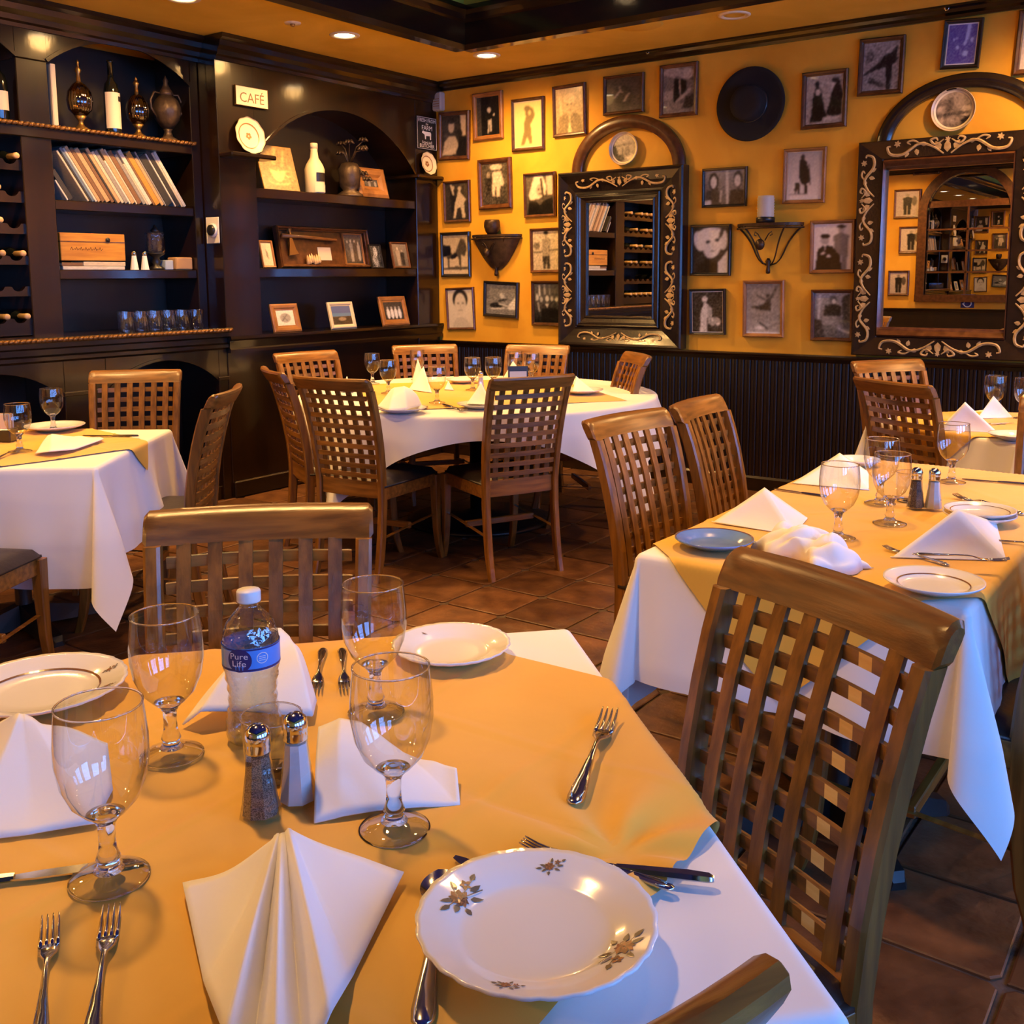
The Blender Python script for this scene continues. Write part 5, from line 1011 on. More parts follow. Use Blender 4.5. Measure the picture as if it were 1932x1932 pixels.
def build_chair_meshes():
    for s in (-1, 1):
        zs = [0, .06, .12, .22, .34, .45, .56, .66, .76, .84, RAILZ]
        CM['post', s] = MB().sweep([oct_ring(s * xpost(z), yback(z) + .004, z, .032, .042 if z > .1 else .034) for z in zs]).mesh('rear_post', 'oakv')
        zs = [0.0, .03, .08, .16, .28, .44]
        yy = {0.0: .262, .03: .252, .08: .238, .16: .226, .28: .220, .44: .218}
        CM['leg', s] = MB().sweep([oct_ring(s * .196, yy[z], z, .028 + .014 * z / .44, .030 + .016 * z / .44, .004) for z in zs]).mesh('front_leg', 'oakv')
        CM['apron', s] = MB().cbox((s * .190 - .011, -.195, .385), (s * .190 + .011, .215, .448), .003).mesh('side_apron', 'oakh')
        CM['str', s] = MB().sweep([oct_ring(s * .190, y, z, .020, .030, .004) for y, z in ((-.205, .205), (0, .222), (.222, .238))]).mesh('side_stretcher', 'oakh')
    CM['fapron'] = MB().cbox((-.19, .207, .385), (.19, .229, .448), .003).mesh('front_apron', 'oakh')
    CM['cstr'] = MB().cbox((-.188, .0, .205), (.188, .022, .235), .003).mesh('cross_stretcher', 'oakh')
    m = MB()      # lower back rail, curved
    secs = []
    for k in range(9):
        x = -.172 + .344 * k / 8; y = yback(.44) + ycurve(x, .44) + .012; secs.append([(x, y - .010, .392), (x, y + .010, .392), (x, y + .010, .470), (x, y - .010, .470)])
    CM['lrail'] = m.sweep(secs).mesh('lower_rail', 'oakh')
    secs = []     # top rail with a rolled upper edge
    for k in range(15):
        x = -.2215 + .443 * k / 14; dy = ycurve(x * .93, .92)
        ring = [(RAILZ - .002, .017), (RAILZ - .002, -.018), (.925, -.022), (.940, -.025), (.955, -.026), (.964, -.020), (CH_H, -.008), (.965, .004), (.955, .012), (.940, .015), (.925, .016)]
        cz_, cb = .938, -.006; k_ = 1.0 if 0 < k < 14 else .72
        secs.append([(x, yback(cz_ + (z - cz_) * k_) + dy + cb + (b - cb) * k_, cz_ + (z - cz_) * k_) for z, b in ring])
        if k in (0, 13):
            x2 = x + (.008 if k == 0 else .443 / 14 - .008); dy2 = ycurve(x2 * .93, .92); secs.append([(x2, yback(z) + dy2 + b, z) for z, b in ring])
    CM['rail'] = MB().sweep(secs).mesh('top_rail', 'oakh', 'angle')
    for i, x in enumerate(SLX):
        secs = []
        for k in range(8):
            z = .466 + (RAILZ - .466) * k / 7; xx = x * (1 + .06 * (z - .45) / .5); y = yback(z) + ycurve(xx, z) + .010
            secs.append([(xx - .0135, y - .004, z), (xx + .0135, y - .004, z), (xx + .0135, y + .005, z), (xx - .0135, y + .005, z)])
        CM['slat', i] = MB().sweep(secs).mesh('slat', 'oakv')
    for i, z in enumerate(CRZ):
        for bare in (False, True):
            secs = []; xs = [-.178, -.14, -.10, -.06, -.02, .02, .06, .10, .14, .178]
            bx = SLX[1] * (1 + .06 * (z - .45) / .5) if BARE_POS else 0
            if bare: xs = sorted([q for q in xs if abs(q - bx) > .02] + [bx - .0135, bx + .0135])
            for x in xs:
                y = yback(z) + ycurve(x, z); secs.append([(x, y - .004, z - .011), (x, y + .0055, z - .011), (x, y + .0055, z + .011), (x, y - .004, z + .011)])
            mb = MB().sweep(secs)
            if bare:
                j = xs.index(bx - .0135); fi = j * 4 + 1; mb.mi[fi] = 1
                CM['cross', i, True] = mb.mesh('crosspiece', ['oakh', 'oakbare'])
            else: CM['cross', i, False] = mb.mesh('crosspiece', 'oakh')
    def seat(u, v):
        a, b = u * 2 - 1, v * 2 - 1
        k = lambda t: math.copysign(abs(t) ** .75, t)
        x = a * (.204 + .012 * b); y = .010 + b * .222
        e = max(abs(a), abs(b)); z = .452 + .034 * (1 - e ** 6) ** .5 + .006 * (1 - a * a) * (1 - b * b)
        cut = (abs(a) * abs(b)) ** 6 * .012
        return (x - math.copysign(cut, a), y - math.copysign(cut, b), z)
    m = MB().grid(seat, 16, 16); m.box((-.200, -.205, .444), (.204, .226, .4535)); CM['seat'] = m.mesh('seat_cushion', 'leather', True)
BARE_POS = True
build_chair_meshes()
def make_chair(label, ox, oy, face, missing=False, group='lattice back dining chairs'):
    t = thing('dining_chair', label, 'chair', (ox, oy, 0), face - PI / 2, group)
    for s in (-1, 1):
        link('rear_post', CM['post', s], t); link('front_leg', CM['leg', s], t); link('side_apron', CM['apron', s], t); link('side_stretcher', CM['str', s], t)
    link('front_apron', CM['fapron'], t); link('cross_stretcher', CM['cstr'], t); link('lower_rail', CM['lrail'], t); link('top_rail', CM['rail'], t); link('seat_cushion', CM['seat'], t)
    for i in range(6):
        if missing and i == 1: continue
        link('slat', CM['slat', i], t)
    for i in range(9): link('crosspiece', CM['cross', i, missing], t)
    return t
CHAIRS = [
 ('lattice back chair behind the left table, against the dark bookcase base', -4.289, 2.807, -0.792),
 ('lattice back chair seen edge on at the right side of the left table', -3.692, 2.527, 3.806),
 ('lattice back chair on the far side of the front table, behind the water bottle', -1.350, 1.086, -0.808),
 ('lattice back chair at the round table seen from its side, nearest the bookcase', -3.821, 3.742, 1.058),
 ('lattice back chair at the round table just before the arched bookcase base', -4.420, 4.312, -0.204),
 ('dark lattice back chair turned away at the near left of the round table', -3.452, 3.634, 1.667),
 ('lattice back chair at the back of the round table beneath the corner of the room', -4.262, 5.043, -0.671),
 ('lattice back chair turned away at the near right of the round table', -2.966, 4.001, 2.695),
 ('lattice back chair at the back of the round table against the wainscot', -3.755, 5.295, -1.302),
 ('lattice back chair turned sideways at the right of the round table, below the small mirror', -3.140, 5.048, -2.319),
 ('nearer lattice back chair on the left side of the long right table', -1.338, 2.905, -0.126),
 ('farther lattice back chair on the left side of the long right table', -1.313, 3.446, 0.063),
 ('big lattice back chair between the front and right tables with one slat missing', -0.624, 1.191, -2.017),
 ('pale topped lattice back chair against the wainscot behind the back right table', -1.299, 5.361, -0.628),
 ('dark lattice back chair turned away at the back right table', -1.081, 4.782, 1.055)]
for lb, ox, oy, fa in CHAIRS: make_chair(lb, ox, oy, fa, 'missing' in lb)
make_chair('lattice back chair cut by the lower edge, its rail tip before the plate', -.620, .575, math.radians(152.5))
make_chair('lattice back chair cut by the right edge, its curved post beside the long right table', -.535, 2.46, PI)
make_chair('lattice back chair cut by the right edge, far end of the long right table', -.470, 3.885, -PI / 2)
make_chair('lattice back chair cut by the left edge, dark leather seat under the left table', -3.50, 1.59, math.radians(118))
# ================================================================== TABLES AND LINEN
def table(label, c, ang, a, b, zt=.7505):
    t = thing('dining_table', label, 'table', (c[0], c[1], 0), ang, 'dining tables')
    MB().cbox((-a / 2, -b / 2, zt - .03), (a / 2, b / 2, zt), .004).obj('tabletop', 'fr_brown', t)
    offs = [(0, 0)] if abs(a - b) < .3 else [(0, -b / 4), (0, b / 4)]
    for ox, oy in offs:
        MB().lathe([(.045, .05), (.032, .08), (.032, zt - .06), (.11, zt - .05), (.11, zt - .031)], 16, o=(ox, oy, 0)).obj('pedestal_column', 'black', t, True)
        for k in range(4):
            an = PI / 4 + PI / 2 * k; m = MB(); dx, dy = math.cos(an), math.sin(an); nx, ny = -dy, dx
            secs = []
            for r, w_, z0, z1 in ((.03, .035, .02, .11), (.12, .034, .012, .085), (.24, .032, .004, .055), (.30, .030, .0, .040), (.315, .02, .0, .02)):
                secs.append([(ox + dx * r + nx * w_, oy + dy * r + ny * w_, z0), (ox + dx * r - nx * w_, oy + dy * r - ny * w_, z0), (ox + dx * r - nx * w_ * .7, oy + dy * r - ny * w_ * .7, z1), (ox + dx * r + nx * w_ * .7, oy + dy * r + ny * w_ * .7, z1)])
            m.sweep(secs).obj('foot', 'black', t)
    return t
def wrinkle(x, y, s):
    return .0011 * (math.sin(7.1 * x + 3.7 * y + s) * math.sin(5.3 * y - 4.4 * x + 2 * s) + .6 * math.sin(15 * x - 11 * y + s * 3))
def drape_rect(c, ang, a, b, zt, pq, seed=0, lift=0.0, rip=1.0, rr=.016):
    """flat cloth point (p, q) in the table's own axes laid over an a x b top"""
    ca, sa = math.cos(ang), math.sin(ang); p, q = pq
    ha, hb = a / 2 + lift * 2.2, b / 2 + lift * 2.2
    sp, sq = (1 if p >= 0 else -1), (1 if q >= 0 else -1)
    def edge(o):     # arc length past the start of the rounding -> (outward, down)
        if o <= 0: return o, 0.0
        if o < rr * PI / 2: return rr * math.sin(o / rr), rr * (1 - math.cos(o / rr))
        return rr, rr + (o - rr * PI / 2)
    oa, ob = abs(p) - (ha - rr), abs(q) - (hb - rr)
    z = zt + lift
    if oa <= 0 or ob <= 0:
        da, za = edge(oa); db, zb = edge(ob)
        P = sp * (ha - rr + da); Q = sq * (hb - rr + db); dn = za + zb
        if dn > rr:
            k = min(1, (dn - rr) / .25); e = rip * k
            if oa > 0:
                fade = min(1, max(0, -ob) / .12)
                P += sp * e * (.016 * math.sin(q * 11 + seed) + .010 * math.sin(q * 23 + 2 * seed) + .010) * fade + sp * .02 * k
            else:
                fade = min(1, max(0, -oa) / .12)
                Q += sq * e * (.016 * math.sin(p * 11 + seed + 1) + .010 * math.sin(p * 23 + seed) + .010) * fade + sq * .02 * k
        z -= dn
    else:
        r = math.hypot(oa, ob); th = math.atan2(ob, oa)
        d, dn = edge(r)
        fl = max(0, r - rr) ; f = fl * .22 * math.sin(2 * th) ** 1.0; pe = .15 * fl * math.sin(4 * th)
        P = sp * (ha - rr + d * math.cos(th) + (f + pe) * .7071 + .02 * min(1, fl / .25) * math.cos(th)); Q = sq * (hb - rr + d * math.sin(th) + (f - pe) * .7071 + .02 * min(1, fl / .25) * math.sin(th))
        z -= rr * min(1, r / rr) * (1 if r > rr else .6) + math.sqrt(max(0, fl * fl - f * f - pe * pe * .5)) if r > rr * PI / 2 else dn
    if z > zt - .004: z += wrinkle(P + c[0], Q + c[1], seed) + .0008
    return (c[0] + P * ca - Q * sa, c[1] + P * sa + Q * ca, z)
def linen_rect(name, label, cat, c, ang, a, b, drops, mat, n=110, seed=0, lift=0.0, rot=0.0, half=None, grp=None, zt=.7535, rip=1.0):
    """drops: overhang on (-a, +a, -b, +b); or a square of half diagonal `half` turned by 45 degrees"""
    if half is None:
        x0, x1, y0, y1 = -a / 2 - drops[0], a / 2 + drops[1], -b / 2 - drops[2], b / 2 + drops[3]
        # sample lines: align to the rounded edges
        def ticks(lo, hi, h):
            T = list(np.linspace(lo, -h - .004, 26)) + list(np.linspace(-h + .022 - .026, -h + .024, 7)) + list(np.linspace(-h + .03, h - .03, 40)) + list(np.linspace(h - .024, h + .004, 7)) + list(np.linspace(h + .008, hi, 26)); return sorted(set(T))
        U, V = ticks(x0, x1, a / 2), ticks(y0, y1, b / 2)
        fn = lambda i, j: drape_rect(c, ang, a, b, zt, (U[i], V[j]), seed, lift, rip)
        nu, nv = len(U) - 1, len(V) - 1
    else:
        s = half * math.sqrt(2) / 2; nu = nv = n; k = .7071
        def fn(i, j):
            u, v = -s + 2 * s * i / n, -s + 2 * s * j / n
            P3 = drape_rect(c, ang, a, b, zt, ((u - v) * k + drops[0], (u + v) * k + drops[1]), seed, lift, rip)
            cr_ = 0.0
            for q in (u, v):
                for d in (-s / 2, 0, s / 2): cr_ += math.exp(-((q - d) / .006) ** 2)
            soft = .5 + .5 * math.sin(9 * u + 4 * v + seed) * math.sin(7 * v - 3 * u + 2 * seed)
            dz = .0026 * min(1, cr_) + (.0022 * soft if P3[2] > zt - .02 else 0)
            if 'front' in label and P3[2] > zt - .01:
                dx_, dy_ = P3[0] + .545, P3[1] - .965; rr_ = math.hypot(dx_, dy_); aa = math.atan2(dy_, dx_)
                dz += .013 * (.5 + .5 * math.sin(6.5 * aa + 2.2 * math.sin(9 * rr_))) * min(1, rr_ / .06) * math.exp(-(rr_ / .26) ** 2)
            return (P3[0], P3[1], P3[2] + dz)
    mb = MB().grid(lambda u, v: fn(round(u * nu), round(v * nv)), nu, nv)
    return tag(mb.obj(name, mat, None, True), label, cat, grp)
def ang_of(p, q): return math.atan2(q[1] - p[1], q[0] - p[0])
# front table: right edge from A (far right corner) to the near right corner
TA, TB_ = Vector((-1.023, 1.600)), Vector((-.256, .873))
e1 = (TB_ - TA).normalized(); e2 = Vector((e1.y, -e1.x)); L1 = (TB_ - TA).length + .012
if e2.x > 0: e2 = -e2
C1 = TA + e1 * L1 / 2 + e2 * L1 / 2; G1_ = math.atan2(e1.y, e1.x)
table('square front table under white and golden cloths', C1, G1_, L1 - .06, L1 - .06)
linen_rect('tablecloth', 'white tablecloth on the front table in the foreground', 'tablecloth', C1, G1_, L1, L1, (.33, .33, .33, .33), 'cloth', seed=1.3, grp='white tablecloths')
# local +q axis is e1 turned left
linen_rect('table_topper', 'golden square topper laid diagonally on the front table', 'tablecloth', C1, G1_, L1, L1, (-.02, 0.0), 'gold', n=130, seed=1.3, lift=.0035, half=.765, grp='golden table toppers')
# long right table
C2 = Vector((-.795, 2.915)); A2w, B2w = .760, 1.585
table('long right table made of two narrow tops under white and golden cloths', C2, 0, A2w - .06, B2w - .06)
linen_rect('tablecloth', 'white tablecloth on the long right table', 'tablecloth', C2, 0, A2w, B2w, (.40, .34, .30, .33), 'cloth', seed=4.0, grp='white tablecloths')
linen_rect('table_topper', 'golden square topper laid diagonally on the long right table', 'tablecloth', C2, 0, A2w, B2w, (0, 0), 'gold', n=130, seed=4.0, lift=.0035, half=1.076, grp='golden table toppers')
# left table
K4, F4 = Vector((-3.314, 2.050)), Vector((-3.887, 2.782)); e = (F4 - K4).normalized(); nrm = Vector((-e.y, e.x)); L4 = .935; W4 = 1.0
if nrm.x > 0: nrm = -nrm
C4 = K4 + e * L4 / 2 + nrm * W4 / 2; G4 = math.atan2(e.y, e.x)
table('square left table beside the bookcase under white and golden cloths', C4, G4, L4 - .06, W4 - .06)
linen_rect('tablecloth', 'white tablecloth on the left table by the bookcase', 'tablecloth', C4, G4, L4, W4, (.43, .36, .36, .36), 'cloth', seed=.4, grp='white tablecloths', rip=1.4)
linen_rect('table_topper', 'golden square topper laid diagonally on the left table', 'tablecloth', C4, G4, L4, W4, (0, 0), 'gold', n=110, seed=.4, lift=.0035, half=.605, grp='golden table toppers', rip=1.4)
# back right table
K3 = Vector((-.715, 4.360)); a3 = Vector((-.88, .47)).normalized(); b3 = Vector((.47, .88)).normalized(); L3 = .80
C3 = K3 + a3 * L3 / 2 + b3 * L3 / 2; G3 = math.atan2(b3.y, b3.x)
table('square back right table by the big mirror under white and golden cloths', C3, G3, L3 - .06, L3 - .06)
linen_rect('tablecloth', 'white tablecloth on the back right table by the big mirror', 'tablecloth', C3, G3, L3, L3, (.33, .33, .33, .33), 'cloth', seed=9.4, grp='white tablecloths')
linen_rect('table_topper', 'golden square topper on the back right table by the big mirror', 'tablecloth', C3, G3, L3, L3, (0, 0), 'gold', n=90, seed=9.4, lift=.0035, half=.60, grp='golden table toppers')
# round table
C5 = Vector((-3.620, 4.665)); R5 = 1.035
t = thing('round_table', 'big round table in the corner under white and golden cloths', 'table', (C5.x, C5.y, 0), 0, 'dining tables')
MB().lathe([(0, .718), (R5 - .04, .718), (R5 - .03, .722), (R5 - .03, .746), (R5 - .035, .7505), (0, .7505)], 64).obj('tabletop', 'fr_brown', t)
MB().lathe([(.05, .04), (.05, .67), (.16, .69), (.16, .717)], 20).obj('pedestal_column', 'black', t, True)
MB().lathe([(.42, 0), (.42, .018), (.38, .028), (.10, .05), (.05, .07)], 40).obj('base_disc', 'black', t, True)
def drape_round(c, R, zt, x, y, seed, lift, folds=17, amp=.16, rr=.016):
    r = math.hypot(x, y); a = math.atan2(y, x); R2 = R + lift * 2; o = r - (R2 - rr); z = zt + lift
    if o <= 0: rad = r; z += wrinkle(x, y, seed)
    elif o < rr * PI / 2: rad = R2 - rr + rr * math.sin(o / rr); z -= rr * (1 - math.cos(o / rr))
    else:
        d = o - rr * PI / 2; w_ = .5 + .5 * math.sin(folds * a + seed + 1.3 * math.sin(3 * a)); rad = R2 + d * amp * w_ * 1.6 + .015 * min(1, d / .1); z -= rr + d * .98
    return (c[0] + rad * math.cos(a), c[1] + rad * math.sin(a), z)
def linen_round(name, label, c, R, half, rot, mat, seed, lift, grp, ctr=(0, 0)):
    n = 150; cr, sr = math.cos(rot), math.sin(rot)
    def fn(u, v):
        x, y = (u * 2 - 1) * half, (v * 2 - 1) * half
        return drape_round(c, R, .7535, x * cr - y * sr + ctr[0], x * sr + y * cr + ctr[1], seed, lift)
    return tag(MB().grid(fn, n, n).obj(name, mat, None, True), label, 'tablecloth', grp)
linen_round('tablecloth', 'white square tablecloth with hanging points on the round table', C5, R5, 1.145, math.radians(-5 + 45), 'cloth', 2.2, 0.0, 'white tablecloths')
linen_round('table_topper', 'golden square topper on the round table', C5, R5, .66, math.radians(52), 'gold', 1.1, .0035, 'golden table toppers')
# ================================================================== TABLEWARE
ZL = ZT - .0125          # real top of the golden linen
ZL = .7535 + .0035 + .0030
GH = .200
GP = [(.0125, .072), (.022, .078), (.036, .093), (.0455, .115), (.0495, .140), (.0495, .160), (.0478, .180), (.0455, .200)]
gm_bowl = MB().lathe(GP, 36, cap=False).mesh('bowl', 'glass', True)
gm_stem = MB().lathe([(0, .0815), (.010, .0805), (.0205, .0775), (.0128, .0705), (.0098, .064), (.0088, .050), (.0098, .036), (.0135, .026), (.0105, .020), (.015, .014), (.0165, .012), (0, .0115)], 32).mesh('stem', 'stem', True)
gm_foot = MB().lathe([(.012, .0135), (.018, .0105), (.030, .0068), (.041, .0042), (.0425, .0025), (.041, .0004)], 40, cap=False).mesh('foot', 'glass', True)
gm_edge = MB().tube([(.0422 * math.cos(2 * PI * a / 40), .0422 * math.sin(2 * PI * a / 40), .0022) for a in range(40)], .0013, 6, True).mesh('foot_edge', 'stem', True)
gm_rim = MB().tube([(.0455 * math.cos(2 * PI * a / 36), .0455 * math.sin(2 * PI * a / 36), .2) for a in range(36)], .0012, 6, True).mesh('rim', 'stem', True)
def goblet(label, x, y, z=None, s=1.0, grp='water goblets'):
    t = thing('water_goblet', label, 'glass', (x, y, ZL if z is None else z), 0, grp); t.scale = (1, 1, s)
    link('bowl', gm_bowl, t); link('stem', gm_stem, t); link('foot', gm_foot, t); link('foot_edge', gm_edge, t); link('rim', gm_rim, t); return t
FG = 'goblets on the front table'
goblet('front left clear goblet on the front table, before the leftmost napkin', -0.984, 0.593, s=1.02, grp=FG)
goblet('clear goblet at the left of the water bottle on the front table', -1.182, 0.818, s=1.02, grp=FG)
goblet('farthest clear goblet on the front table, beside the scalloped plate at the back', -1.044, 1.084, s=1.02, grp=FG)
goblet('clear goblet in the middle of the front table before the flopped napkin', -0.795, 0.852, s=1.03, grp=FG)
RG = 'goblets on the long right table'
goblet('clear goblet nearest the crumpled napkin on the long right table', -0.813, 2.522, s=.95, grp=RG)
goblet('middle clear goblet in front of the shakers on the long right table', -0.749, 2.748, s=.95, grp=RG)
goblet('clear goblet partly behind another left of the shakers on the long right table', -0.842, 2.980, s=.95, grp=RG)
goblet('clear goblet behind the shakers at the far side of the long right table', -0.746, 3.417, s=.95, grp=RG)
goblet('clear goblet before the napkin pair on the back right table', -0.956, 5.164, s=.93, grp='goblets on the back right table')
goblet('clear goblet cut by the right edge on the back right table', -0.823, 5.122, s=.93, grp='goblets on the back right table')
LG = 'goblets on the left table'
goblet('nearer clear goblet by the sugar caddy on the left table', -3.836, 2.054, s=.93, grp=LG)
goblet('farther clear goblet by the plate on the left table', -4.256, 2.436, s=.93, grp=LG)
OG = 'goblets on the round table'
for lb, q in (('leftmost clear goblet on the round table', (-4.440, 4.654)), ('second clear goblet from the left on the round table', (-3.994, 4.315)), ('clear goblet with a napkin behind it at the back of the round table', (-4.376, 5.008)),
              ('clear goblet at the near middle of the round table', (-3.469, 4.122)), ('tall clear goblet in the centre of the round table beside the shaker', (-3.687, 4.706)), ('clear goblet just above the top rail of the near right chair, round table', (-3.601, 4.794)),
              ('clear goblet at the left of the upright napkin and card, round table', (-3.761, 5.235)), ('clear goblet at the right of the upright napkin and card, round table', (-3.599, 5.185))):
    goblet(lb, *q, s=.95, grp=OG)
# ------------------------------------------------------------------ plates
def rings_mb(r, lob, n=96, wave=13, deep=1.0):
    prof = [(1e-4, .007, 0), (r * .45, .007, 0), (r * .60, .0075, 0), (r * .66, .0095, 0), (r * .72, .014, .0), (r * .85, .0185, .3), (r * .95, .0225, .7), (r, .0245, 1), (r * 1.0, .0215, 1), (r * .93, .0165, .6), (r * .72, .0085, 0), (r * .55, .001, 0), (r * .50, 0, 0), (1e-4, .001, 0)]
    f = lambda a, j: 1 + lob * prof[j][2] * abs(math.cos(wave * a)) - lob * .5 * prof[j][2]
    return MB().lathe([(p[0], p[1] * deep) for p in prof], n, cap=False, lobes=f)
PLM = {}
def sprig(mb, cx, cy, a, s, zf, rr):
    """a flat printed rose sprig: leaves, petals and a stem"""
    ca, sa = math.cos(a), math.sin(a); P = lambda x, y: (cx + s * (x * ca - y * sa), cy + s * (x * sa + y * ca))
    def lf(x, y, an, l, w_, k):
        mb.k = k; q = []
        for t_, o in ((0, 0), (.3, .5), (.65, .4), (1, 0), (.65, -.4), (.3, -.5)):
            q.append(P(x + l * t_ * math.cos(an) - o * w_ * math.sin(an), y + l * t_ * math.sin(an) + o * w_ * math.cos(an)))
        mb.add([(u, v, zf(u, v)) for u, v in q], [tuple(range(6))])
    for k in range(9): lf(.05 * math.cos(k), .05 * math.sin(k), k * .7, .30, .2, k % 2)
    for k in range(5): lf(.55 + .03 * math.cos(k), .18 + .03 * math.sin(k), k * 1.25, .17, .12, k % 2)
    for x, y, an, l in ((-.2, .1, 2.6, .4), (-.2, -.1, 3.5, .38), (.2, .25, 1.2, .34), (.25, -.2, -.7, .40), (.45, -.05, -.2, .42), (-.1, -.3, -2, .3), (.8, .15, .3, .3), (-.45, .02, 3.0, .4)): lf(x, y, an, l, .17, 2)
    for x0_, y0_, x1_, y1_ in ((-.75, .05, -.1, 0), (.1, 0, 1.05, .2), (.1, -.05, .8, -.25), (0, .1, .3, .55)):
        mb.k = 2; d = Vector((x1_ - x0_, y1_ - y0_)).normalized() * .014; q = [P(x0_ - d.y, y0_ + d.x), P(x1_ - d.y, y1_ + d.x), P(x1_ + d.y, y1_ - d.x), P(x0_ + d.y, y0_ - d.x)]
        mb.add([(u, v, zf(u, v)) for u, v in q], [(0, 1, 2, 3)])
for k_, c_ in (('print_rust', (.36, .15, .05)), ('print_brown', (.20, .085, .03)), ('print_green', (.17, .13, .075)), ('print_blue', (.24, .28, .38))): MAT[k_] = M(k_, c_, rough=.25, coat=.4)
def plate(label, x, y, r, z=None, lob=.03, decor=None, tilt=(0, 0), mat='porcelain', rot=0, ring=None, grp='dinner plates'):
    t = thing('dinner_plate', label, 'plate', (x, y, (ZL if z is None else z) + .0008), rot, grp); t.rotation_euler = (tilt[0], tilt[1], rot)
    rings_mb(r, lob).obj('plate_body', mat, t, True)
    zf = lambda u, v: float(np.interp(math.hypot(u, v) / r, [0, .45, .6, .66, .72, .85, .95, 1], [.007, .007, .0075, .0095, .014, .0185, .0225, .0245])) + .0007
    if decor:
        for a, d, s, an in decor:
            m = MB(); sprig(m, r * d * math.cos(a), r * d * math.sin(a), an, s * r, zf, r); m.obj('rose_sprig', ['print_rust', 'print_brown', 'print_green'], t)
    if ring: 
        m = MB(); m.lathe([(r * ring, zf(r * ring, 0)), (r * (ring + .025), zf(r * (ring + .025), 0))], 72, cap=False); m.obj('ring_line', 'print_brown', t)
    return t
px_, py_ = -0.532, 0.771
plate('large white scalloped plate with brown rose sprigs at the front of the front table', px_, py_, .119, ZL + .010, .018, [(math.radians(152), .74, .30, 1.0), (math.radians(-25), .76, .30, -2.3), (math.radians(80), .80, .15, .2), (math.radians(-108), .82, .14, -.2)], rot=YAW)
plate('white ribbed plate at the far right corner of the front table', -1.102, 1.337, .103, None, .025, [(2.6, .8, .06, 0), (-1.2, .8, .08, 1)], rot=.3)
plate('cream plate cut by the left edge at the far left of the front table', -1.516, 0.819, .128, ZL + .004, .02, [(.9, .82, .12, 1), (.2, .82, .10, .4)], ring=.66, rot=.4)
plate('white plate with a thin inner ring before the folded napkin on the long right table', -0.504, 2.196, .100, ZL + .004, .0, None, ring=.70, rot=0)
plate('stacked white plate beside the shakers on the long right table', -0.559, 2.907, .092, ZL, .0, None); plate('second white plate lying on top of the stacked plate by the shakers', -0.559, 2.907, .090, ZL + .012, .0, None, ring=.8)
plate('blue glazed plate at the near left corner of the long right table', -1.028, 2.257, .095, ZL + .003, .0, None, mat='bluechina', ring=.96)
plate('white plate behind the goblets at the left edge of the long right table', -1.083, 3.546, .075, ZL, .0, None)
plate('white plate at the near edge of the back right table, cut by the frame', -0.743, 4.458, .10, ZL, .0, None)
plate('pale plate behind the goblets on the left table', -4.250, 2.440, .125, ZL + .002, .0, None)
PRG = 'plates on the round table'
plate('white plate under the rounded napkin at the near left of the round table', -3.384, 3.745, .125, ZL, .0, None, grp=PRG)
plate('white plate under a napkin behind the near right chair, round table', -3.159, 4.087, .115, ZL, .0, None, grp=PRG)
plate('white plate at the right side of the round table behind the chair rail', -3.061, 4.910, .12, ZL, .0, None, grp=PRG)
plate('white plate at the far middle of the round table', -4.005, 5.005, .10, ZL, .0, None, grp=PRG)
# ------------------------------------------------------------------ cutlery (built along +y, pointing away from the handle)
def ribbon(mb, path, sec):     # path of (y, z, halfwidth, thickness)
    secs = []
    for y, z, hw_, th in path: secs.append([(-hw_, y, z + th * .3), (-hw_ * .5, y, z), (hw_ * .5, y, z), (hw_, y, z + th * .3), (hw_ * .6, y, z + th), (-hw_ * .6, y, z + th)])
    mb.sweep(secs)
HAND = [(0, .002, .004, .003), (.006, .002, .0098, .0035), (.02, .002, .0112, .004), (.045, .003, .0094, .004), (.08, .005, .0062, .004), (.115, .008, .0040, .004), (.145, .009, .0034, .0038), (.160, .008, .0042, .0035)]
def fork_mesh():
    m = MB(); ribbon(m, HAND + [(.170, .006, .0085, .003), (.180, .0035, .0118, .0026), (.192, .002, .0128, .0024), (.200, .002, .0130, .0024)], 0)
    for k in range(4):
        x = (-1.5 + k) * .0070; secs = []
        for y, z, hw_ in ((.198, .002, .0026), (.215, .0025, .0021), (.235, .005, .0018), (.250, .009, .0012), (.256, .011, .0005)): secs.append([(x - hw_, y, z), (x + hw_, y, z), (x + hw_, y, z + .0022), (x - hw_, y, z + .0022)])
        m.sweep(secs)
    for x in (-.0085, .0085): m.tube([(x * .6, .012, .0066), (x, .03, .0066), (x * .75, .06, .0074), (x * .4, .10, .0102)], .0009, 5)
    return m.mesh('fork', 'steel', True)
def knife_mesh():
    m = MB(); secs = []
    for y, hw_, th in ((0, .004, .005), (.006, .008, .007), (.03, .0088, .0078), (.09, .007, .0068), (.115, .0062, .006)): secs.append([(-hw_, y, .001 + th * .4), (-hw_ * .6, y, .0005), (hw_ * .6, y, .0005), (hw_, y, .001 + th * .4), (hw_ * .6, y, .001 + th), (-hw_ * .6, y, .001 + th)])
    m.sweep(secs); secs = []
    for y, a, b in ((.112, -.006, .006), (.14, -.009, .0085), (.20, -.010, .0088), (.235, -.008, .0085), (.252, -.001, .006)): secs.append([(a, y, .002), (b, y, .0025), (b, y, .0045), (a, y, .003)])
    m.sweep(secs); return m.mesh('knife', 'steel', 'angle')
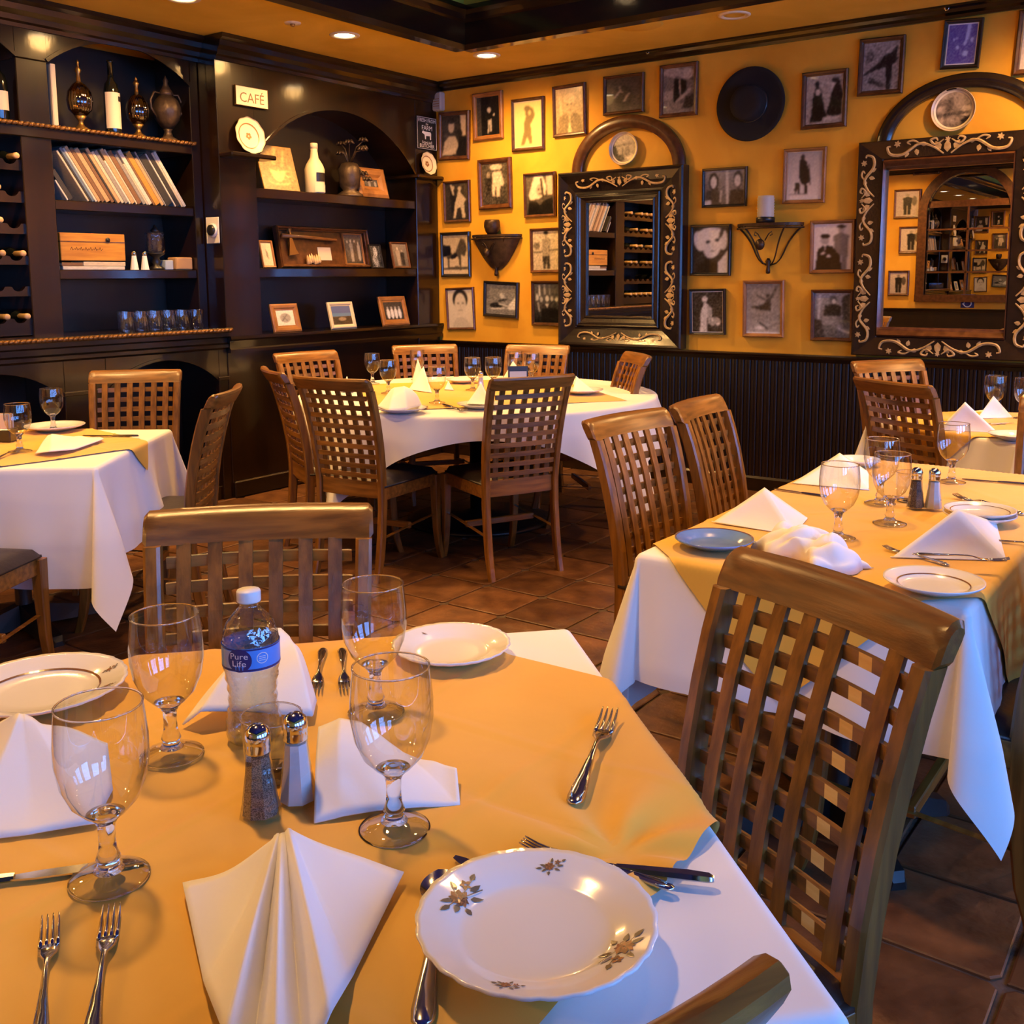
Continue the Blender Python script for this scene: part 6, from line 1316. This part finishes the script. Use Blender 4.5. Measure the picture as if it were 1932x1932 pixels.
def spoon_mesh():
    m = MB(); ribbon(m, HAND, 0)
    def fn(u, v):
        y = .158 + v * .062; hw_ = .0205 * math.sin(PI * min(1, max(0.04, v * .94 + .03))) ** .62; x = (u * 2 - 1) * hw_
        return (x, y, .0075 - .006 * math.sin(PI * v) * (1 - (u * 2 - 1) ** 2) + .001)
    m.grid(fn, 10, 14); return m.mesh('spoon', 'steel', True)
FKM, KNM, SPM = fork_mesh(), knife_mesh(), spoon_mesh()
def cut(kind, label, h, tip, z=None, roll=0, grp='cutlery', ln=None, pitch=0):
    """h = handle end, tip = other end, both on the table"""
    d = Vector(tip) - Vector(h); nat = {'fork': .256, 'knife': .252, 'spoon': .220}[kind]; s = (ln or d.length) / nat
    me = {'fork': FKM, 'knife': KNM, 'spoon': SPM}[kind]
    o = link(kind, me); o.location = (h[0], h[1], (ZL if z is None else z) + .0006); o.rotation_mode = 'XYZ'; o.rotation_euler = (pitch, roll, math.atan2(d.y, d.x) - PI / 2); s = max(.7, min(1.15, s)); o.scale = (s, s, s)
    return tag(o, label, kind, grp)
cut('fork', 'single steel fork lying on the golden cloth at the right of the front table', (-0.642, 1.012), (-0.739, 1.268), ZL + .006)
cut('fork', 'fork crossing beneath the rose plate, its tines showing behind it', (-0.463, 0.933), (-0.647, 0.909), ZL + .001)
cut('knife', 'knife crossing beneath the rose plate, handle toward the table edge', (-0.434, 0.971), (-0.566, 0.913), ZL + .002, ln=.235)
cut('knife', 'knife under the rose plate whose tip shows at its back left', (-0.520, 0.849), (-0.688, 0.843), ZL + .0005)
cut('spoon', 'spoon lying under the left side of the rose plate', (-0.550, 0.618), (-0.684, 0.809), ZL + .0005)
cut('fork', 'left fork of the pair at the lower left of the front table', (-0.800, 0.406), (-0.964, 0.513))
cut('fork', 'right fork of the pair at the lower left of the front table', (-0.765, 0.431), (-0.927, 0.559))
cut('knife', 'knife cut by the left edge of the front table, its tip toward the goblet', (-1.143, 0.443), (-1.040, 0.564), ln=.252)
cut('fork', 'left of two dark forks pointing at the viewer, far edge of the front table', (-1.307, 1.226), (-1.184, 1.093), ln=.2)
cut('fork', 'right of two dark forks pointing at the viewer, far edge of the front table', (-1.279, 1.245), (-1.146, 1.119), ln=.2)
CG2 = 'cutlery on the long right table'
cut('fork', 'fork under the folded napkin at the front of the long right table', (-0.523, 2.414), (-0.682, 2.483), grp=CG2)
cut('fork', 'fork lying over the ringed plate on the long right table', (-0.590, 2.358), (-0.453, 2.401), ZL + .028, grp=CG2, ln=.2)
cut('knife', 'knife left of the goblets on the long right table', (-0.997, 2.979), (-1.135, 2.997), grp=CG2)
cut('knife', 'knife at the far right of the long right table', (-0.538, 3.506), (-0.728, 3.481), grp=CG2)
cut('fork', 'fork between the plates at the right side of the long right table', (-0.477, 3.052), (-0.687, 3.190), grp=CG2)
cut('knife', 'knife beside the blue plate on the long right table', (-0.901, 2.356), (-0.996, 2.352), grp=CG2)
cut('fork', 'fork behind the front napkin at the right of the long right table', (-0.513, 2.695), (-0.448, 2.703), grp=CG2, ln=.2)
cut('fork', 'fork cut by the left edge on the left table', (-3.733, 1.901), (-3.860, 2.067), grp='cutlery on the left table')
cut('knife', 'knife lying across the golden cloth of the left table', (-3.776, 2.536), (-4.002, 2.404), grp='cutlery on the left table', ln=.25)
cut('fork', 'fork leaning on the near left plate of the round table', (-3.398, 3.958), (-3.285, 3.692), ZL + .001, grp='cutlery on the round table', ln=.22)
cut('fork', 'pair mate fork lying near the middle of the round table', (-3.320, 4.008), (-3.050, 3.891), grp='cutlery on the round table', ln=.22)
cut('knife', 'knife lying near the middle of the round table beside a fork', (-3.387, 4.068), (-3.115, 3.944), grp='cutlery on the round table', ln=.24)
cut('knife', 'knife before the napkin on the back right table', (-0.975, 4.762), (-0.855, 4.918), grp='cutlery on the back right table', ln=.23)
# ------------------------------------------------------------------ shakers, bottle, tumbler
def shaker(label, x, y, fill, grp, s=1.0):
    t = thing('glass_shaker', label, 'shaker', (x, y, ZL + .001), .3, grp); t.scale = (s, s, s)
    out = [(.0265, 0), (.0255, .006), (.0225, .02), (.0175, .055), (.0150, .083), (.0150, .086)]; n = 8
    MB().lathe(out, n, cap=False).obj('glass_body', 'glass', t)
    MB().lathe([(0, .003), (.0225, .004), (.0205, .02), (.0158, .055), (.0138, .079), (0, .080)], n).obj('pepper_fill' if fill == 'pepper' else 'salt_fill', fill, t)
    MB().lathe([(.0152, .083), (.0158, .085), (.0150, .088), (.0158, .091), (.0150, .094), (.0157, .097), (.0162, .104), (.014, .112), (.008, .117), (0, .118)], 20).obj('metal_cap', 'chrome', t, True)
    m = MB()
    for k in range(6): m.lathe([(0, .0005), (.0013, 0)], 6, o=(.006 * math.cos(k * PI / 3), .006 * math.sin(k * PI / 3), .1172), cap=False)
    m.obj('pour_holes', 'black', t); return t
shaker('pepper shaker with a chrome cap in the middle of the front table', -0.953, 0.781, 'pepper', 'shakers on the front table', 1.0)
shaker('salt shaker with a chrome cap in the middle of the front table', -0.941, 0.831, 'salt', 'shakers on the front table', 1.0)
shaker('pepper shaker on the long right table between the goblets', -0.741, 2.974, 'pepper', 'shakers on the long right table')
shaker('salt shaker on the long right table beside the stacked plates', -0.697, 2.988, 'salt', 'shakers on the long right table')
shaker('salt shaker in the middle of the round table', -3.613, 4.687, 'salt', 'shakers on the round table')
def short_glass(label, x, y, r, h):
    t = thing('low_tumbler', label, 'glass', (x, y, ZL + .0005), 0, 'low tumblers')
    MB().lathe([(r * .86, .004), (r * .92, h * .3), (r, h)], 36, cap=False).obj('wall', 'glass', t, True); MB().lathe([(0, 0), (r * .86, 0), (r * .88, .006), (0, .007)], 32).obj('thick_base', 'stem', t, True)
    MB().tube([(r * math.cos(2 * PI * a / 32), r * math.sin(2 * PI * a / 32), h) for a in range(32)], .0012, 6, True).obj('rim', 'stem', t, True)
short_glass('low clear tumbler behind the shakers on the front table', -1.020, 0.860, .040, .085)
short_glass('low clear tumbler beside the shakers on the long right table', -0.788, 3.068, .035, .085)
t = thing('water_bottle', 'clear plastic water bottle with a blue label and white cap on the front table', 'bottle', (-1.129, 0.920, ZL + .0005), 0); t.scale = (.97, .97, .915)
BP = [(.028, 0), (.038, .004), (.0405, .012), (.0405, .030)] + [(.0405 - (.0022 if k % 2 else 0) - .004 * math.sin(PI * k / 9), .036 + .0085 * k) for k in range(10)] + [(.041, .122), (.0415, .126), (.0415, .160), (.041, .164), (.0395, .175), (.034, .192), (.022, .208), (.0145, .216), (.0135, .222), (.0175, .2235), (.0135, .226), (.0135, .232)]
MB().lathe(BP, 40, cap=False).obj('bottle_body', 'glassw', t, True)
MB().lathe([(0, .003)] + [(max(.001, r_ - .0012), z_) for r_, z_ in BP[1:-9]] + [(.0395, .168), (0, .168)], 36).obj('water', 'water', t, True)
MB().lathe([(.0165, .224), (.0172, .226), (.0172, .240), (.0160, .2425), (0, .243)], 40, lobes=lambda a, j: 1 + .012 * math.cos(40 * a)).obj('screw_cap', 'whitep', t, True)
bc = Vector((-1.129, 0.920)); CA = math.atan2(-bc.y, -bc.x)         # the printed side of the label is turned to the guest at the near side
RL = .0420
def wrap(mb, a0, z0, r): mb.v = [(r * math.cos(a0 + x / r), r * math.sin(a0 + x / r), z0 + y) for x, y, z in mb.v]; return mb
m = MB(); m.grid(lambda u, v: (RL * math.cos(2 * PI * u), RL * math.sin(2 * PI * u), .126 + .036 * v), 64, 2); lab = m.obj('wrap_label', 'azure', t, True); tag_l = lab; lab['label'] = 'blue printed wrap label'
def disc(mb, r, n=28):
    if n < 20: mb.add([(0, 0, 0)] + [(r * math.cos(2 * PI * k / n), r * math.sin(2 * PI * k / n), 0) for k in range(n)], [(0, k + 1, (k + 1) % n + 1) for k in range(n)]); return mb
    return mb.lathe([(1e-5, 0)] + [(r * k / 7, 0) for k in range(1, 8)], n, cap=False)
A0 = CA - .42
for nm, mt, z0, h_ in (('label_band', 'navy', .1265, .0035), ('label_band', 'navy', .1590, .0025)):
    m = MB(); m.grid(lambda u, v: (2 * PI * RL * (u - .5), v * h_, 0), 60, 1); wrap(m, 0, z0, RL + .0002).obj(nm, mt, lab)
m = MB(); m.grid(lambda u, v: (-.030 + .018 * u, .028 * v, 0), 8, 1); wrap(m, A0, .130, RL + .0002).obj('silver_panel', 'greyink', lab)
wrap(disc(MB(), .0185), A0, .1440, RL + .0004).obj('dark_roundel', 'navy', lab)
for tx, hh, ww, dz in (('Pure', .0092, .0265, .0070), ('Life', .0092, .0205, -.0046)):
    wrap(text_mb(tx, hh, ww), A0, .1440 + dz, RL + .0010).obj('lettering', 'whiteink', lab)
m = MB()
for k in (-1, 0, 1):
    disc(m, .0013, 8); n9 = 9
    for q in range(len(m.v) - n9, len(m.v)): m.v[q] = (m.v[q][0] + k * .0052, m.v[q][1] + .0034, 0)
    b_ = len(m.v); m.add([(k * .0052 - .0006, -.003, 0), (k * .0052 + .0006, -.003, 0), (k * .0052 + .0006, .002, 0), (k * .0052 - .0006, .002, 0), (k * .0052 - .0022, .0022, 0), (k * .0052 + .0022, .0022, 0), (k * .0052, .0, 0)], [(0, 1, 2, 3), (6, 5, 4)])
wrap(m, A0, .1320, RL + .0007).obj('people_emblem', 'azure', lab)
m = MB(); m.tube([(.0082 * math.cos(2 * PI * k / 24), .0082 * math.sin(2 * PI * k / 24), 0) for k in range(24)], .0006, 4, True)
for k in range(3): m.add([(-.005, -.004 + .003 * k, 0), (.005, -.004 + .003 * k, 0), (.005, -.003 + .003 * k, 0), (-.005, -.003 + .003 * k, 0)], [(0, 1, 2, 3)])
wrap(m, A0 + .80, .1460, RL + .0005).obj('round_stamp', 'whiteink', lab)
# sugar caddy and card holder
t = thing('sugar_caddy', 'dark caddy of sugar packets cut by the left edge on the left table', 'caddy', (-4.133, 2.149, ZL + .001), .6)
MB().cbox((-.045, -.035, 0), (.045, .035, .055), .004).obj('tray', 'blackw', t)
for k in range(6): MB().cbox((-.03, -.03 + .011 * k, .01), (.03, -.024 + .011 * k, .115 - .004 * (k % 2)), .001).obj('packet', ['paper', 'parcel', 'greyink'][k % 3], t)
t = thing('card_holder', 'small dark framed table card leaning by the upright napkin on the round table', 'card', (-3.633, 5.090, ZL + .001), YAW + .1); t.rotation_euler = (-.12, 0, YAW + .1)
MB().cbox((-.062, -.004, 0), (.062, .004, .115), .003).obj('holder', 'black', t); MB().box((-.052, -.0052, .008), (.052, -.004, .082)).obj('card', 'greyink', t)
# ------------------------------------------------------------------ napkins
def tri_face(mb, A, B, C, n=10, bulge=0.0, seed=0, wr=.0012):
    A, B, C = Vector(A), Vector(B), Vector(C); nrm = (B - A).cross(C - A).normalized(); idx = {}
    vs = []
    for i in range(n + 1):
        for j in range(n + 1 - i):
            u, v = i / n, j / n; w_ = 1 - u - v; p = A * w_ + B * u + C * v
            k = 27 * u * v * w_; p = p + nrm * (bulge * k + wr * math.sin(9 * u + 5 * v + seed) * min(1, k * 2))
            idx[i, j] = len(vs); vs.append(p)
    fs = []
    for i in range(n):
        for j in range(n - i):
            fs.append((idx[i, j], idx[i + 1, j], idx[i, j + 1]))
            if j < n - i - 1: fs.append((idx[i + 1, j], idx[i + 1, j + 1], idx[i, j + 1]))
    mb.add(vs, fs)
NG = 'folded white napkins'
def tent(label, Lp, Rp, Ap, Bp, h, hem=.006, seed=0, group=NG, z=None, bulge=-.008):
    """pyramid folded napkin: base corners L and R, apex above A, back point B"""
    z0 = (ZL if z is None else z) + .0008; c = Vector(((Lp[0] + Rp[0] + Bp[0]) / 3, (Lp[1] + Rp[1] + Bp[1]) / 3))
    P = lambda q, zz: (q[0] - c.x, q[1] - c.y, zz)
    t = thing('napkin', label, 'napkin', (c.x, c.y, z0), 0, group)
    L_, R_, A_, B_ = P(Lp, .001), P(Rp, .001), P(Ap, h), P(Bp, .001)
    m = MB(); tri_face(m, L_, R_, A_, 12, bulge, seed); tri_face(m, R_, B_, A_, 12, bulge, seed + 2); tri_face(m, B_, L_, A_, 12, bulge, seed + 4)
    bmm = m.mesh('napkin_fold', 'napkin', True)
    b = bmesh.new(); b.from_mesh(bmm); bmesh.ops.remove_doubles(b, verts=b.verts, dist=1e-5); bmesh.ops.smooth_vert(b, verts=b.verts, factor=.35, use_axis_x=True, use_axis_y=True, use_axis_z=True)
    bmesh.ops.recalc_face_normals(b, faces=b.faces); b.to_mesh(bmm); b.free(); bmm.polygons.foreach_set('use_smooth', [True] * len(bmm.polygons))
    link('outer_fold', bmm, t)
    # second layer of cloth showing along the front hem
    m = MB(); k = Vector(A_); q = lambda p, f, dz: tuple(Vector(p) * (1 - f) + k * f + Vector((0, 0, dz)))
    m.tube([Vector(L_) * 1.0, (Vector(L_) + Vector(R_)) / 2, Vector(R_)], .0018, 6); m.obj('hem', 'napkin', t, True); return t
def fan(label, rays, n_s=14, sub=5, thick=.0025, seed=0, group=NG, z=None):
    """draped napkin: each ray = (apex x, y, height, hem x, y, height, sag)"""
    z0 = (ZL if z is None else z) + .0012; c = Vector((sum(r[3] for r in rays) / len(rays), sum(r[4] for r in rays) / len(rays)))
    t = thing('napkin', label, 'napkin', (c.x, c.y, z0), 0, group)
    R = np.array(rays, float); m_ = len(R); ts = np.linspace(0, m_ - 1, (m_ - 1) * sub + 1)
    def cr(tv):
        i = int(min(math.floor(tv), m_ - 2)); f = tv - i; p0, p1, p2, p3 = R[max(i - 1, 0)], R[i], R[i + 1], R[min(i + 2, m_ - 1)]
        return .5 * (2 * p1 + (p2 - p0) * f * .8 + (2 * p0 - 5 * p1 + 4 * p2 - p3) * f * f * .8 + (3 * p1 - p0 - 3 * p2 + p3) * f ** 3 * .8) * 1 + 0 if False else p1 + (p2 - p1) * (f * f * (3 - 2 * f))
    RR = [cr(tv) for tv in ts]
    def fn(u, v):
        r = RR[round(u * (len(RR) - 1))]; s = v
        x = r[0] + (r[3] - r[0]) * s; y = r[1] + (r[4] - r[1]) * s; zz = r[2] + (r[5] - r[2]) * s - r[6] * math.sin(PI * s) + .0015 * math.sin(7 * s + 9 * u + seed)
        return (x - c.x, y - c.y, max(.0004, zz))
    o = MB().grid(fn, len(RR) - 1, n_s).obj('outer_fold', 'napkin', t, True)
    sd = o.modifiers.new('cloth_thickness', 'SOLIDIFY'); sd.thickness = thick; sd.offset = 0
    return t
def RY(ax, ay, ah, hx, hy, hh=.001, sag=0.0): return (ax, ay, ah, hx, hy, hh, sag)
tent('tall triangular napkin nearest the ringed plate on the long right table', (-0.652, 2.412), (-0.424, 2.536), (-0.538, 2.529), (-0.520, 2.926), .112, seed=1)
tent('triangular napkin beside the crumpled one on the long right table', (-1.146, 2.499), (-0.911, 2.487), (-1.032, 2.577), (-0.946, 2.687), .098, seed=3)
tent('low triangular napkin behind the goblets on the long right table', (-1.160, 3.117), (-0.923, 3.149), (-1.075, 3.322), (-1.015, 3.452), .080, seed=5)
tent('bright triangular napkin at the front of the back right table', (-1.051, 4.545), (-0.833, 4.617), (-0.966, 4.600), (-1.104, 4.939), .125, seed=7, group='napkins on the back right table')
tent('second triangular napkin behind the goblet on the back right table', (-1.000, 5.007), (-0.868, 5.135), (-0.955, 5.121), (-0.993, 5.416), .10, seed=8, group='napkins on the back right table')
# front table napkins
AP = lambda x, y, h: None
fan('large pleated napkin standing at the front of the front table, folds running to the viewer',
    [RY(-0.841, 0.705, 0.039, -0.891, 0.621, .012, .008), RY(-0.839, 0.706, 0.044, -0.755, 0.543, .004, .012), RY(-0.836, 0.708, 0.048, -0.653, 0.489, .030, -.006), RY(-0.835, 0.709, 0.048, -0.629, 0.492, .004, .008), RY(-0.833, 0.710, 0.049, -0.598, 0.493, .034, -.006),
     RY(-0.829, 0.713, 0.049, -0.591, 0.518, .006, .006), RY(-0.827, 0.715, 0.052, -0.597, 0.554, .034, -.008), RY(-0.825, 0.716, 0.052, -0.646, 0.630, .004, .004), RY(-0.823, 0.717, 0.052, -0.713, 0.777, .012, .004)], seed=1, group='napkins on the front table')
fan('white napkin with a soft peak behind the left front goblet, front table',
    [RY(-1.288, 0.658, 0.089, -1.426, 0.635, .02, .0), RY(-1.283, 0.661, 0.092, -1.193, 0.536, .002, .004), RY(-1.279, 0.665, 0.091, -1.137, 0.589, .004, .010), RY(-1.272, 0.669, 0.085, -1.094, 0.645, .004, -.004), RY(-1.266, 0.673, 0.080, -1.149, 0.704, .006, -.008), RY(-1.269, 0.680, 0.074, -1.218, 0.743, .036, -.004)], seed=2, group='napkins on the front table')
fan('white napkin rolled into a cone behind the water bottle on the front table',
    [RY(-1.291, 1.049, 0.073, -1.245, 0.882, .004, .0), RY(-1.285, 1.067, 0.081, -1.213, 0.891, .030, -.006), RY(-1.271, 1.077, 0.088, -1.182, 0.935, .020, -.004), RY(-1.257, 1.087, 0.088, -1.131, 0.961, .020, -.006), RY(-1.246, 1.094, 0.077, -1.096, 1.002, .012, -.02), RY(-1.268, 1.121, 0.052, -1.141, 1.052, .006, -.02)], seed=3, group='napkins on the front table')
fan('flopped white napkin with a folded hem behind the middle goblet, front table',
    [RY(-0.994, 0.919, 0.052, -0.881, 0.802, .004, -.010), RY(-0.982, 0.947, 0.057, -0.861, 0.825, .006, -.022), RY(-0.958, 0.964, 0.049, -0.829, 0.865, .006, -.018), RY(-0.924, 0.969, 0.037, -0.794, 0.905, .006, -.006), RY(-0.890, 0.974, 0.023, -0.762, 0.937, .004, .0), RY(-0.857, 0.979, 0.015, -0.805, 0.984, .018, -.004)], seed=4, group='napkins on the front table')
fan('flat folded napkin lying beside the goblets on the left table',
    [RY(-3.914, 2.214, 0.035, -3.717, 2.047, .004, 0), RY(-3.899, 2.224, 0.039, -3.623, 2.054, .018, -.004), RY(-3.889, 2.263, 0.030, -3.647, 2.165, .010, -.004), RY(-3.901, 2.320, 0.018, -3.773, 2.372, .012, 0), RY(-3.939, 2.361, 0.009, -3.860, 2.413, .004, 0)], seed=5)
def crumple(label, p0, p1, wd, h, seed, group=NG):
    c = (Vector(p0) + Vector(p1)) / 2; d = Vector(p1) - Vector(p0); Ln = d.length; an = math.atan2(d.y, d.x)
    t = thing('napkin', label, 'napkin', (c.x, c.y, ZL + .001), an, group); rr = random.Random(seed)
    K = [(rr.uniform(25, 75), rr.uniform(0, PI), rr.uniform(0, 6)) for _ in range(6)]
    def fn(u, v):
        x, y = (u - .5) * 2, (v - .5) * 2; wob = 1 + .16 * math.sin(5 * x + 2) + .12 * math.sin(9 * y + 4 * x)
        X, Y = x * Ln / 2 * (1 + .10 * math.sin(4 * y + 1)), y * wd / 2 * wob
        r = 0
        for f_, a_, ph in K: r += abs(math.sin((X * math.cos(a_) + Y * math.sin(a_)) * f_ + ph))
        e = (1 - x ** 4) * (1 - y ** 4); z = h * (.25 + .75 * r / 4.2) * max(0, e) ** .45
        return (X + .010 * math.sin(60 * Y + 3), Y + .008 * math.sin(50 * X), .0005 + z)
    o = MB().grid(fn, 60, 36).obj('outer_fold', 'napkin', t, True); sd = o.modifiers.new('cloth_thickness', 'SOLIDIFY'); sd.thickness = .002; sd.offset = -1; return t
crumple('crumpled white napkin thrown before the goblet on the long right table', (-0.921, 2.354), (-0.690, 2.228), .135, .062, 4)
RN = 'napkins on the round table'
fan('rounded napkin standing on the near left plate of the round table', [RY(-3.493, 3.793, 0.081, -3.498, 3.695, .004, 0), RY(-3.477, 3.804, 0.094, -3.365, 3.640, .004, -.008), RY(-3.440, 3.830, 0.099, -3.307, 3.701, .004, -.02), RY(-3.406, 3.855, 0.080, -3.365, 3.879, .004, -.012)], seed=7, group=RN, z=ZL + .016)
tent('slanting peaked napkin behind the near middle goblet of the round table', (-4.028, 4.523), (-3.800, 4.471), (-4.045, 4.685), (-4.209, 4.876), .13, seed=11, group=RN)
tent('tall pointed napkin at the back of the round table, before a chair rail', (-4.277, 4.833), (-4.150, 4.838), (-4.284, 4.906), (-4.410, 5.068), .15, seed=12, group=RN)
tent('broad napkin partly behind the near right chair rail, round table', (-3.229, 4.067), (-3.089, 4.107), (-3.245, 4.213), (-3.371, 4.410), .10, seed=13, group=RN, z=ZL + .016)
tent('upright white napkin behind the dark table card of the round table', (-3.769, 5.078), (-3.567, 5.132), (-3.734, 5.175), (-3.926, 5.454), .14, seed=14, group=RN)
tent('flat napkin on the right plate of the round table', (-3.079, 4.837), (-2.974, 4.904), (-3.150, 4.982), (-3.266, 5.250), .075, seed=15, group=RN, z=ZL + .016)
tent('napkin whose tip shows above the near left chair rail, round table', (-4.314, 4.240), (-4.201, 4.247), (-4.315, 4.307), (-4.517, 4.532), .085, seed=16, group=RN)
tent('small napkin ball between goblets in the middle of the round table', (-3.848, 4.638), (-3.782, 4.646), (-3.863, 4.696), (-3.947, 4.819), .05, seed=17, group=RN)
